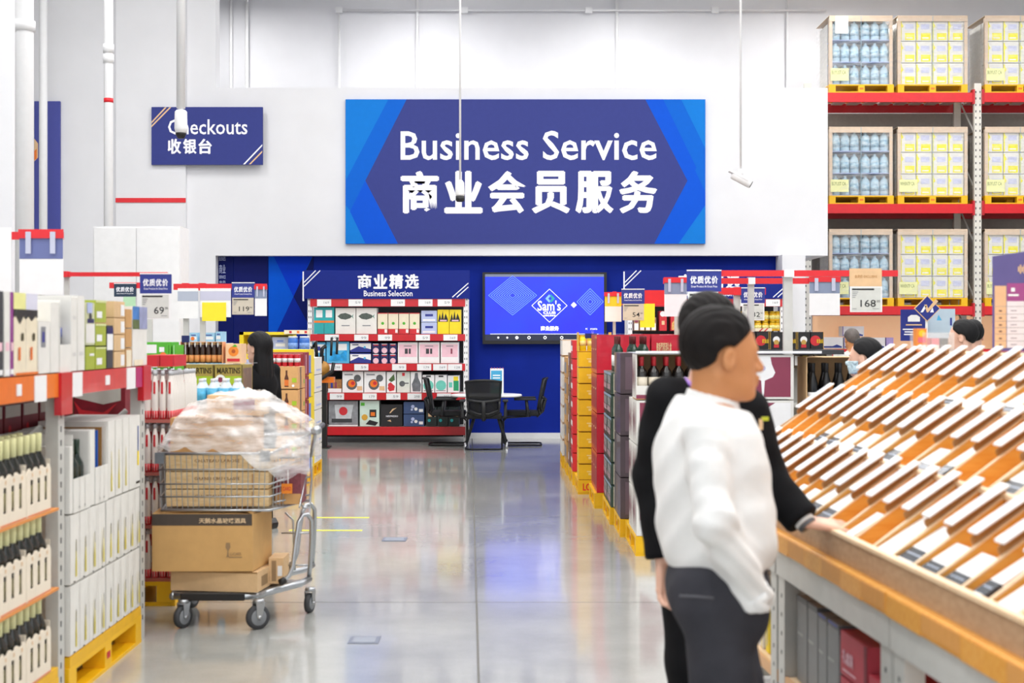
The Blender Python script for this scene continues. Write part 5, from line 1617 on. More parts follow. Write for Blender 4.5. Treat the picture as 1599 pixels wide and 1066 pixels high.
def wheel(px, py, r, yaw, lb):
    Y = floor_y(py)
    c = P(px, py, Y) - O_
    w_ = thing('caster', (c.x, c.y, 0), yaw)
    w_.parent = cart
    T = Matrix.Translation((0, 0, r)) @ Matrix.Rotation(PI / 2, 4, 'X')
    MB().lathe([(r * .75, -.016), (r, -.012), (r, .012), (r * .75, .016)], RUBBER, 22, T=T).build('tyre', w_)
    MB().lathe([(r * .62, -.018), (r * .7, -.015), (r * .7, .015), (r * .62, .018)], M('wheel_hub_grey', '83868a', .5), 18, T=T).build('wheel_hub', w_)
    MB().lathe([(r * .16, -.03), (r * .16, .03)], STEEL, 10, T=T).build('axle', w_)
    for s_ in (-1, 1):
        MB().prism([(-.014, s_ * .022, r), (.014, s_ * .022, r), (.034, s_ * .022, 2 * r + .015), (-.02, s_ * .022, 2 * r + .015)], (0, s_ * .003, 0), STEEL).build('fork', w_)
    MB().cyl((.006, 0, 2 * r + .012), (.006, 0, 2 * r + .03), .03, STEEL, 12).build('swivel', w_)


wheel(286, 980, .062, math.radians(60), 'front')
wheel(403, 982, .066, math.radians(35), 'front')
wheel(301, 948, .06, math.radians(70), 'rear')
wheel(484, 956, .056, math.radians(75), 'rear')

# cargo on the platform
zc_ = tz + .0


def solid(name, px0, px1, py0, py1, Yf, depth, base, front, label, cat='carton', pxr=None, side=(), skew=0.0, group=None):
    "box whose front face sits at depth Yf; pxr: pixel where its side face ends"
    a, b = P(px0, py1, Yf), P(px1, py0, Yf)
    o = carton(name, b.x - a.x, depth, b.z - a.z, base, front, side)()
    o.location = ((a.x + b.x) / 2, Yf + depth / 2, a.z)
    o.rotation_euler.z = skew
    return tag(o, label, cat, group)


tzw = P(0, 925, 7.73).z
o = carton('flat_carton', .50, .36, .115, KRAFTL, [sk(M('tan_line', '9c7444', .5), 0, .93, 1, 1)], [sk(M('print_brown', '9a7c58', .5), .2, .2, .5, .7), sk(M('print_brown', '9a7c58', .5), .6, .2, .9, .7)])()
o.location = (P(340, 0, 7.72).x, 7.92, tzw + .002)
o.rotation_euler.z = -.14
tag(o, 'low pale brown carton on the cart platform', 'carton')
o = carton('small_carton', .09, .2, .15, KRAFTL, [sk(M('print_brown', '9a7c58', .5), .2, .1, .5, .9), sk(PAPER, .6, .3, .9, .7)])()
o.location = (P(432, 0, 7.93).x, 8.02, tzw + .012)
tag(o, 'small pale carton tucked behind the low carton on the cart', 'carton')
# big dark banded carton, built with a crushed corner
bgm = MB()
zz0, zz1 = tzw + .12, P(0, 802, YN).z
w0, w1, w2, wl = P(240, 0, YN).x, P(396, 0, YN).x, P(425, 0, 8.08).x, P(262, 0, 8.1).x
BK = M('band_kraft', 'cfa366', .7, var=.04)
pts = [(w0 - .005, YN - .01), (w1, YN - .01), (w2, 8.08), (wl, 8.12)]
v = [Vector((x, y, zz0)) for x, y in pts] + [Vector((x, y, zz1 + (0, .0, -.02, .02)[i])) for i, (x, y) in enumerate(pts)]
bgm.add([p - v[0] for p in v], [(3, 2, 1, 0), (4, 5, 6, 7), (0, 1, 5, 4), (1, 2, 6, 5), (2, 3, 7, 6), (3, 0, 4, 7)], BK)
big = tag(bgm.build('large_carton', loc=v[0]), 'large brown carton with a dark band and lettering on the cart platform', 'carton')
pm = MB()
W_, H_ = w1 - w0, zz1 - zz0
BAND = M('dark_band_print', '4a4038', .6, var=.1)
pm.prints((0, 0, 0), (1, 0, 0), (0, 0, 1), W_, H_, [sk(BAND, 0, .80, 1.0, 1), ('t', '天鹅水晶玻璃酒具', .47, .84, .94, .93, M('light_tan_print', 'dcc09a', .6), .02), sk(M('print_brown', '9a7c58', .5), .77, .24, .9, .255), ('t', 'LUCARIS', .78, .28, .89, .33, M('print_brown', '9a7c58', .5)),
                                                         ('p', [(.74, .25), (.75, .27), (.755, .36), (.735, .42), (.74, .5), (.78, .5), (.785, .42), (.765, .36), (.767, .27), (.777, .25)], M('print_brown', '9a7c58', .5))])
su = Vector((w2 - w1, 8.08 - YN + .01, 0))
pm.prints((W_, .0, 0), su.normalized(), (0, 0, 1), su.length, H_, [sk(BAND, 0, .8, .3, 1), sk(M('print_brown', '9a7c58', .5), .2, .2, .3, .6), sk(M('print_brown', '9a7c58', .5), .4, .2, .5, .6), sk(M('print_dark', '5c452c', .5), .7, .2, .9, .45), sk(M('print_brown', '9a7c58', .5), .7, .55, .9, .6)])
pm.build('printed_panel', big)
fl_ = MB()
fl_.add([Vector((w1 - w0, 0, H_)), su + Vector((w1 - w0, 0, H_ - .01)), su + Vector((W_ - .1, .0, H_ + .028)), Vector((W_ - .08, .05, H_ + .022))], [(0, 1, 2, 3)], BK)
fl_.build('open_flap', big)

# wooden crates in the basket
zk = zb_ + .012
for t in range(3):
    o = thing('wooden_crate', (P(336, 0, YN).x, YN + .25, zk + t * .098), label=f'raw pine wine crate with burned lettering in the cart, {tier(t, 3)} one', cat='crate', group='pine wine crates in the cart')
    w_, d_, h_ = .565, .38, .094
    for (a_, b_, c_, e_, n_) in [(-w_ / 2, -d_ / 2, w_ / 2, -d_ / 2 + .01, 'front_board'), (-w_ / 2, d_ / 2 - .01, w_ / 2, d_ / 2, 'rear_board'), (-w_ / 2, -d_ / 2 + .01, -w_ / 2 + .012, d_ / 2 - .01, 'end_board'), (w_ / 2 - .012, -d_ / 2 + .01, w_ / 2, d_ / 2 - .01, 'end_board')]:
        q = MB().box(a_, b_, 0.004, c_, e_, h_ - .004, PINE).build(n_, o)
        if n_ == 'front_board':
            MB().prints((a_, b_, 0), (1, 0, 0), (0, 0, 1), w_, h_, [('t', ['CHATEAU LAROSE', 'GRAND CRU CLASSE', 'CHATEAU LAROSE'][t], .28, .55, .72, .72, M('burned_brown', '8a5c34', .6)), sk(M('pine_dark', 'c08e54', .6), .84, .1, .86, .9)]).build('lettering', q)
    MB().box(-w_ / 2 + .012, -d_ / 2 + .01, 0.004, w_ / 2 - .012, d_ / 2 - .01, .012, PINE).build('bottom_board', o)
    for j in range(4):
        a_ = -d_ / 2 + j * d_ / 4
        MB().box(-w_ / 2, a_ + .002, h_ - .004, w_ / 2, a_ + d_ / 4 - .002, h_ + .002, PINE).build('lid_board', o)
zk3 = zk + 3 * .098 + .001
o = carton('kraft_carton', .46, .36, .2, KRAFT, [sk(M('tan_line', '9c7444', .5), 0, .5, 1, .52)])()
o.location = (P(336, 0, YN).x + -.03, YN + .23, zk3)
tag(o, 'brown carton under the film on top of the pine crates', 'carton')
o = carton('kraft_carton', .3, .3, .12, KRAFTL, [sk(MAROON, .5, .3, .9, .8)])()
o.location = (P(352, 0, YN).x + .02, YN + .28, zk3 + .202)
tag(o, 'smaller pale carton at the top of the cart load under the film', 'carton')
o = carton('maroon_box', .15, .22, .2, M('maroon_ribbed', '7c3a44', .5, var=.2, scale=60), [sk(PAPER, .48, 0, .52, 1), sk(KRAFT, 0, 0, 1, .3)])()
o.location = (P(455, 0, 8.0).x + .0, 8.0, zb_ + .012)
tag(o, 'maroon ribbed box in the rear of the cart basket', 'box')
o = MB().box(-.03, -.003, 0, .03, 0, .055, M('orange_tag', 'f08a1c', .5)).prints((-.03, -.003, 0), (1, 0, 0), (0, 0, 1), .06, .055, [('t', 'CARD', .1, .3, .9, .7, REDP)]).build('orange_label', loc=(P(449, 0, 7.87).x, 7.86, P(0, 770, 7.87).z))
tag(o, 'orange tag with red lettering fixed to the basket wires', 'tag')

# the film: one crumpled sheet draped over the load
FILM = clear('plastic_film', 'ffffff', .42, .36, .25, 4, (1, 1, 5, 0, .5, .3), .5)
rngf = np.random.default_rng(5)


def film_mesh():
    NU, NV = 70, 46
    vs = []
    waves = [(rngf.uniform(6, 38), rngf.uniform(-30, 30), rngf.uniform(0, 6.28), rngf.uniform(.3, 1)) for _ in range(16)]
    xa, xb_ = -1.93, -1.13
    for j in range(NV + 1):
        v = j / NV
        for i in range(NU + 1):
            u = i / NU
            x = xa + (xb_ - xa) * u
            # height of the load along x
            top = np.interp(u, [0, .06, .12, .3, .52, .68, .8, .92, 1], [.99, 1.12, 1.19, 1.25, 1.29, 1.27, 1.2, 1.13, 1.09])
            low = np.interp(u, [0, .5, .62, .72, .82, 1], [1.0, .975, .93, .87, .82, .84])
            if v < .42:      # front skirt
                k = v / .42
                z = low + (top - low - .05) * k
                y = 7.655 + .10 * k * k + (.22 * max(0, u - .7) / .3)
            elif v < .8:
                k = (v - .42) / .38
                z = top - .05 + .05 * math.sin(k * PI)
                y = 7.755 + .45 * k + (.12 * max(0, u - .7) / .3)
            else:
                k = (v - .8) / .2
                z = top - .05 - k * .18
                y = 8.205 + .05 * k + (.05 * max(0, u - .7) / .3)
            n = .25 * sum(a * math.sin(fx * u + fy * v + ph + 1.5 * math.sin(9 * u + 7 * v + ph)) for fx, fy, ph, a in waves) / 6
            n2 = 0.0
            for fx, fy, ph, a in waves[:9]:
                n2 += a * (1 - abs(math.sin(.5 * (fx * u + (fy + 12) * v + ph + 1.2 * math.sin(5 * u + 4 * v + ph))))) ** 5
            n2 = .75 * n2
            edge = min(1, 6 * min(v + .02, 1 - v + .02))
            vs.append((x + .006 * n, y - .022 * n2 * edge + .012 * n, z + .018 * n2 * edge - (.03 * abs(math.sin(17 * u + 3)) * (1 - v / .2) if v < .2 else 0)))
    fs = [(j * (NU + 1) + i, j * (NU + 1) + i + 1, (j + 1) * (NU + 1) + i + 1, (j + 1) * (NU + 1) + i) for j in range(NV) for i in range(NU)]
    m = MB()
    m.add(vs, fs, FILM, True)
    return m


fo = film_mesh().build('plastic_film')
tag(fo, 'crumpled clear plastic film draped over the load of the cart', 'film')

# ------------------------------------------------------------------ counter with the sloping display, its axis turned 3.9 degrees
TH = math.atan(.0682)
ca, sa = math.cos(TH), math.sin(TH)


def cw(a, y, z=0.0):
    "counter coordinates: a across (away from the aisle), y along"
    return Vector((a * ca - y * sa, a * sa + y * ca, z))


FAR = 6.5
LEVELS = [(1.37, .953), (1.66, 1.145), (1.95, 1.337), (2.24, 1.52)]
NEAR = 2.3
st = thing('display_stand', (0, 0, 0), TH, 'large stepped wooden display stand with sloping bins on the counter', 'display')
MB().box(1.372, NEAR, .866, 1.386, FAR, .953, WOODB).build('front_board', st)
MB().box(1.366, NEAR, .945, 1.392, FAR, .957, WOODL).build('front_rail', st)
for i in range(3):
    (a0, z0), (a1, z1) = LEVELS[i], LEVELS[i + 1]
    MB().prism([(a0 + .02, NEAR, z0 - .06), (a0 + .02, NEAR, z0 - .07), (a1 + .002, NEAR, z1 - .085), (a1 + .002, NEAR, z1 - .075)], (0, FAR - NEAR, 0), WOODO).build('ramp', st)
    MB().box(a1 - .006, NEAR, z1 - .08, a1 + .012, FAR, z1 - .008, WOODO).build('riser', st)
    MB().box(a1 - .012, NEAR, z1 - .008, a1 + .02, FAR, z1 + .004, WOODL).build('rail', st)
a1, z1 = LEVELS[3]
MB().box(a1 + .02, NEAR, z1 - .02, a1 + .36, FAR, z1 + .0, WOODL).build('top_board', st)
MB().box(a1 + .34, NEAR, .866, a1 + .355, FAR, z1 - .02, WOODB).build('rear_board', st)
MB().prism([(1.372, FAR, .866), (a1 + .355, FAR, .866), (a1 + .355, FAR, z1), (a1, FAR, z1), (1.372, FAR, .957)], (0, .014, 0), WOODB).build('end_board', st)
SP = .175
NB = int((FAR - NEAR) / SP)


def divider():
    return


div_me = []
for i in range(3):
    (a0, z0), (a1, z1) = LEVELS[i], LEVELS[i + 1]
    m = MB()
    m.prism([(a0 + .012, 0, z0 - .012), (a0 + .022, 0, z0 - .062), (a1 - .008, 0, z1 - .078), (a1 - .008, 0, z1 - .006)], (0, .011, 0), WOODO)
    m.prism([(a0 + .012, -.001, z0 - .012), (a0 + .012, -.001, z0 - .006), (a1 - .008, -.001, z1), (a1 - .008, -.001, z1 - .006)], (0, .013, 0), WOODL)
    d0_ = None
    # tablet holder: wedge plus a sloping plate
    for k in range(NB + 1):
        y = FAR - .012 - k * SP
        if d0_ is None:
            d0_ = m.build('divider', st, loc=(0, y, 0))
            w_ = MB()
            sl = Vector((-.83, 0, -.55)).normalized()
            s_ = Vector((a1 + .005, 0, z1 + .03))
            e_ = s_ + sl * .205
            nrm = Vector((-sl.z * -1, 0, sl.x * -1))
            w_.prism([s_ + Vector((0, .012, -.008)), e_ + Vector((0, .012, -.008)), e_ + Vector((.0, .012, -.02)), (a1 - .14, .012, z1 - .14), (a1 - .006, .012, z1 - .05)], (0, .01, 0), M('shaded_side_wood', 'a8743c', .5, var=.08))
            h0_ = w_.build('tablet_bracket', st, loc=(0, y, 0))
            t_ = MB()
            up = Vector((-.55, 0, .83)) * .009
            t_.prism([s_ + Vector((0, -.018, 0)), s_ + Vector((0, .04, 0)), e_ + Vector((0, .04, 0)), e_ + Vector((0, -.018, 0))], up, PAPER)
            t_.build('tablet', h0_, bevel=.004)
            u_ = MB()
            q = lambda s, t: s_ + sl * s + up * 1.06 + Vector((0, t, 0))
            u_.poly([q(.03, -.012), q(.175, -.012), q(.175, .034), q(.03, .034)], M('tablet_glass_grey', 'dfe2e8', .25, var=.04))
            u_.build('tablet_face', h0_)
            hk = [c for c in st.children if c.name.startswith('tablet_bracket')]
        else:
            c = d0_.copy(); C.objects.link(c); c.parent = st; c.location = (0, y, 0)
            dup_kids = [x for x in bpy.data.objects if x.parent == h0_] if k == 1 else dup_kids
            h = h0_.copy(); C.objects.link(h); h.parent = st; h.location = (0, y, 0)
            for x in dup_kids:
                x2 = x.copy(); C.objects.link(x2); x2.parent = h

# goods in the bins
GLA = M('dark_window', '3c4148', .2, var=.3, scale=50)


def sample(L, W_, stripes):
    def go():
        o = MB().box(0, -W_ / 2, 0, L, W_ / 2, .045, PAPER).build('sample_pack')
        if stripes:
            m = MB()
            m.box(.0, -W_ / 2 - .0005, .001, L * .42, W_ / 2 + .0005, .0458, GLA)
            m.box(L * .12, -W_ / 2 + .01, .0459, L * .15, W_ / 2 - .01, .0462, PAPER)
            m.box(L * .28, -W_ / 2 + .01, .0459, L * .31, W_ / 2 - .01, .0462, M('silver_strip', '9aa4b4', .3))
            m.build('dark_window', o)
        return o
    return go


R.seed(4)
for i in range(3):
    (a0, z0), (a1, z1) = LEVELS[i], LEVELS[i + 1]
    sl = math.atan2((z1 - .08) - (z0 - .06), (a1 - a0) - .02)
    for k in range(NB - 1):
        if R.random() < .27:
            continue
        y = FAR - .012 - (k + .5) * SP + .01
        L = R.choice([.15, .19, .22])
        W_ = R.choice([.11, .135, .07])
        s_ = R.random() < .7
        nm = 'with a dark window' if s_ else 'plain'
        wn = {.11: 'medium', .135: 'wide', .07: 'narrow'}[W_]
        o = proto(('sam', L, W_, s_), sample(L, W_, s_), cw(a0 + .035, y, z0 - .058 + .005), 0, f'{wn} white pack {nm}, {["lowest", "middle", "highest"][i]} bin row, {ORD[k]} from the far end', 'pack', 'white sample packs in the sloping bins')
        o.rotation_euler = (0, -sl, TH)

# worktops, tables
runs = [(5.24, 6.5, 'far'), (3.96, 5.22, 'middle'), (2.3, 3.94, 'near')]
for (ya, yb_, nm) in runs:
    t = thing('work_table', (0, 0, 0), TH, {'far': 'steel work table with wooden top behind the standing men', 'middle': 'steel work table with wooden top holding grey and red gift boxes below', 'near': 'steel work table with wooden top at the frame corner'}[nm], 'table')
    wt = MB().box(1.342, ya - .008, .795, 2.7, yb_ + .008, .865, WOODO).build('worktop', t, bevel=.004)
    n = 6
    for k in range(n):
        y0_, y1_ = ya + (yb_ - ya) * k / n, ya + (yb_ - ya) * (k + 1) / n
        MB().box(1.3395, y0_ + .001, .797 + (.0 if k % 2 else .012), 1.342, y1_ - .001, .858, WOODO if k % 2 else M('butcher_block', 'dfa058', .5, scale=6, stretch=(1, 7, 3), col2='d89a50')).build('stave', wt)
    MB().box(1.352, ya, .70, 1.372, yb_, .794, GREYM).build('apron', t)
    MB().box(2.62, ya, .70, 2.64, yb_, .794, GREYM).build('apron', t)
    for yy in (ya + .004, yb_ - .09):
        for aa in (1.36, 2.58):
            lg = MB().box(aa, yy, 0, aa + .06, yy + .085, .70, GREYM).build('leg', t)
            m = MB()
            for k in range(9):
                m.box(aa - .0012, yy + .035, .06 + k * .07, aa, yy + .045, .075 + k * .07, DKGREY)
            m.build('slot_holes', lg)
        MB().box(1.42, yy + .02, .02, 2.58, yy + .05, .06, GREYM).build('cross_brace', t)
    MB().box(1.375, ya + .1, .31, 2.56, yb_ - .1, .335, WOODL).build('lower_shelf', t)
    MB().box(1.362, ya + .0, .29, 1.374, yb_ - .0, .335, M('pale_edge_wood', 'e0b080', .5)).build('shelf_edge', t)
# gift boxes under the middle table
GB = M('grey_gift_box', '7d7f80', .45, var=.06)
yy = 5.08
for k, wd_ in enumerate((.14, .13, .11, .14)):
    o = carton('gift_box', wd_ - .006, .3, .305 + (0.01 if k < 2 else 0), GB, [sk(M('grey_gift_light', 'a6a7a6', .5), .05, .55, .6, .58), sk(M('grey_gift_dark', '5a5c60', .5), .0, .94, 1, 1)] + ([sk(NAVY, .1, .97, .9, 1)] if k > 1 else []), [sk(M('grey_gift_dark', '5a5c60', .5), 0, .9, 1, 1)])()
    o.location = cw(1.39 + .15, yy - wd_ / 2, .336)
    o.rotation_euler.z = -PI / 2 + TH
    tag(o, f'tall grey gift box under the wooden counter, {ORD[k]} after the table leg', 'box', 'tall grey gift boxes under the counter')
    yy -= wd_
RG = M('rose_red_gift_box', 'b83c4c', .5, var=.05)
for k, (ya, yb_, h_) in enumerate([(4.27, 4.55, .3), (4.09, 4.26, .22)]):
    o = carton('gift_box', yb_ - ya, .3, h_ / 2 - .002 if k == 0 else h_, RG, [('t', '礼盒装', .1, .3, .5, .6, PINKP, .02), sk(PINKP, .1, .12, .6, .16), sk(M('dark_rose', '7c2434', .5), .9, 0, 1, 1)], [sk(PAPER, .3, .3, .6, .7)])()
    o.location = cw(1.39 + .15, (ya + yb_) / 2, .336 + (h_ / 2 if k == 0 else 0))
    o.rotation_euler.z = -PI / 2 + TH
    tag(o, ['rose red lettered gift box beside the grey ones, upper of two', 'shorter rose red gift box against the near table leg'][k], 'box', 'rose red gift boxes')
    if k == 0:
        o = carton('gift_box', yb_ - ya, .3, h_ / 2 - .002, RG, [sk(PINKP, .1, .3, .8, .35), sk(M('dark_rose', '7c2434', .5), .9, 0, 1, 1)])()
        o.location = cw(1.39 + .15, (ya + yb_) / 2, .336)
        o.rotation_euler.z = -PI / 2 + TH
        tag(o, 'rose red gift box beside the grey ones, lower of two', 'box', 'rose red gift boxes')
for k, (mt_, h_) in enumerate([(OFFW, .29), (YELP, .27), (OFFW, .3), (M('ivory_binder', 'e8dcb8', .5), .28), (GREYP, .25), (OFFW, .28), (OFFW, .3), (YELP, .26)]):
    ya = 5.36 + k * .11
    o = carton('upright_box', .06 if k % 2 else .085, .28, h_, mt_, [sk(M('soft_grey_line', 'b8b6b0', .5), .3, .1, .5, .8), sk(YELP, .7, 0, .8, 1)])()
    o.location = cw(1.39 + .14, ya + .04, .336)
    o.rotation_euler.z = -PI / 2 + TH
    tag(o, f'slim upright white or yellow box under the far table, {ORD[k]} past its leg', 'box', 'slim upright boxes under the far table')

# display box on the ledge, price board
bxp = P(1455, 548, 6.35)
ab = thing('acrylic_case', (bxp.x, 6.35, 1.5215), TH, 'clear acrylic case holding red and dark bottles on the stand top', 'case')
h_ = .085
for (x0, y0, x1, y1) in [(-.07, -.08, .075, -.077), (-.07, .077, .075, .08), (-.07, -.077, -.067, .077), (.072, -.077, .075, .077)]:
    MB().box(x0, y0, 0, x1, y1, h_, ACRYL).build('acrylic_panel', ab)
MB().box(-.068, -.078, h_, .074, .078, h_ + .003, ACRYL).build('lid', ab)
for k, mt_ in enumerate((REDP, M('jar_pink', 'e06a7c', .4), DKGREY)):
    for r_ in range(2):
        o = MB().box(-.017, -.03, 0, .017, .03, .06, mt_).build('small_box', loc=(bxp.x - .04 + k * .04 - r_ * 0, 6.32 + r_ * .065, 1.523))
        MB().box(-.015, -.031, .005, .015, -.0305, .03, PAPER if k != 2 else GREYP).build('paper_label', o)
        tag(o, f'tiny {["red", "pink", "dark"][k]} box inside the acrylic case, {"front" if r_ == 0 else "back"} row', 'box', 'tiny boxes inside the acrylic case')
o = MB().box(-.022, -.03, 0, .022, .03, .105, M('juice_orange', 'f0902c', .5)).prints((-.022, -.03, 0), (1, 0, 0), (0, 0, 1), .044, .105, [('c', .5, .8, .14, M('juice_sun', 'f8c81c', .5)), sk(M('jar_pink', 'e06a7c', .4), .1, .4, .9, .62), sk(PAPER, .1, .1, .9, .3)]).build('juice_box', loc=(P(1437, 0, 6.3).x, 6.3, 1.5215))
tag(o, 'small orange and pink juice box beside the acrylic case', 'box')
pb = thing('price_board', (0, 6.2, 0), label='purple price table board with a tan column above the display', cat='board')
BP = M('purple_board', '5f5790', .5, var=.03)
q = [P(1550, 548, 6.2), P(1740, 548, 5.9), P(1740, 372, 5.9), P(1550, 400, 6.2)]
q = [v - Vector((0, 6.2, 0)) for v in q]
nrm = (q[1] - q[0]).cross(q[3] - q[0]).normalized()
MB().prism(q, nrm * -.03, BP).build('board_panel', pb)


def bpnt(px, py, k=1):
    t = (px - 1550) / 190
    b_, t_ = q[0].lerp(q[1], t), q[3].lerp(q[2], t)
    ly0, ly1 = 548, 400 - 28 * t
    return b_.lerp(t_, (ly0 - py) / (ly0 - ly1)) + nrm * .001 * k


def bq(x0, y0, x1, y1, mt_, k=1, mb=None):
    mb.poly([bpnt(x0, y1, k), bpnt(x1, y1, k), bpnt(x1, y0, k), bpnt(x0, y0, k)], mt_)


m = MB()
bq(1554, 446, 1573, 543, M('tan_column', 'e2b68c', .5), 1, m)
bq(1574, 442, 1735, 470, M('plum_head', 'a04a88', .5), 1, m)
bq(1574, 470, 1735, 543, M('pale_cells', 'e4dce0', .5), 1, m)
for y_ in (478, 490, 501, 511, 521, 532):
    bq(1555, y_, 1735, y_ + .6, GREYP, 2, m)
for y_ in (484, 495, 506, 516, 527, 537):
    bq(1561, y_, 1566, y_ + 2.5, M('dark_cell_print', '7a5c50', .5), 2, m)
    bq(1580, y_, 1590, y_ + 1.5, M('grey_cell_print', 'a8a0a8', .5), 2, m)
bq(1576, 459, 1593, 462, PAPER, 2, m)
bq(1581, 449, 1587, 455, PAPER, 2, m)
for k in range(5):
    bq(1592 + k * 3, 416 - 3 * (k % 2), 1594 + k * 3, 424 + 3 * (k % 2), GOLD, 2, m)
m.build('printed_table', pb)
for x_, Yp in ((1590, 6.14), (1700, 5.97)):
    c = P(x_, 548, Yp)
    MB().cyl((c.x, Yp - 6.2 + .03, 1.523), (c.x, Yp - 6.2 + .03, 1.6), .012, STEEL, 8).build('stand_post', pb)
    MB().box(c.x - .05, Yp - 6.2 - .02, 1.5205, c.x + .05, Yp - 6.2 + .08, 1.5235, STEEL).build('stand_foot', pb)

# ------------------------------------------------------------------ people: one continuous surface grown from a distance field
def surface_nets(f, lo, hi, h):
    lo, hi = np.array(lo, float), np.array(hi, float)
    n = np.ceil((hi - lo) / h).astype(int) + 1
    ax = [lo[i] + h * np.arange(n[i]) for i in range(3)]
    G = np.stack(np.meshgrid(*ax, indexing='ij'), -1).astype(np.float32)
    D = f(G)
    s = D < 0
    c = np.zeros(tuple(n - 1), int)
    for dx in (0, 1):
        for dy in (0, 1):
            for dz in (0, 1):
                c += s[dx:n[0] - 1 + dx, dy:n[1] - 1 + dy, dz:n[2] - 1 + dz]
    act = (c > 0) & (c < 8)
    idx = -np.ones(act.shape, int)
    idx[act] = np.arange(act.sum())
    I = np.argwhere(act)
    acc, cnt = np.zeros((len(I), 3)), np.zeros(len(I))
    cor = [(0, 0, 0), (1, 0, 0), (0, 1, 0), (1, 1, 0), (0, 0, 1), (1, 0, 1), (0, 1, 1), (1, 1, 1)]
    for a in range(8):
        for b in range(a + 1, 8):
            if sum(abs(cor[a][k] - cor[b][k]) for k in range(3)) != 1:
                continue
            da, db = D[tuple((I + cor[a]).T)], D[tuple((I + cor[b]).T)]
            m = (da < 0) != (db < 0)
            t = np.where(m, da / np.where(m, da - db, 1), 0)[:, None]
            acc += np.where(m[:, None], np.array(cor[a]) + t * (np.array(cor[b]) - np.array(cor[a])), 0)
            cnt += m
    V = lo + h * (I + acc / cnt[:, None])
    faces = []
    for axx in range(3):
        u, v = (axx + 1) % 3, (axx + 2) % 3
        e = np.zeros(3, int)
        e[axx] = 1
        sl0 = [slice(1, n[k] - 1) if k != axx else slice(0, n[k] - 1) for k in range(3)]
        sl1 = [slice(1, n[k] - 1) if k != axx else slice(1, n[k]) for k in range(3)]
        A, B = s[tuple(sl0)], s[tuple(sl1)]
        for flip, M_ in ((False, A & ~B), (True, ~A & B)):
            J = np.argwhere(M_)
            if not len(J):
                continue
            off = np.ones(3, int)
            off[axx] = 0
            J = J + off
            eu, ev = np.zeros(3, int), np.zeros(3, int)
            eu[u] = 1
            ev[v] = 1
            q = [idx[tuple((J - eu - ev).T)], idx[tuple((J - ev).T)], idx[tuple(J.T)], idx[tuple((J - eu).T)]]
            if flip:
                q = q[::-1]
            faces.append(np.stack(q, 1))
    return V, np.concatenate(faces)


def smin(a, b, k):
    h = np.clip(.5 + .5 * (b - a) / k, 0, 1)
    return b * (1 - h) + a * h - k * h * (1 - h)


def smax(a, b, k):
    return -smin(-a, -b, k)


def cone(G, a, b, ra, rb):
    a, b = np.array(a, float), np.array(b, float)
    d = b - a
    t = np.clip(((G - a) @ d) / max(1e-9, d @ d), 0, 1)
    return np.linalg.norm(G - (a + t[..., None] * d), axis=-1) - (ra + (rb - ra) * t)


def ell(G, c, r, Rm=None):
    q = G - np.array(c, float)
    if Rm is not None:
        q = q @ np.array(Rm)
    r = np.array(r, float)
    k0 = np.linalg.norm(q / r, axis=-1)
    k1 = np.linalg.norm(q / (r * r), axis=-1)
    return k0 * (k0 - 1) / np.maximum(k1, 1e-6)


def rotz(a):
    c, s = math.cos(a), math.sin(a)
    return np.array([[c, -s, 0], [s, c, 0], [0, 0, 1.0]])


def roty(a):
    c, s = math.cos(a), math.sin(a)
    return np.array([[c, 0, s], [0, 1, 0], [-s, 0, c]])


def grow(name, f, lo, hi, h, mat, parent=None, loc=None):
    V, Fc = surface_nets(f, lo, hi, h)
    m = MB()
    m.mats.append(mat)
    m.v = [tuple(map(float, v)) for v in V]
    m.f = [tuple(map(int, q)) for q in Fc]
    m.m = [0] * len(m.f)
    m.sm = [True] * len(m.f)
    o = m.build(name, parent, loc)
    return o


def wrinkle(G, amp, f=38, seed=0.0):
    x, y, z = G[..., 0], G[..., 1], G[..., 2]
    return amp * (np.sin(f * (z + .5 * x) + 3 * np.sin(11 * y + seed)) + .8 * np.sin(f * .7 * (z - .8 * x) + 2 * np.sin(17 * x + seed)) + .5 * np.sin(f * 1.7 * (y + z) + seed))


def head_sdf(G, c, face, pitch=0.0, s=1.0):
    "face: heading angle of the nose (0 = +X); c: head centre (between the ears)"
    Rm = rotz(face) @ roty(pitch)
    q = ((G - np.array(c, float)) @ Rm) / s
    d = ell(q, (-.012, 0, .035), (.098, .076, .088))
    d = smin(d, ell(q, (.03, 0, -.02), (.062, .062, .085)), .03)
    d = smin(d, ell(q, (.045, 0, -.075), (.045, .045, .035)), .03)
    d = smin(d, cone(q, (-.02, .045, -.05), (.05, .02, -.085), .022, .018), .03)
    d = smin(d, cone(q, (-.02, -.045, -.05), (.05, -.02, -.085), .022, .018), .03)
    d = smin(d, cone(q, (.07, -.035, .022), (.07, .035, .022), .014, .014), .018)
    d = smin(d, cone(q, (.088, 0, .01), (.108, 0, -.026), .008, .013), .012)
    d = smin(d, cone(q, (.094, -.016, -.03), (.094, .016, -.03), .009, .009), .008)
    d = smin(d, cone(q, (.094, -.018, -.054), (.094, .018, -.054), .009, .009), .006)
    d = smin(d, cone(q, (.091, -.015, -.068), (.091, .015, -.068), .009, .009), .006)
    d = smin(d, ell(q, (.075, 0, -.098), (.022, .024, .018)), .02)
    for sy in (-1, 1):
        d = smax(d, -ell(q, (.096, sy * .032, .0), (.018, .02, .012)), .012)
        d = smin(d, ell(q, (.078, sy * .032, .0), (.013, .014, .013)), .004)
        e = ell(q, (-.008, sy * .079, -.008), (.02, .009, .032))
        e = smax(e, -ell(q, (-.004, sy * .09, -.004), (.011, .008, .019)), .006)
        d = smin(d, e, .008)
    return d * s


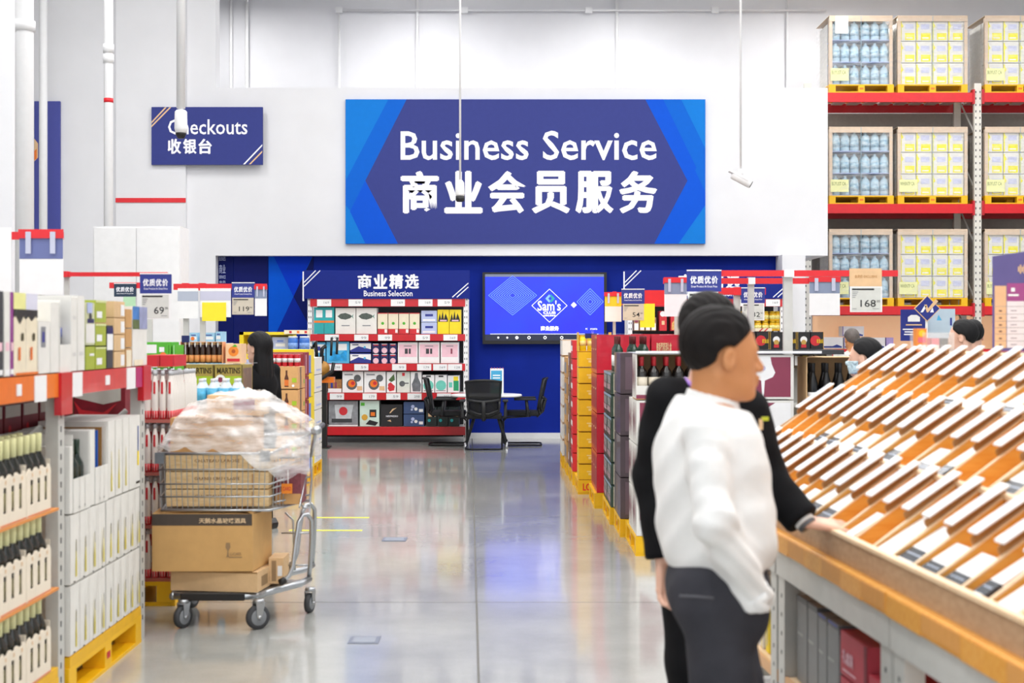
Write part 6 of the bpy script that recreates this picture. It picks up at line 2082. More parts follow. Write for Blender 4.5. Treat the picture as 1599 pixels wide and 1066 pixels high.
def hair_sdf(G, c, face, pitch=0.0, s=1.0, th=.014, line=.055, back=-.06):
    Rm = rotz(face) @ roty(pitch)
    q = ((G - np.array(c, float)) @ Rm) / s
    d = ell(q, (-.014, 0, .038), (.098 + th, .076 + th, .09 + th))
    n = .0012 * np.sin(260 * q[..., 1] + 60 * q[..., 2]) + .001 * np.sin(400 * q[..., 1] + 120 * q[..., 0])
    d = d + n
    x, z = q[..., 0], q[..., 2]
    cut = np.maximum(x * .8 - (z - .02) * .9 - .002, -(z - back) - np.clip(x + .05, -.05, 0) * 0)
    cut = np.maximum(cut, np.minimum(x - line, 1))
    earcut = -(np.sqrt((x + .006) ** 2 + (z + .006) ** 2) - .034)
    d = smax(d, cut, .012)
    d = np.maximum(d, np.where(z < .03, earcut, -1))
    return d * s


def eyes(parent, c, face, pitch=0.0, s=1.0):
    Rm = rotz(face) @ roty(pitch)
    for sy in (-1, 1):
        p = np.array(c) + Rm @ (np.array([.083, sy * .032, .001]) * s)
        MB().lathe([(.0, -.008), (.006, -.005), (.008, 0), (.006, .005), (.0, .008)], M('eye_dark', '2a1c16', .2), 8, c=tuple(p)).build('eye', parent)
        b = [Vector(np.array(c) + Rm @ (np.array([.088 - .01 * abs(k), sy * (.034 + .012 * k), .021 + .002 * (1 - abs(k))]) * s)) for k in (-1, 0, 1)]
        MB().tube(b, .0035, M('eyebrow_dark', '241a16', .8), 6).build('eyebrow', parent)


def hand_parts(wrist, d, up, s=1.0, curl=.3, thumb_side=1, spread=.12, curls=None):
    "returns cones for a hand: wrist point, pointing direction d, back-of-hand normal up"
    d, up = np.array(d, float), np.array(up, float)
    d /= np.linalg.norm(d)
    up = up - d * (up @ d)
    up /= np.linalg.norm(up)
    side = np.cross(d, up) * thumb_side
    w = np.array(wrist, float)
    out = []
    palm = .095 * s
    for k, o in enumerate((-.027, -.009, .009, .027)):
        out.append((w + side * o * .5 * s, w + d * palm + side * o * s, .016 * s, .0115 * s))
    L = [.062, .075, .082, .075]
    for k, o in enumerate((-.030, -.010, .010, .030)):
        ang = (curls[k] if curls else curl)
        base = w + d * palm + side * o * s
        dirn = d + side * (o / .03) * spread
        dirn /= np.linalg.norm(dirn)
        p = base
        for j, (fr, r0, r1) in enumerate([(.45, .0098, .009), (.3, .009, .0082), (.25, .0082, .007)]):
            a = ang * (j + .5)
            dd = dirn * math.cos(a) - up * math.sin(a)
            q = p + dd * L[k] * fr * s
            out.append((p, q, r0 * s, r1 * s))
            p = q
    tb = w + d * .022 * s + side * .022 * s
    t1 = tb + (d * .55 + side * .8 - up * .25) / 1.0 * .045 * s
    t2 = t1 + (d * .85 + side * .45 - up * .25) / 1.0 * .034 * s
    t3 = t2 + (d * .95 + side * .2 - up * .25) / 1.0 * .024 * s
    out += [(tb, t1, .014 * s, .0115 * s), (t1, t2, .0115 * s, .0098 * s), (t2, t3, .0098 * s, .0085 * s)]
    return out


def parts_sdf(G, parts, k):
    d = None
    for a, b, ra, rb in parts:
        e = cone(G, a, b, ra, rb)
        d = e if d is None else smin(d, e, k)
    return d


def bounds(parts, pad):
    P_ = np.array([p for a, b, ra, rb in parts for p in (a, b)])
    return P_.min(0) - pad, P_.max(0) + pad


SKIN = M('tan_skin', 'cb8a58', .5, var=.04)
SKINP = M('pale_skin', 'e8b8a0', .5, var=.04)
HAIR = M('dark_brown_hair', '120d0c', .7, var=.3, scale=40, spec=.25)
HAIRB = M('black_hair', '0c0b0e', .65, var=.2, scale=40, spec=.3)
SHIRT = M('white_shirt_cloth', 'eeeeec', .75, var=.02, bump=.25, bscale=14)
JEANS = M('charcoal_trousers', '3a3a40', .85, spec=.2, var=.18, scale=7, bump=.3, bscale=20)
SUIT = M('black_suit_cloth', '101013', .85, spec=.2, var=.1, bump=.15, bscale=16)
SHOE = M('black_shoe_leather', '151414', .3)


def shoe(par, x, y, yaw):
    m = MB()
    T = Matrix.Translation((x, y, 0)) @ Matrix.Rotation(yaw, 4, 'Z')
    m.T = T
    pr = [(-.09, .0), (-.1, .04), (-.07, .085), (.0, .08), (.06, .055), (.14, .045), (.17, .02), (.17, 0)]
    m.prism([(a, -.042, b) for a, b in pr], (0, .084, 0), SHOE)
    m.build('shoe', par, bevel=.015, seg=2)


# ---------------- man in the white shirt
YM1 = 4.0


def MP(px, py, dy=0.0):
    v = P(px, py, YM1)
    return np.array([v.x, YM1 + dy, v.z])


S1 = 1 / 550.0
hc = MP(1128, 556, .0)
face1 = math.radians(12)
nk0, nk1 = MP(1118, 600, .02), MP(1112, 645, .02)
ctr = MP(1118, 560)
man = None
shN, shF = MP(1088, 672, -.15), MP(1130, 668, .2)        # near and far shoulder
elN, wrN = MP(1098, 795, -.22), MP(1168, 922, -.125)
elF, wrF = MP(1150, 790, .25), MP(1150, 880, .17)
hipC = MP(1122, 915, .02)
chest = MP(1108, 700, .02)
belly = MP(1120, 800, .02)
knN, knF = MP(1128, 1075, -.07), MP(1165, 1075, .12)
anN, anF = MP(1120, 1350, -.07), MP(1170, 1350, .12)
anN[2] = anF[2] = .09
knN[2] = knF[2] = .5


def body1(G, off=0.0):
    d = ell(G, chest, (.1, .14, .15), rotz(.35))
    d = smin(d, ell(G, belly, (.11, .13, .15), rotz(.35)), .06)
    d = smin(d, ell(G, hipC, (.125, .155, .11), rotz(.35)), .06)
    d = smin(d, cone(G, nk0, nk1, .058, .066), .04)
    for sh_, el_, wr_ in ((shN, elN, wrN), (shF, elF, wrF)):
        d = smin(d, cone(G, sh_, el_, .044, .038), .03)
        d = smin(d, cone(G, el_, wr_, .036, .028), .02)
    for kn, an, sy in ((knN, anN, -1), (knF, anF, 1)):
        hp = hipC + np.array([0, .085 * sy, -.04])
        d = smin(d, cone(G, hp, kn, .085, .058), .04)
        d = smin(d, cone(G, kn, an, .056, .038), .03)
    return d - off


hnd1 = hand_parts(wrN + [-.005, .01, .02], (-.05, .8, -.7), (-.3, -.9, -.3), .9, .3, 1)
hndF = hand_parts(wrF, (.4, -.1, -.9), (0, .9, 0), 1.0, .4, -1)
lo, hi = np.array([hipC[0] - .32, 3.62, .04]), np.array([hipC[0] + .33, 4.45, 1.42])
man = grow('person', lambda G: smin(body1(G), np.minimum(parts_sdf(G, hnd1, .01), parts_sdf(G, hndF, .01)), .01), lo, hi, .014, SKIN)
tag(man, 'man in a white shirt and dark trousers, seen in profile, hand in pocket', 'person')
grow('head', lambda G: smin(head_sdf(G, hc, face1, 0.05, 1.06), cone(G, hc + np.array([-.03, 0, -.06]), nk1, .056, .064), .03), hc - [.15, .14, .22], hc + [.17, .14, .17], .0045, SKIN, man)


def hair1(G):
    d = hair_sdf(G, hc, face1, .05, 1.06, .010, .062, -.1)
    # thin crown: the scalp shows through at the back of the top
    return d + .0


grow('hair', hair1, hc - [.16, .15, .14], hc + [.14, .15, .18], .0045, HAIR, man)
eyes(man, hc, face1, .05, 1.06)


def shirt1(G):
    d = ell(G, MP(1106, 705, .02), (.118, .165, .19), rotz(.35))
    d = smin(d, ell(G, MP(1116, 765, .02), (.132, .155, .19), rotz(.35)), .09)
    d = smin(d, ell(G, MP(1124, 840, .02), (.143, .168, .16), rotz(.35)), .09)
    d = smin(d, cone(G, nk1 + [0, 0, .02], nk1 - [0, 0, .1], .05, .1), .06)
    fold = wrinkle(G, .002, 30) + .004 * np.abs(np.sin(26 * (G[..., 2] - .7 * G[..., 0] + .6 * G[..., 1]))) ** 3
    a_ = smin(cone(G, shN, elN, .052, .045), cone(G, elN, wrN, .045, .040), .03)
    b_ = smin(cone(G, shF, elF, .054, .046), cone(G, elF, wrF, .046, .038), .02)
    low = np.clip((MP(0, 760)[2] - G[..., 2]) / .12, .15, 1)
    af = low * .006 * np.abs(np.sin(60 * (G[..., 2] + .5 * G[..., 0]) + 2 * np.sin(20 * G[..., 0]))) ** 2 + wrinkle(G, .0025, 60, 2)
    d = smin(d - .01 - fold, np.minimum(a_, b_) - .006 - af, .045)
    # hem and neck cuts: below the waist only the sleeves go on
    hem = (MP(0, 886)[2] - G[..., 2]) + .03 * np.sin(G[..., 0] * 9)
    arm = np.minimum(cone(G, elN, wrN + (wrN - elN) * .06, .072, .066), cone(G, elF, wrF, .072, .06))
    d = np.maximum(d, np.minimum(hem, arm))
    d = smax(d, G[..., 2] - MP(0, 626)[2] - .25 * (MP(1105, 0)[0] - G[..., 0]), .01)
    neck = cone(G, nk0 + [0, 0, .1], nk1 - [0, 0, .03], .064, .064)
    return smax(d, -neck, .006)


grow('shirt', shirt1, np.array([.32, 3.6, .84]), np.array([.84, 4.45, 1.46]), .009, SHIRT, man)


def collar1(G):
    c0 = nk0 * .2 + nk1 * .8
    d = np.abs(cone(G, c0 + [0, 0, .02], c0 - [0, 0, .04], .071, .08)) - .005
    z = G[..., 2]
    top = c0[2] + .036 - .28 * (G[..., 0] - c0[0])
    d = np.maximum(d, z - top)
    return np.maximum(d, (c0[2] - .035 - .25 * (G[..., 0] - c0[0])) - z)


grow('collar', collar1, nk1 - [.16, .16, .12], nk1 + [.16, .16, .16], .005, SHIRT, man)
cuf = MB()
dv = Vector(wrN - elN).normalized()
cuf.tube([Vector(wrN) - dv * .03, Vector(wrN) + dv * .012], [.05, .047], SHIRT, 18)
cuf.build('cuff', man)


def trous1(G):
    d = ell(G, hipC + [0, 0, .0], (.14, .165, .13), rotz(.35))
    for kn, an, sy in ((knN, anN, -1), (knF, anF, 1)):
        hp = hipC + np.array([-.005, .08 * sy, -.05])
        d = smin(d, cone(G, hp, kn, .102, .078), .04)
        d = smin(d, cone(G, kn, an, .076, .062), .03)
    d = smin(d, ell(G, MP(1095, 925, -.06), (.085, .09, .1)), .04)
    d = smin(d, ell(G, wrN + [-.005, .06, -.05], (.045, .06, .075)), .03)
    d = d - .006 - wrinkle(G, .003, 26, 2)
    return np.maximum(d, G[..., 2] - MP(0, 872)[2])


grow('trousers', trous1, np.array([.3, 3.6, .03]), np.array([.92, 4.4, .99]), .011, JEANS, man)
pk = MB()
pk.tube([Vector(MP(1052, 914, -.155)), Vector(MP(1075, 912, -.185)), Vector(MP(1100, 914, -.19))], .0035, M('trouser_seam', '5c5c62', .8), 6)
pk.build('pocket_seam', man)
bl = MB()
bl.lathe([(.125, 0), (.129, .002), (.129, .03), (.125, .032)], BLACK, 24, T=Matrix.Translation(Vector(hipC) + Vector((0, 0, .062))) @ Matrix.Rotation(.35, 4, 'Z') @ Matrix.Diagonal((1, 1.16, 1, 1)))
bl.build('belt', man)
shoe(man, anN[0] + .03, anN[1], .3)
shoe(man, anF[0] + .03, anF[1], .3)

# ---------------- person in the black suit behind him
YM2 = 4.72


def SP_(px, py, dy=0.0):
    v = P(px, py, YM2)
    return np.array([v.x, YM2 + dy, v.z])


h2 = SP_(1108, 522, .0)
f2 = math.radians(-55)
c2, b2, hp2 = SP_(1100, 690, .02), SP_(1100, 790, .02), SP_(1110, 900, .02)
sL, sR = SP_(1040, 622, .0), SP_(1172, 640, .04)
eL, wL = SP_(1022, 745, .03), SP_(1034, 872, -.03)
eR = SP_(1200, 745, .05)
wR = SP_(1253, 812, -.04)
kn2 = [SP_(1078, 1045, .0), SP_(1150, 1045, .05)]
an2 = [SP_(1075, 1200, .03), SP_(1165, 1200, .08)]
for q in kn2:
    q[2] = .5
for q in an2:
    q[2] = .09


def body2(G):
    d = ell(G, c2, (.165, .11, .18))
    d = smin(d, ell(G, b2, (.135, .1, .16)), .08)
    d = smin(d, ell(G, hp2, (.15, .11, .12)), .06)
    d = smin(d, cone(G, h2 - [0, 0, .08], SP_(1100, 610), .052, .06), .04)
    for s_, e_, w_ in ((sL, eL, wL), (sR, eR, wR)):
        d = smin(d, cone(G, s_, e_, .05, .041), .05)
        d = smin(d, cone(G, e_, w_, .04, .027), .02)
    for k in range(2):
        hp = hp2 + np.array([(-.08, .08)[k], 0, -.04])
        d = smin(d, cone(G, hp, kn2[k], .08, .055), .04)
        d = smin(d, cone(G, kn2[k], an2[k], .053, .036), .03)
    return d


hl = hand_parts(wL, (.06, -.05, -1), (-.7, .7, 0), 1.0, .35, 1, curls=[.45, .4, .35, .25])
hr = hand_parts(wR, (.9, .05, -.12), (.1, -.25, 1), 1.06, .1, -1, .25, curls=[.1, .12, .15, .2])
p2 = grow('person', body2, np.array([.35, 4.45, .04]), np.array([1.06, 5.0, 1.45]), .014, SKINP)
tag(p2, 'person in a black suit with a yellow lapel pin, one hand on the wooden display', 'person')
grow('head', lambda G: smin(head_sdf(G, h2, f2, .25), cone(G, h2 - [0, 0, .07], SP_(1098, 612), .05, .058), .03), h2 - [.16, .16, .22], h2 + [.16, .16, .16], .0055, SKINP, p2)
grow('hair', lambda G: hair_sdf(G, h2, f2, .25, 1.0, .016, .06, -.06), h2 - [.16, .16, .15], h2 + [.16, .16, .18], .0055, HAIR, p2)
eyes(p2, h2, f2, .25)
for hh_ in (hl, hr):
    lo, hi = bounds(hh_, .03)
    grow('hand', lambda G: parts_sdf(G, hh_, .007), lo, hi, .0032, SKINP, p2)


def jacket(G):
    d = ell(G, c2, (.175, .125, .19))
    d = smin(d, ell(G, b2, (.155, .12, .17)), .08)
    d = smin(d, ell(G, SP_(1108, 860, .02), (.165, .13, .1)), .06)
    d = smin(d, cone(G, SP_(1075, 625, .02), SP_(1145, 628, .02), .06, .06), .05)
    d = smin(d, cone(G, sL, eL, .062, .056), .05)
    d = smin(d, cone(G, eL, wL, .055, .048), .03)
    d = smin(d, cone(G, sR, eR, .062, .058), .05)
    d = smin(d, cone(G, eR, wR - (wR - eR) * .04, .057, .054), .03)
    d = d - .01 - wrinkle(G, .0025, 30, 1)
    hem = SP_(0, 905)[2] - G[..., 2]
    d = np.maximum(d, hem)
    # sleeves end above the wrists
    for w_, e_ in ((wL, eL), (wR, eR)):
        n = (w_ - e_) / np.linalg.norm(w_ - e_)
        near = np.linalg.norm(G - w_, axis=-1) - .11
        cut = (G - w_) @ n + .006
        d = np.maximum(d, np.where(near < 0, cut, -1))
    neck = cone(G, h2 - [0, 0, .02], SP_(1098, 628, -.01), .06, .058)
    v = ell(G, SP_(1110, 650, -.14), (.03, .06, .13))
    return smax(smax(d, -neck, .008), -v, .006)


grow('jacket', jacket, np.array([.3, 4.4, .72]), np.array([1.08, 5.05, 1.46]), .01, SUIT, p2)


def trous2(G):
    d = ell(G, hp2, (.15, .115, .12))
    for k in range(2):
        hp = hp2 + np.array([(-.075, .075)[k], 0, -.04])
        d = smin(d, cone(G, hp, kn2[k], .09, .072), .04)
        d = smin(d, cone(G, kn2[k], an2[k], .07, .06), .03)
    return np.maximum(d - .006 - wrinkle(G, .002, 22), G[..., 2] - SP_(0, 880)[2])


grow('trousers', trous2, np.array([.35, 4.45, .03]), np.array([1.05, 5.05, .9]), .012, SUIT, p2)
for sg in (-1, 1):
    lp = MB()
    a_, b_, c_, d_ = SP_(1110 + sg * 14, 620, -.085), SP_(1110 + sg * 36, 640, -.118), SP_(1110 + sg * 26, 700, -.142), SP_(1110 + sg * 4, 760, -.14)
    lp.prism([Vector(a_), Vector(b_), Vector(c_), Vector(d_)], (0, -.006, 0), SUIT)
    lp.build('lapel', p2)
sc_ = MB()
sc_.prism([Vector(SP_(1094, 622, -.07)), Vector(SP_(1126, 622, -.07)), Vector(SP_(1118, 700, -.125)), Vector(SP_(1110, 752, -.13))], (0, .012, 0), SHIRT)
sc_.build('shirt_front', p2)
MB().tube([Vector(SP_(1070, 592, .0)), Vector(SP_(1082, 605, -.06)), Vector(SP_(1098, 640, -.135)), Vector(SP_(1104, 680, -.14))], .008, M('purple_lanyard', '9a6cc8', .5), 8).build('lanyard', p2)
cc = Vector(SP_(1178, 655, 0))
cc.y = 4.57
pn = MB()
pn.cbox(cc + Vector((.01, 0, .012)), (.022, .01, .012), M('pin_yellow_green', 'c8cc1c', .4))
pn.build('lapel_pin', p2)
MB().cbox(cc + Vector((-.004, 0, -.006)), (.012, .01, .035), GOLD).build('lapel_ribbon', p2)
wt = MB()
n_ = Vector(wR - eR).normalized()
wt.tube([Vector(wR) + n_ * .008, Vector(wR) + n_ * .02], .033, M('watch_band', '6c6c70', .4, .4), 14)
wt.build('watch', p2)
MB().tube([Vector(wR) + n_ * -.012, Vector(wR) + n_ * .006], .036, SHIRT, 14).build('shirt_cuff', p2)
for q in an2:
    shoe(p2, q[0], q[1] - .03, -1.2)


# ---------------- simpler figures farther back
def figure(name_label, x, y, top, face, top_mat, hair_mat, skin_mat, bottom_mat, long_hair=False, mask=False, res=.016, s=1.0, cap=None, arm=0.0):
    hc_ = np.array([0, 0, top - .125 * s])
    R_ = rotz(face)
    H = top
    w = lambda a: R_ @ np.array(a, float)
    ch_, be_, hi_ = w((-.01, 0, H - .43)), w((0, 0, H - .62)), w((-.01, 0, H - .78))
    sh_ = [w((-.01, k * .17, H - .31)) for k in (-1, 1)]
    el_ = [w((.0, k * .215, H - .58)) for k in (-1, 1)]
    wr_ = [w((.1 + arm * .12, k * .19, H - .8 + arm * .3)) for k in (-1, 1)]
    hp_ = [w((-.01, k * .08, H - .84)) for k in (-1, 1)]
    kn_ = [w((.02, k * .09, .48)) for k in (-1, 1)]
    an_ = [w((-.01, k * .09, .09)) for k in (-1, 1)]

    def base(G, g, legs=True, arms=True):
        d = ell(G, ch_, (.11 + g, .165 + g, .17), R_)
        d = smin(d, ell(G, be_, (.105 + g, .145 + g, .16), R_), .07)
        d = smin(d, ell(G, hi_, (.115 + g, .155 + g, .12), R_), .06)
        d = smin(d, cone(G, w((-.01, 0, H - .2)), w((-.015, 0, H - .3)), .05, .062), .04)
        for k in range(2):
            if arms:
                d = smin(d, cone(G, sh_[k], el_[k], .05 + g, .04 + g), .05)
                d = smin(d, cone(G, el_[k], wr_[k], .04 + g, .028 + g), .02)
            if legs:
                d = smin(d, cone(G, hp_[k], kn_[k], .082 + g, .055 + g), .04)
                d = smin(d, cone(G, kn_[k], an_[k], .053 + g, .036 + g), .03)
        return d
    hp1 = [hand_parts(wr_[k], w((.5, 0, -.8)), w((0, (-1, 1)[k], 0)), 1.0, .3, 1 if k else -1) for k in range(2)]
    lo_, hi2 = np.array([-.36, -.36, .04]), np.array([.36, .36, H - .16])
    o = grow('person', lambda G: smin(base(G, 0), np.minimum(parts_sdf(G, hp1[0], .01), parts_sdf(G, hp1[1], .01)), .01), lo_, hi2, res, skin_mat, loc=(x, y, 0))
    tag(o, name_label, 'person')
    grow('head', lambda G: smin(head_sdf(G, hc_, face, .05, s), cone(G, w((-.02, 0, H - .18)), w((-.015, 0, H - .29)), .048, .056), .03), hc_ - [.15, .15, .2], hc_ + [.15, .15, .15], .007, skin_mat, o)
    if long_hair:
        def hr_(G):
            q = ((G - hc_) @ R_)
            d = hair_sdf(G, hc_, face, .05, s, .02, .06, -.05)
            e = ell(q, (-.055, 0, -.12), (.062, .1, .23))
            e = smin(e, ell(q, (-.065, 0, -.24), (.05, .085, .14)), .05)
            e = smax(e, q[..., 0] - .02, .01)
            d = smin(d, e + .003 * np.sin(q[..., 1] * 120), .03)
            return d
        grow('hair', hr_, hc_ - [.2, .2, .42], hc_ + [.16, .2, .16], .007, hair_mat, o)
    else:
        grow('hair', lambda G: hair_sdf(G, hc_, face, .05, s, .014, .055, -.075), hc_ - [.15, .15, .14], hc_ + [.15, .15, .17], .007, hair_mat, o)
    eyes(o, hc_, face, .05, s)

    def shirt(G):
        d = base(G, .014, legs=False) - wrinkle(G, .002, 30)
        d = np.maximum(d, (H - .88) - G[..., 2])
        for k in range(2):
            n = (wr_[k] - el_[k]) / np.linalg.norm(wr_[k] - el_[k])
            near = np.linalg.norm(G - wr_[k], axis=-1) - .08
            d = np.maximum(d, np.where(near < 0, (G - wr_[k]) @ n + .005, -1))
        return smax(d, -cone(G, w((-.01, 0, H - .18)), w((-.01, 0, H - .27)), .056, .056), .006)
    grow('top', shirt, np.array([-.38, -.38, H - .92]), np.array([.38, .38, H - .2]), .013, top_mat, o)

    def tr(G):
        d = ell(G, hi_, (.125, .165, .12), R_)
        for k in range(2):
            d = smin(d, cone(G, hp_[k], kn_[k], .092, .07), .04)
            d = smin(d, cone(G, kn_[k], an_[k], .068, .055), .03)
        return np.maximum(d, G[..., 2] - (H - .78))
    grow('trousers', tr, np.array([-.3, -.3, .03]), np.array([.3, .3, H - .7]), .016, bottom_mat, o)
    if mask:
        def mk_(G):
            d = np.abs(head_sdf(G, hc_, face, .05, s) - .004) - .003
            q = ((G - hc_) @ (rotz(face) @ roty(.05))) / s
            d = np.maximum(d, q[..., 2] + .012)
            d = np.maximum(d, -(q[..., 0] - .02))
            return np.maximum(d, -(q[..., 2] + .1))
        grow('face_mask', mk_, hc_ - [.15, .15, .15], hc_ + [.15, .15, .1], .006, M('mask_blue', 'c4dbe4', .7), o)
    for k in range(2):
        shoe(o, an_[k][0], an_[k][1], face)
    return o


figure('woman with long black hair and black coat standing behind the loaded cart', P(404, 0, 11.6).x, 11.6, 1.605, math.radians(150), SUIT, HAIRB, SKINP, SUIT, True, arm=.8)
MB_ = MB().cbox((0, 0, 0), (.03, .09, .14), BLACK).cbox((-.016, 0, 0), (.002, .08, .13), M('phone_light', 'dce4ea', .3))
pho = MB_.build('phone', loc=(P(378, 0, 11.6).x, 11.42, 1.38))
tag(pho, 'dark phone held up by the long haired woman', 'phone')
figure('woman in a royal blue top with short black hair and face mask behind the display', P(1350, 0, 9.3).x, 9.3, 1.567, math.radians(150), M('royal_blue_cloth', '1d57a8', .8, var=.06), HAIRB, SKINP, SUIT, False, True)
figure('grey haired person in a pale grey shirt far behind the display', P(1330, 0, 17.0).x, 17.0, 1.66, math.radians(100), M('pale_grey_cloth', 'c9ccc8', .8), M('grey_brown_hair', '5c5450', .6, var=.3), SKIN, SUIT)
figure('man with black hair and black shirt beside the perforated upright', P(1503, 0, 10.6).x, 10.6, 1.70, math.radians(150), SUIT, HAIRB, SKINP, SUIT)
figure('dark haired person hidden behind the man in the black shirt', P(1519, 0, 11.6).x, 11.6, 1.71, math.radians(80), SUIT, HAIRB, SKINP, SUIT)

# ------------------------------------------------------------------ red sign rails on posts, with their cards
def rail(px0, px1, py0, py1, Y, posts, label, depth_slope=0.0, py1b=None, red_top=True, pw=.07):
    a, b = P(px0, py1, Y), P(px1, py0, Y)
    o = thing('sign_rail', (0, Y, 0), label=label, cat='rail')
    MB().box(a.x, -.015, a.z, b.x, .015, b.z, REDR).build('rail_bar', o)
    for pxp in posts:
        x = P(pxp, 0, Y).x
        u = MB().box(x - pw / 2, .016, 0, x + pw / 2, .016 + pw * .7, b.z - .0, GREYM).build('post', o)
        MB().box(x - pw / 2 - .004, -.02, a.z - .004, x + pw / 2 + .004, .015 + pw * .7 + .006, b.z + .006, PAPER if not red_top else REDR).build('post_cap', o)
    return o


rail(1123, 1402, 422, 431.5, 11.02, [1232], 'long red sign rail on a white post, carrying the tag priced one hundred sixty eight', red_top=False, pw=.07)
rail(1036, 1312, 434, 443, 13.93, [1174], 'second red sign rail with a white post, just below the longest one', red_top=False, pw=.06)
rail(944, 985, 456, 461, 14.9, [960], 'thin short red rail by the television corner', pw=.03)
rail(971, 1060, 453, 476, 14.6, [1058], 'short broad red sign rail beside the tag priced fifty four', pw=.05)
rail(1118, 1196, 449, 460, 15.0, [1152], 'short red sign rail behind the standing men')
rail(100, 262, 425, 431.5, 8.9, [103], 'slim red sign rail over the olive green boxes', pw=.03)
rail(172, 240, 441, 450, 10.9, [233], 'short red sign rail behind the dark teal sign', pw=.04)
rail(272, 417, 443, 452.5, 12.2, [290, 316], 'red sign rail with two grey posts above the beer bottles', pw=.045)
rail(-60, 99, 362, 374, 8.0, [55], 'red sign rail highest over the storage rack with clear clips')


def nsign(px0, px1, py0, py1, Y, label, col=None):
    mt_ = col or M('price_navy', '26338c', .4, var=.03)
    o, pt_ = px_sign(px0, py0, px1, py1, Y, mt_, 'promo_sign', label, 'sign', .01)
    w_, h_ = px1 - px0, py1 - py0
    m = MB()
    for i, ch in enumerate('优质优价'):
        sign_text(m, ch, pt_, px0 + w_ * (.1 + .205 * i), py0 + h_ * .25, px0 + w_ * (.28 + .205 * i), py0 + h_ * .62, LETW, .025, 1)
    sign_text(m, 'Great Product At Great Price', pt_, px0 + w_ * .12, py0 + h_ * .7, px0 + w_ * .88, py0 + h_ * .8, LETW, .01, 1)
    m.build('lettering', o)
    a_, b_ = pt_(px0, py0), pt_(px1, py0 - h_ * .06)
    MB().box(a_.x, -.004, a_.z, b_.x, .012, b_.z, PAPER).build('holder_strip', o)
    return o


def pcard(px0, px1, py0, py1, Y, price, label, paper=None, frame=True):
    paper = paper or TAGG
    o, pt_ = px_sign(px0, py0, px1, py1, Y, PAPER if frame else paper, 'price_card', label, 'price card', .006)
    w_, h_ = px1 - px0, py1 - py0
    m = MB()
    f = .04
    m.poly([pt_(px0 + w_ * f, py1 - h_ * f), pt_(px1 - w_ * f, py1 - h_ * f), pt_(px1 - w_ * f, py0 + h_ * f), pt_(px0 + w_ * f, py0 + h_ * f)], paper)
    m.build('printed_paper', o)
    m = MB()
    qd = lambda x0, y0, x1, y1, mt_: m.poly([pt_(px0 + w_ * x0, py0 + h_ * y1, 2), pt_(px0 + w_ * x1, py0 + h_ * y1, 2), pt_(px0 + w_ * x1, py0 + h_ * y0, 2), pt_(px0 + w_ * x0, py0 + h_ * y0, 2)], mt_)
    qd(.06, .08, .75, .14, BLKP)
    for k in range(4):
        qd(.07, .2 + k * .07, .25 - .03 * k, .225 + k * .07, GREYP)
    qd(.07, .86, .2, .88, GREYP)
    qd(.7, .86, .9, .88, GREYP)
    n = len(price)
    xr_ = .8
    sign_text(m, price, pt_, px0 + w_ * (xr_ - .17 * n + (.03 if '1' in price else 0)), py0 + h_ * .52, px0 + w_ * xr_, py0 + h_ * .8, BLKP, .005, 2)
    sign_text(m, '90' if price != '168' else '00', pt_, px0 + w_ * .83, py0 + h_ * .53, px0 + w_ * .93, py0 + h_ * .62, BLKP, 0, 2)
    m.build('price_print', o)
    return o


def clipcard(px0, px1, py0, py1, Y, label, band='8a96b0', bandh=.3, top=True, clips=2, low=None):
    o, pt_ = px_sign(px0, py0, px1, py1, Y, low or PAPER, 'hanging_card', label, 'card', .006)
    w_, h_ = px1 - px0, py1 - py0
    m = MB()
    if band:
        m.poly([pt_(px0, py0 + h_ * (bandh + .12)), pt_(px1, py0 + h_ * (bandh + .12)), pt_(px1, py0 + h_ * .1), pt_(px0, py0 + h_ * .1)], M('band_' + band, band, .5, var=.02))
        m.build('header_band', o)
    if top:
        a_, b_ = pt_(px0 - 1, py0 + h_ * .12), pt_(px1 + 1, py0 - h_ * .02)
        MB().box(a_.x, -.012, a_.z, b_.x, -.0025, b_.z, REDR).build('clip_rail', o)
    for k in range(clips):
        x = px0 + w_ * (.22 + .56 * k / max(1, clips - 1))
        a_, b_ = pt_(x - w_ * .06, py0 + h_ * .36), pt_(x + w_ * .06, py0 + h_ * .02)
        MB().box(a_.x, -.018, a_.z, b_.x, -.0125, b_.z, clear('clip_plastic', 'd8dcf0', .7, .2)).build('clear_clip', o)
    return o


nsign(1073, 1127, 423, 455, 10.994, 'navy promotion sign straight above the heads of the standing men')
pcard(1074.5, 1122, 455.2, 500, 10.994, '89', 'price card partly behind the heads of the standing men')
clipcard(1038, 1073, 434, 494, 13.908, 'white hanging card with grey blue header beside the sign above the men')
nsign(971, 1007, 452, 474, 14.574, 'navy promotion sign above the price of fifty four')
pcard(973, 1006, 474.2, 500, 14.574, '54', 'beige price card reading fifty four', TAGB, False)
clipcard(945, 971, 457, 502, 14.878, 'small white hanging card with a yellow header by the television', 'f4d428', .35)
o, _ = px_sign(1000, 474, 1023, 511, 14.578, M('plain_yellow_card', 'fae62a', .5, var=.02), 'yellow_card', 'plain yellow card behind the price of fifty four', 'card', .006)
nsign(1158, 1195, 450, 473, 14.974, 'navy promotion sign behind the white post near the yellow jars')
pcard(1159.5, 1194, 473.2, 500, 14.974, '32', 'price card reading thirty two behind the white post')
clipcard(1264.5, 1312, 433, 492, 13.908, 'white hanging card with a navy band between two red rails')
ou, pt_ = px_sign(1327, 419, 1377.5, 447, 10.998, GOLD, 'notice_card', 'pale orange notice card above the price of one hundred sixty eight', 'card', .006)
m = MB()
sign_text(m, '会员价 EXCLUSIVE', pt_, 1335, 429, 1370, 434, M('notice_print', 'b98444', .5), .01, 1)
m.build('lettering', ou)
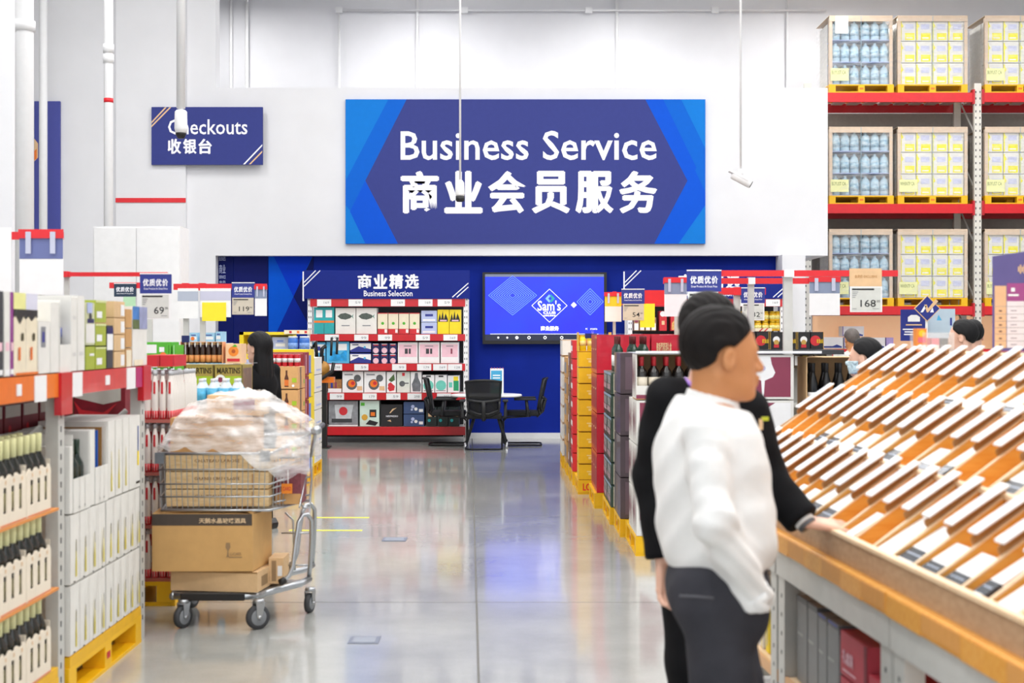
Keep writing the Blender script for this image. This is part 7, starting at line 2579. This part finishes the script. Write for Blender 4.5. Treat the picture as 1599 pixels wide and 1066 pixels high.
pcard(1328, 1378, 447.2, 487, 10.998, '168', 'large price card reading one hundred sixty eight')
nsign(219, 268, 428, 458, 8.874, 'bright navy promotion sign above the price of sixty nine')
pcard(220, 266, 458.2, 498, 8.874, '69', 'price card reading sixty nine')
nsign(178.5, 213, 443, 463, 10.874, 'dark teal promotion sign behind the brown boxes', M('dark_teal_sign', '16304a', .4))
o, _ = px_sign(193, 463.2, 212, 480, 10.874, M('mint_card', 'b4dcb4', .5), 'mint_card', 'small mint green card under the dark teal sign', 'card', .006)
nsign(362.5, 398, 442, 464.5, 12.174, 'navy promotion sign above the price of one hundred nineteen')
pcard(363, 396.5, 464.7, 491, 12.174, '119', 'beige price card reading one hundred nineteen', TAGB, False)
clipcard(398.5, 417, 446, 493, 12.178, 'white hanging card with red and grey header by the blue mural')
o, _ = px_sign(316, 472, 353.5, 501, 12.171, M('plain_yellow_card', 'fae62a', .5), 'yellow_card', 'plain yellow card on the rail with grey posts', 'card', .006)
clipcard(278, 310, 450, 497, 12.178, 'white hanging card with grey header at the grey posts', 'b0b8c8', .3, top=False, clips=0)
clipcard(313, 361, 450, 495, 12.178, 'wide white hanging card behind the plain yellow card', 'c8c8dc', .3, top=False, clips=0)
clipcard(31, 99, 360, 460, 7.978, 'big white hanging card with navy header and clear clips on the highest red rail', '6a74a8', .32, clips=2)
clipcard(-30, 18, 355, 470, 7.978, 'white hanging card cut by the frame edge', None, 0, top=False, clips=1)

# small signs by the pallet rack
o, pt_ = px_sign(1407, 483, 1447, 532, 13.0, M('info_navy', '1a2a84', .45), 'info_board', 'navy information board with white lettering below the diamond sign', 'board', .01)
m = MB()
m.poly([pt_(*q_) for q_ in [(1418, 502), (1418, 495), (1423, 491.5), (1432, 491.5), (1437, 495), (1437, 502)]], PAPER)
for y_, a_, b_ in [(506, 1415, 1440), (513, 1410, 1446), (517, 1413, 1442), (521, 1412, 1440)]:
    m.poly([pt_(a_, y_ + 2), pt_(b_, y_ + 2), pt_(b_, y_), pt_(a_, y_)], LETW if y_ > 508 else GOLD)
m.build('lettering', o)
MB().cyl((.12, .02, -P(0, 532, 13).z), (.12, .02, .1), .015, GREYM, 8).build('stand_post', o)
o, pt_ = px_sign(1448, 482, 1492, 532, 13.1, M('pale_blue_board', 'b9cbd8', .45, var=.03), 'info_board', 'pale blue information board beside the navy one', 'board', .01)
m = MB()
m.poly([pt_(*q_) for q_ in [(1463, 500), (1466, 491), (1471, 500)]], SKYP)
m.poly([pt_(*q_) for q_ in [(1484, 508), (1487, 508), (1487, 496), (1484, 496)]], NAVY)
m.build('emblem', o)
MB().cyl((.13, .02, -P(0, 532, 13.1).z), (.13, .02, .1), .015, GREYM, 8).build('stand_post', o)
c = P(1448.5, 481.5, 12.7)
o = thing('diamond_sign', (c.x, 12.7, c.z), label='navy diamond sign with a white and gold tick letter', cat='sign')
r_ = 20.5 / F * 12.7
dia = lambda r, y: [Vector((0, y, -r)), Vector((r, y, 0)), Vector((0, y, r)), Vector((-r, y, 0))]
MB().prism(dia(r_, 0), (0, .012, 0), M('diamond_rim', 'e8c090', .5)).build('rim', o)
MB().prism(dia(r_ * .92, -.002), (0, .002, 0), M('info_navy', '1a2a84', .45)).build('face', o)
m = MB()
s_ = r_ / 20.5
pp = lambda l: [Vector((x * s_, -.004, -y * s_)) for x, y in l]
m.poly(pp([(-11, 6), (-5, -4), (-1, -4), (-7, 6)]), LETW)
m.poly(pp([(4, 6), (8, -2), (10, 6)]), LETW)
m.build('letter', o)
m = MB()
m.poly(pp([(-5, -6), (-1, -6), (1, 0), (13, -15), (17, -11), (1, 6), (-1, 6)]), GOLD)
m.build('tick', o)
MB().cyl((0, .02, -c.z), (0, .02, -.05), .012, GREYM, 8).build('stand_post', o)

# ------------------------------------------------------------------ pallet racking on the far right
YR = 24.0
s24 = F / YR


def rx(px):
    return P(px, 0, YR).x


def rz(py):
    return P(0, py, YR).z


rr = thing('pallet_rack', (0, YR, 0), label='tall pallet rack with red beams and a perforated white upright', cat='rack')
for pxu in (1262, 1527.5, 1793):
    for dy in (0.0, 1.1):
        x = rx(pxu)
        u = MB().box(x - .06, dy, 0, x + .06, dy + .08, rz(130), M('rack_white', 'e6e2d8', .45, var=.03)).build('upright', rr)
        if dy == 0:
            m = MB()
            for k in range(52):
                for ox in (-.035, .035):
                    m.box(x + ox - .008, -.003, .1 + k * .11, x + ox + .008, 0, .135 + k * .11, DKGREY)
            m.build('slot_holes', u)
    for k in range(6):
        z0_ = .2 + k * .95
        MB().tube([(rx(pxu), .06, z0_), (rx(pxu), 1.12, z0_ + .9)], .018, GREYM, 6).build('brace', rr)
for (ya, yb_) in [(145, 159.5), (318.5, 333), (478, 491), (545, 557)]:
    for (pa, pb) in [(1268, 1521), (1534, 1787)]:
        MB().box(rx(pa), -.03, rz(yb_), rx(pb), .03, rz(ya), REDR).build('beam', rr)
        MB().box(rx(pa), 1.12, rz(yb_), rx(pb), 1.18, rz(ya), RED).build('beam', rr)
        if ya < 500:
            for k in range(10):
                xa = rx(pa) + k * (rx(pb) - rx(pa)) / 10
                MB().box(xa + .03, .031, rz(ya) - .03, xa + .22, 1.119, rz(ya) - .005, GREYM).build('deck_board', rr)
        else:
            MB().box(rx(pa), .031, rz(ya) - .02, rx(pb), 1.119, rz(ya) - .005, GREYM).build('deck_board', rr)
    for pxu in (1527.5,):
        MB().box(rx(pxu) - .1, -.04, rz(yb_ + 3), rx(pxu) - .062, .08, rz(ya - 5), RED).build('beam_clip', rr)
        MB().box(rx(pxu) + .062, -.04, rz(yb_ + 3), rx(pxu) + .1, .08, rz(ya - 5), RED).build('beam_clip', rr)
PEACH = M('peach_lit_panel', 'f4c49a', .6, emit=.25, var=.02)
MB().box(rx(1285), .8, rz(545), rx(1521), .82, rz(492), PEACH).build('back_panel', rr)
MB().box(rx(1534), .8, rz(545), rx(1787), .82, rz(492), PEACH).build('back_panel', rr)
# grey sheet behind the upper levels
MB().box(rx(1290), 1.2, rz(470), rx(1787), 1.23, rz(160), M('grey_mesh_panel', '9b968f', .8, var=.05)).build('rear_panel', rr)

WB = M('water_bottle_plastic', 'b8d8e8', .25, var=.12, scale=10)
WBL = M('water_label', '6fa4c4', .45, var=.35, scale=14, col2='d8ecf2')
SHR = clear('shrink_film', 'ffffff', .1, .15, .1, 5, (1, 1, 4, 0, .6, 0), .3)


def waterpack():
    w_, h_ = .5, .36
    o = thing('water_pack')
    for i in range(3):
        for j in range(2):
            b = MB().lathe([(.07, 0), (.078, .02), (.078, .2), (.06, .27), (.025, .3), (.025, .33)], WB, 9).build('bottle', o, loc=(-.16 + i * .16, -.08 + j * .16, .01))
            MB().lathe([(.0785, .07), (.0785, .19)], WBL, 9).build('paper_label', b)
    MB().box(-.245, -.165, 0, .245, .165, .012, LAV).build('tray', o)
    m = MB()
    m.poly([(-.247, -.167, .012), (.247, -.167, .012), (.247, -.167, h_), (-.247, -.167, h_)], SHR)
    m.poly([(-.247, -.167, h_), (.247, -.167, h_), (.247, .167, h_), (-.247, .167, h_)], SHR)
    m.build('shrink_wrap', o)
    return o


YPR = M('soft_yellow_print', 'f6ec4c', .5, var=.1)
LPR = M('faint_lilac_print', 'cdd0ea', .5, var=.1)
mk = [sk(YPR, .3, .05, .92, .38), sk(YPR, .0, .05, .09, .95), sk(PAPER, .38, .12, .8, .18), sk(LPR, .3, .55, .85, .8), ('p', [(.1, .6), (.0, .95), (.2, .7)], YPR), sk(M('soft_grey_line', 'b8b6b0', .5), 0, 0, 1, .012), sk(M('soft_grey_line', 'b8b6b0', .5), .99, 0, 1, 1)]
levels = [(145, 127, 'top'), (318.5, 305, 'second'), (478, 462, 'third')]
tops = [10, 187, 343]
CBD = M('pale_corner_board', 'ddc6ae', .7, var=.04)
for L_, (pyb, pyl, ln_) in enumerate(levels):
    zb_ = rz(pyb) + .001
    zl = zb_ + .143
    for col, (pa, pb) in enumerate([(1295, 1394), (1402, 1511), (1538, 1648)]):
        xa, xb_ = rx(pa), rx(pb)
        cn = ['water bottle', 'yellow-printed carton', 'frame-edge carton'][col]
        put_pallet(rx(pa), rx(pa) + 1.1 if col == 0 else rx(pb), YR - .02, YR + 1.1, f'yellow pallet under the {cn} load on the {ln_} rack level', z=zb_)
        n = 3
        hh = .375 if L_ < 2 else .39
        for t in range(n):
            if col == 0:
                for k in range(2):
                    proto('wpack', waterpack, (xa + .29 + k * .51, YR + .17, zl + t * .375), 0, f'wrapped pack of blue water bottles, {ln_} rack level, {tier(t, 3)} layer, {"first" if k == 0 else "second"} along', 'pack', 'water packs on the rack')
            else:
                cwid = (xb_ - xa - .1) / 4
                for k in range(4):
                    proto(('mk', round(cwid, 3)), carton('white_carton', cwid - .003, .3, .367, OFFW, mk), (xa + .05 + cwid * (k + .5), YR + .17, zl + t * .37), 0, f'yellow printed white carton, {ln_} rack level, {["", "middle", "edge"][col]} pallet, {tier(t, 3)} layer, {ORD[k]} along', 'carton', 'white cartons with yellow print on the rack')
        # backing block and wrapping
        o = carton('carton_block', xb_ - xa - .1, .6, 1.11, OFFW, ())()
        o.location = ((xa + xb_) / 2, YR + .34 + .3 + .02, zl)
        tag(o, f'plain white block of cartons behind the {cn} load, {ln_} rack level', 'carton')
        zt_ = zl + 1.13
        wp = thing('pallet_wrap', ((xa + xb_) / 2, YR + .5, zl), label=f'corner boards and film around the {cn} load, {ln_} rack level', cat='wrap')
        hw, hd_ = (xb_ - xa) / 2, .5
        for sx in (-1, 1):
            MB().box(sx * hw, -hd_ - .012, 0, sx * (hw - .055), -hd_ - .004, 1.13, CBD).build('corner_board', wp)
            MB().box(sx * hw, -hd_ - .004, 0, sx * (hw - .008), -hd_ + .06, 1.13, CBD).build('corner_board', wp)
        MB().box(-hw, -hd_ - .018, 1.07, hw, -hd_ - .0125, 1.17, CBD).build('top_board', wp)
        MB().box(-hw, -hd_ - .0125, 1.165, hw, hd_, 1.17, CBD).build('top_board', wp)
        m = MB()
        vx = [-hw - .004] + [-hw + 2 * hw * q_ / 6 for q_ in range(7)] + [hw + .004]
        vs_ = [(x_, -hd_ - .022 - .006 * ((q_ * 7 + j_ * 5) % 3), .02 + 1.1 * j_ / 8) for j_ in range(9) for q_, x_ in enumerate(vx)]
        m.add(vs_, [(j_ * 9 + q_, j_ * 9 + q_ + 1, (j_ + 1) * 9 + q_ + 1, (j_ + 1) * 9 + q_) for j_ in range(8) for q_ in range(8)], SHR, True)
        for sx in (-1, 1):
            m.poly([(sx * (hw + .004), -hd_ - .02, .02), (sx * (hw + .004), hd_, .02), (sx * (hw + .004), hd_, 1.12), (sx * (hw + .004), -hd_ - .02, 1.12)], SHR)
        m.build('stretch_film', wp)
        MB().box(-.004, -hd_ - .026, 0, .004, -hd_ - .0245, 1.16, M('blue_strap', '8fb4c4', .5)).build('strap', wp)
        if not (col == 1 and L_ == 0):
            lb_ = MB().box(-hw + .02, -hd_ - .03, .06, -hw + .33, -hd_ - .028, .27, M('pale_lime_label', 'f2f2b4', .5, var=.02))
            lb_.text(['BUYUST CA', 'WHSNTP CA'][col % 2], (0, -hd_ - .0305, 0), (1, 0, 0), (0, 0, 1), -hw + .04, .17, -hw + .28, .23, M('olive_ink', '6a7a3a', .5))
            lb_.build('pallet_label', wp)
        if col == 0:
            MB().box(-hw + .1, -hd_ - .03, .86, -hw + .32, -hd_ - .028, 1.16, PAPER).build('paper_sheet', wp) if L_ == 0 else None
# lit shelf goods
PUR = M('purple_edge_print', '5a3ea8', .5)
NB_ = M('navy_scribble', '2c3c90', .5)
for k, (a, b, y0_, y1_) in enumerate([(1285, 1317, 515, 533), (1316, 1350, 498, 515), (1318, 1350, 515.5, 533), (1351, 1383, 515.5, 533), (1384, 1396, 515.5, 533)]):
    z_up = 12 if k == 1 else 12
    goods(a, b, y0_ + z_up - 1, y1_ + z_up - 1 + (-.5 if k == 1 else 0), YR + .3, 'white_box', f'long white box with navy scroll and purple edge on the lit shelf, {ORD[k]} one', PAPER if k < 4 else M('lilac_box', 'b8a4dc', .5), [sk(NB_, .05, .05, .95, .2), ('p', [(.5, .2), (.7, .35), (.9, .2)], NB_), sk(PUR, 0, 0, .03, 1)], group='white boxes on the lit shelf', d=.3)
for k in range(6):
    a = 1560 + k * 36
    goods(a, a + 34, 518, 544.5, YR + .3, 'white_box', f'white box on the lit shelf past the upright, {ORD[k]} one', OFFW, [sk(LPR, .2, .3, .8, .6)], group='white boxes past the upright', d=.3)

# low gondola of black snack boxes between the posts
yq = 12.35
q0, q1 = P(1150, 0, yq).x, P(1292, 0, yq).x
gd = thing('low_gondola', ((q0 + q1) / 2, yq, 0), label='low dark shelf unit carrying black snack boxes behind the wine cartons', cat='shelf unit')
zq = P(0, 546, yq).z
W3 = (q1 - q0) / 2
MB().box(-W3 - .05, 0, zq - .04, W3 + .15, .45, zq, DKGREY).build('shelf', gd)
MB().box(-W3 - .05, .02, 0, -W3, .43, zq - .041, GREYM).build('side_panel', gd)
MB().box(W3, .02, 0, W3 + .05, .43, zq - .041, GREYM).build('side_panel', gd)
MB().box(-W3, .38, 0, W3, .4, zq - .041, GREYM).build('back_panel', gd)
MB().box(-W3, .02, .08, W3, .37, .11, GREYM).build('shelf', gd)
MB().box(-W3, .02, zq - .5, W3, .37, zq - .47, GREYM).build('shelf', gd)
bkf = [('c', .5, .55, .2, PAPER), ('c', .5, .4, .15, M('snack_gold', 'c8a04c', .5)), sk(REDP, .3, .1, .7, .28), sk(M('snack_gold', 'c8a04c', .5), 0, 0, .04, 1)]
bkf2 = [('c', .35, .5, .3, REDP), ('t', '鱿鱼丝', .45, .35, .95, .6, M('snack_yellow', 'e8c020', .5), .02), sk(M('snack_gold', 'c8a04c', .5), .96, 0, 1, 1)]
for k in range(6):
    a = 1160 + k * 21.3
    goods(a, a + 20.8, 517.5, 545.8, yq + .05, 'snack_box', f'black snack box on the low shelf unit, {ORD[k]} from the standing men', BLKP, bkf2 if k % 2 else bkf, group='black snack boxes', d=.2)
for k in range(5):
    a = 1165 + k * 22
    goods(a, a + 21, 553, 575, yq + .06, 'snack_box', f'yellow and dark box beneath the low unit top, {ORD[k]} one', M('snack_brown_dark', '4a3c28', .5), [sk(YELP, .1, .2, .45, .9), sk(PAPER, .55, .2, .9, .9)], group='yellow and dark boxes under the top', d=.2, dy=.03)
goods(1180, 1206, 512.2, 517.2, yq + .05, 'flat_box', 'flat cream box with red stripes lying on the black snack boxes', CREAM, [('p', [(.2, 0), (.4, 1), (.5, 1), (.3, 0)], REDP), ('p', [(.5, 0), (.7, 1), (.8, 1), (.6, 0)], REDP)], d=.15)

# fine print and punched holes are surface detail that nobody would pick apart
for o in bpy.data.objects:
    if o.name.split('.')[0] in ('slot_holes', 'wire_grid', 'screen_logo', 'screen_pattern', 'price_print', 'printed_table', 'white_line', 'blue_facet', 'control_strip'):
        o['kind'] = 'stuff'
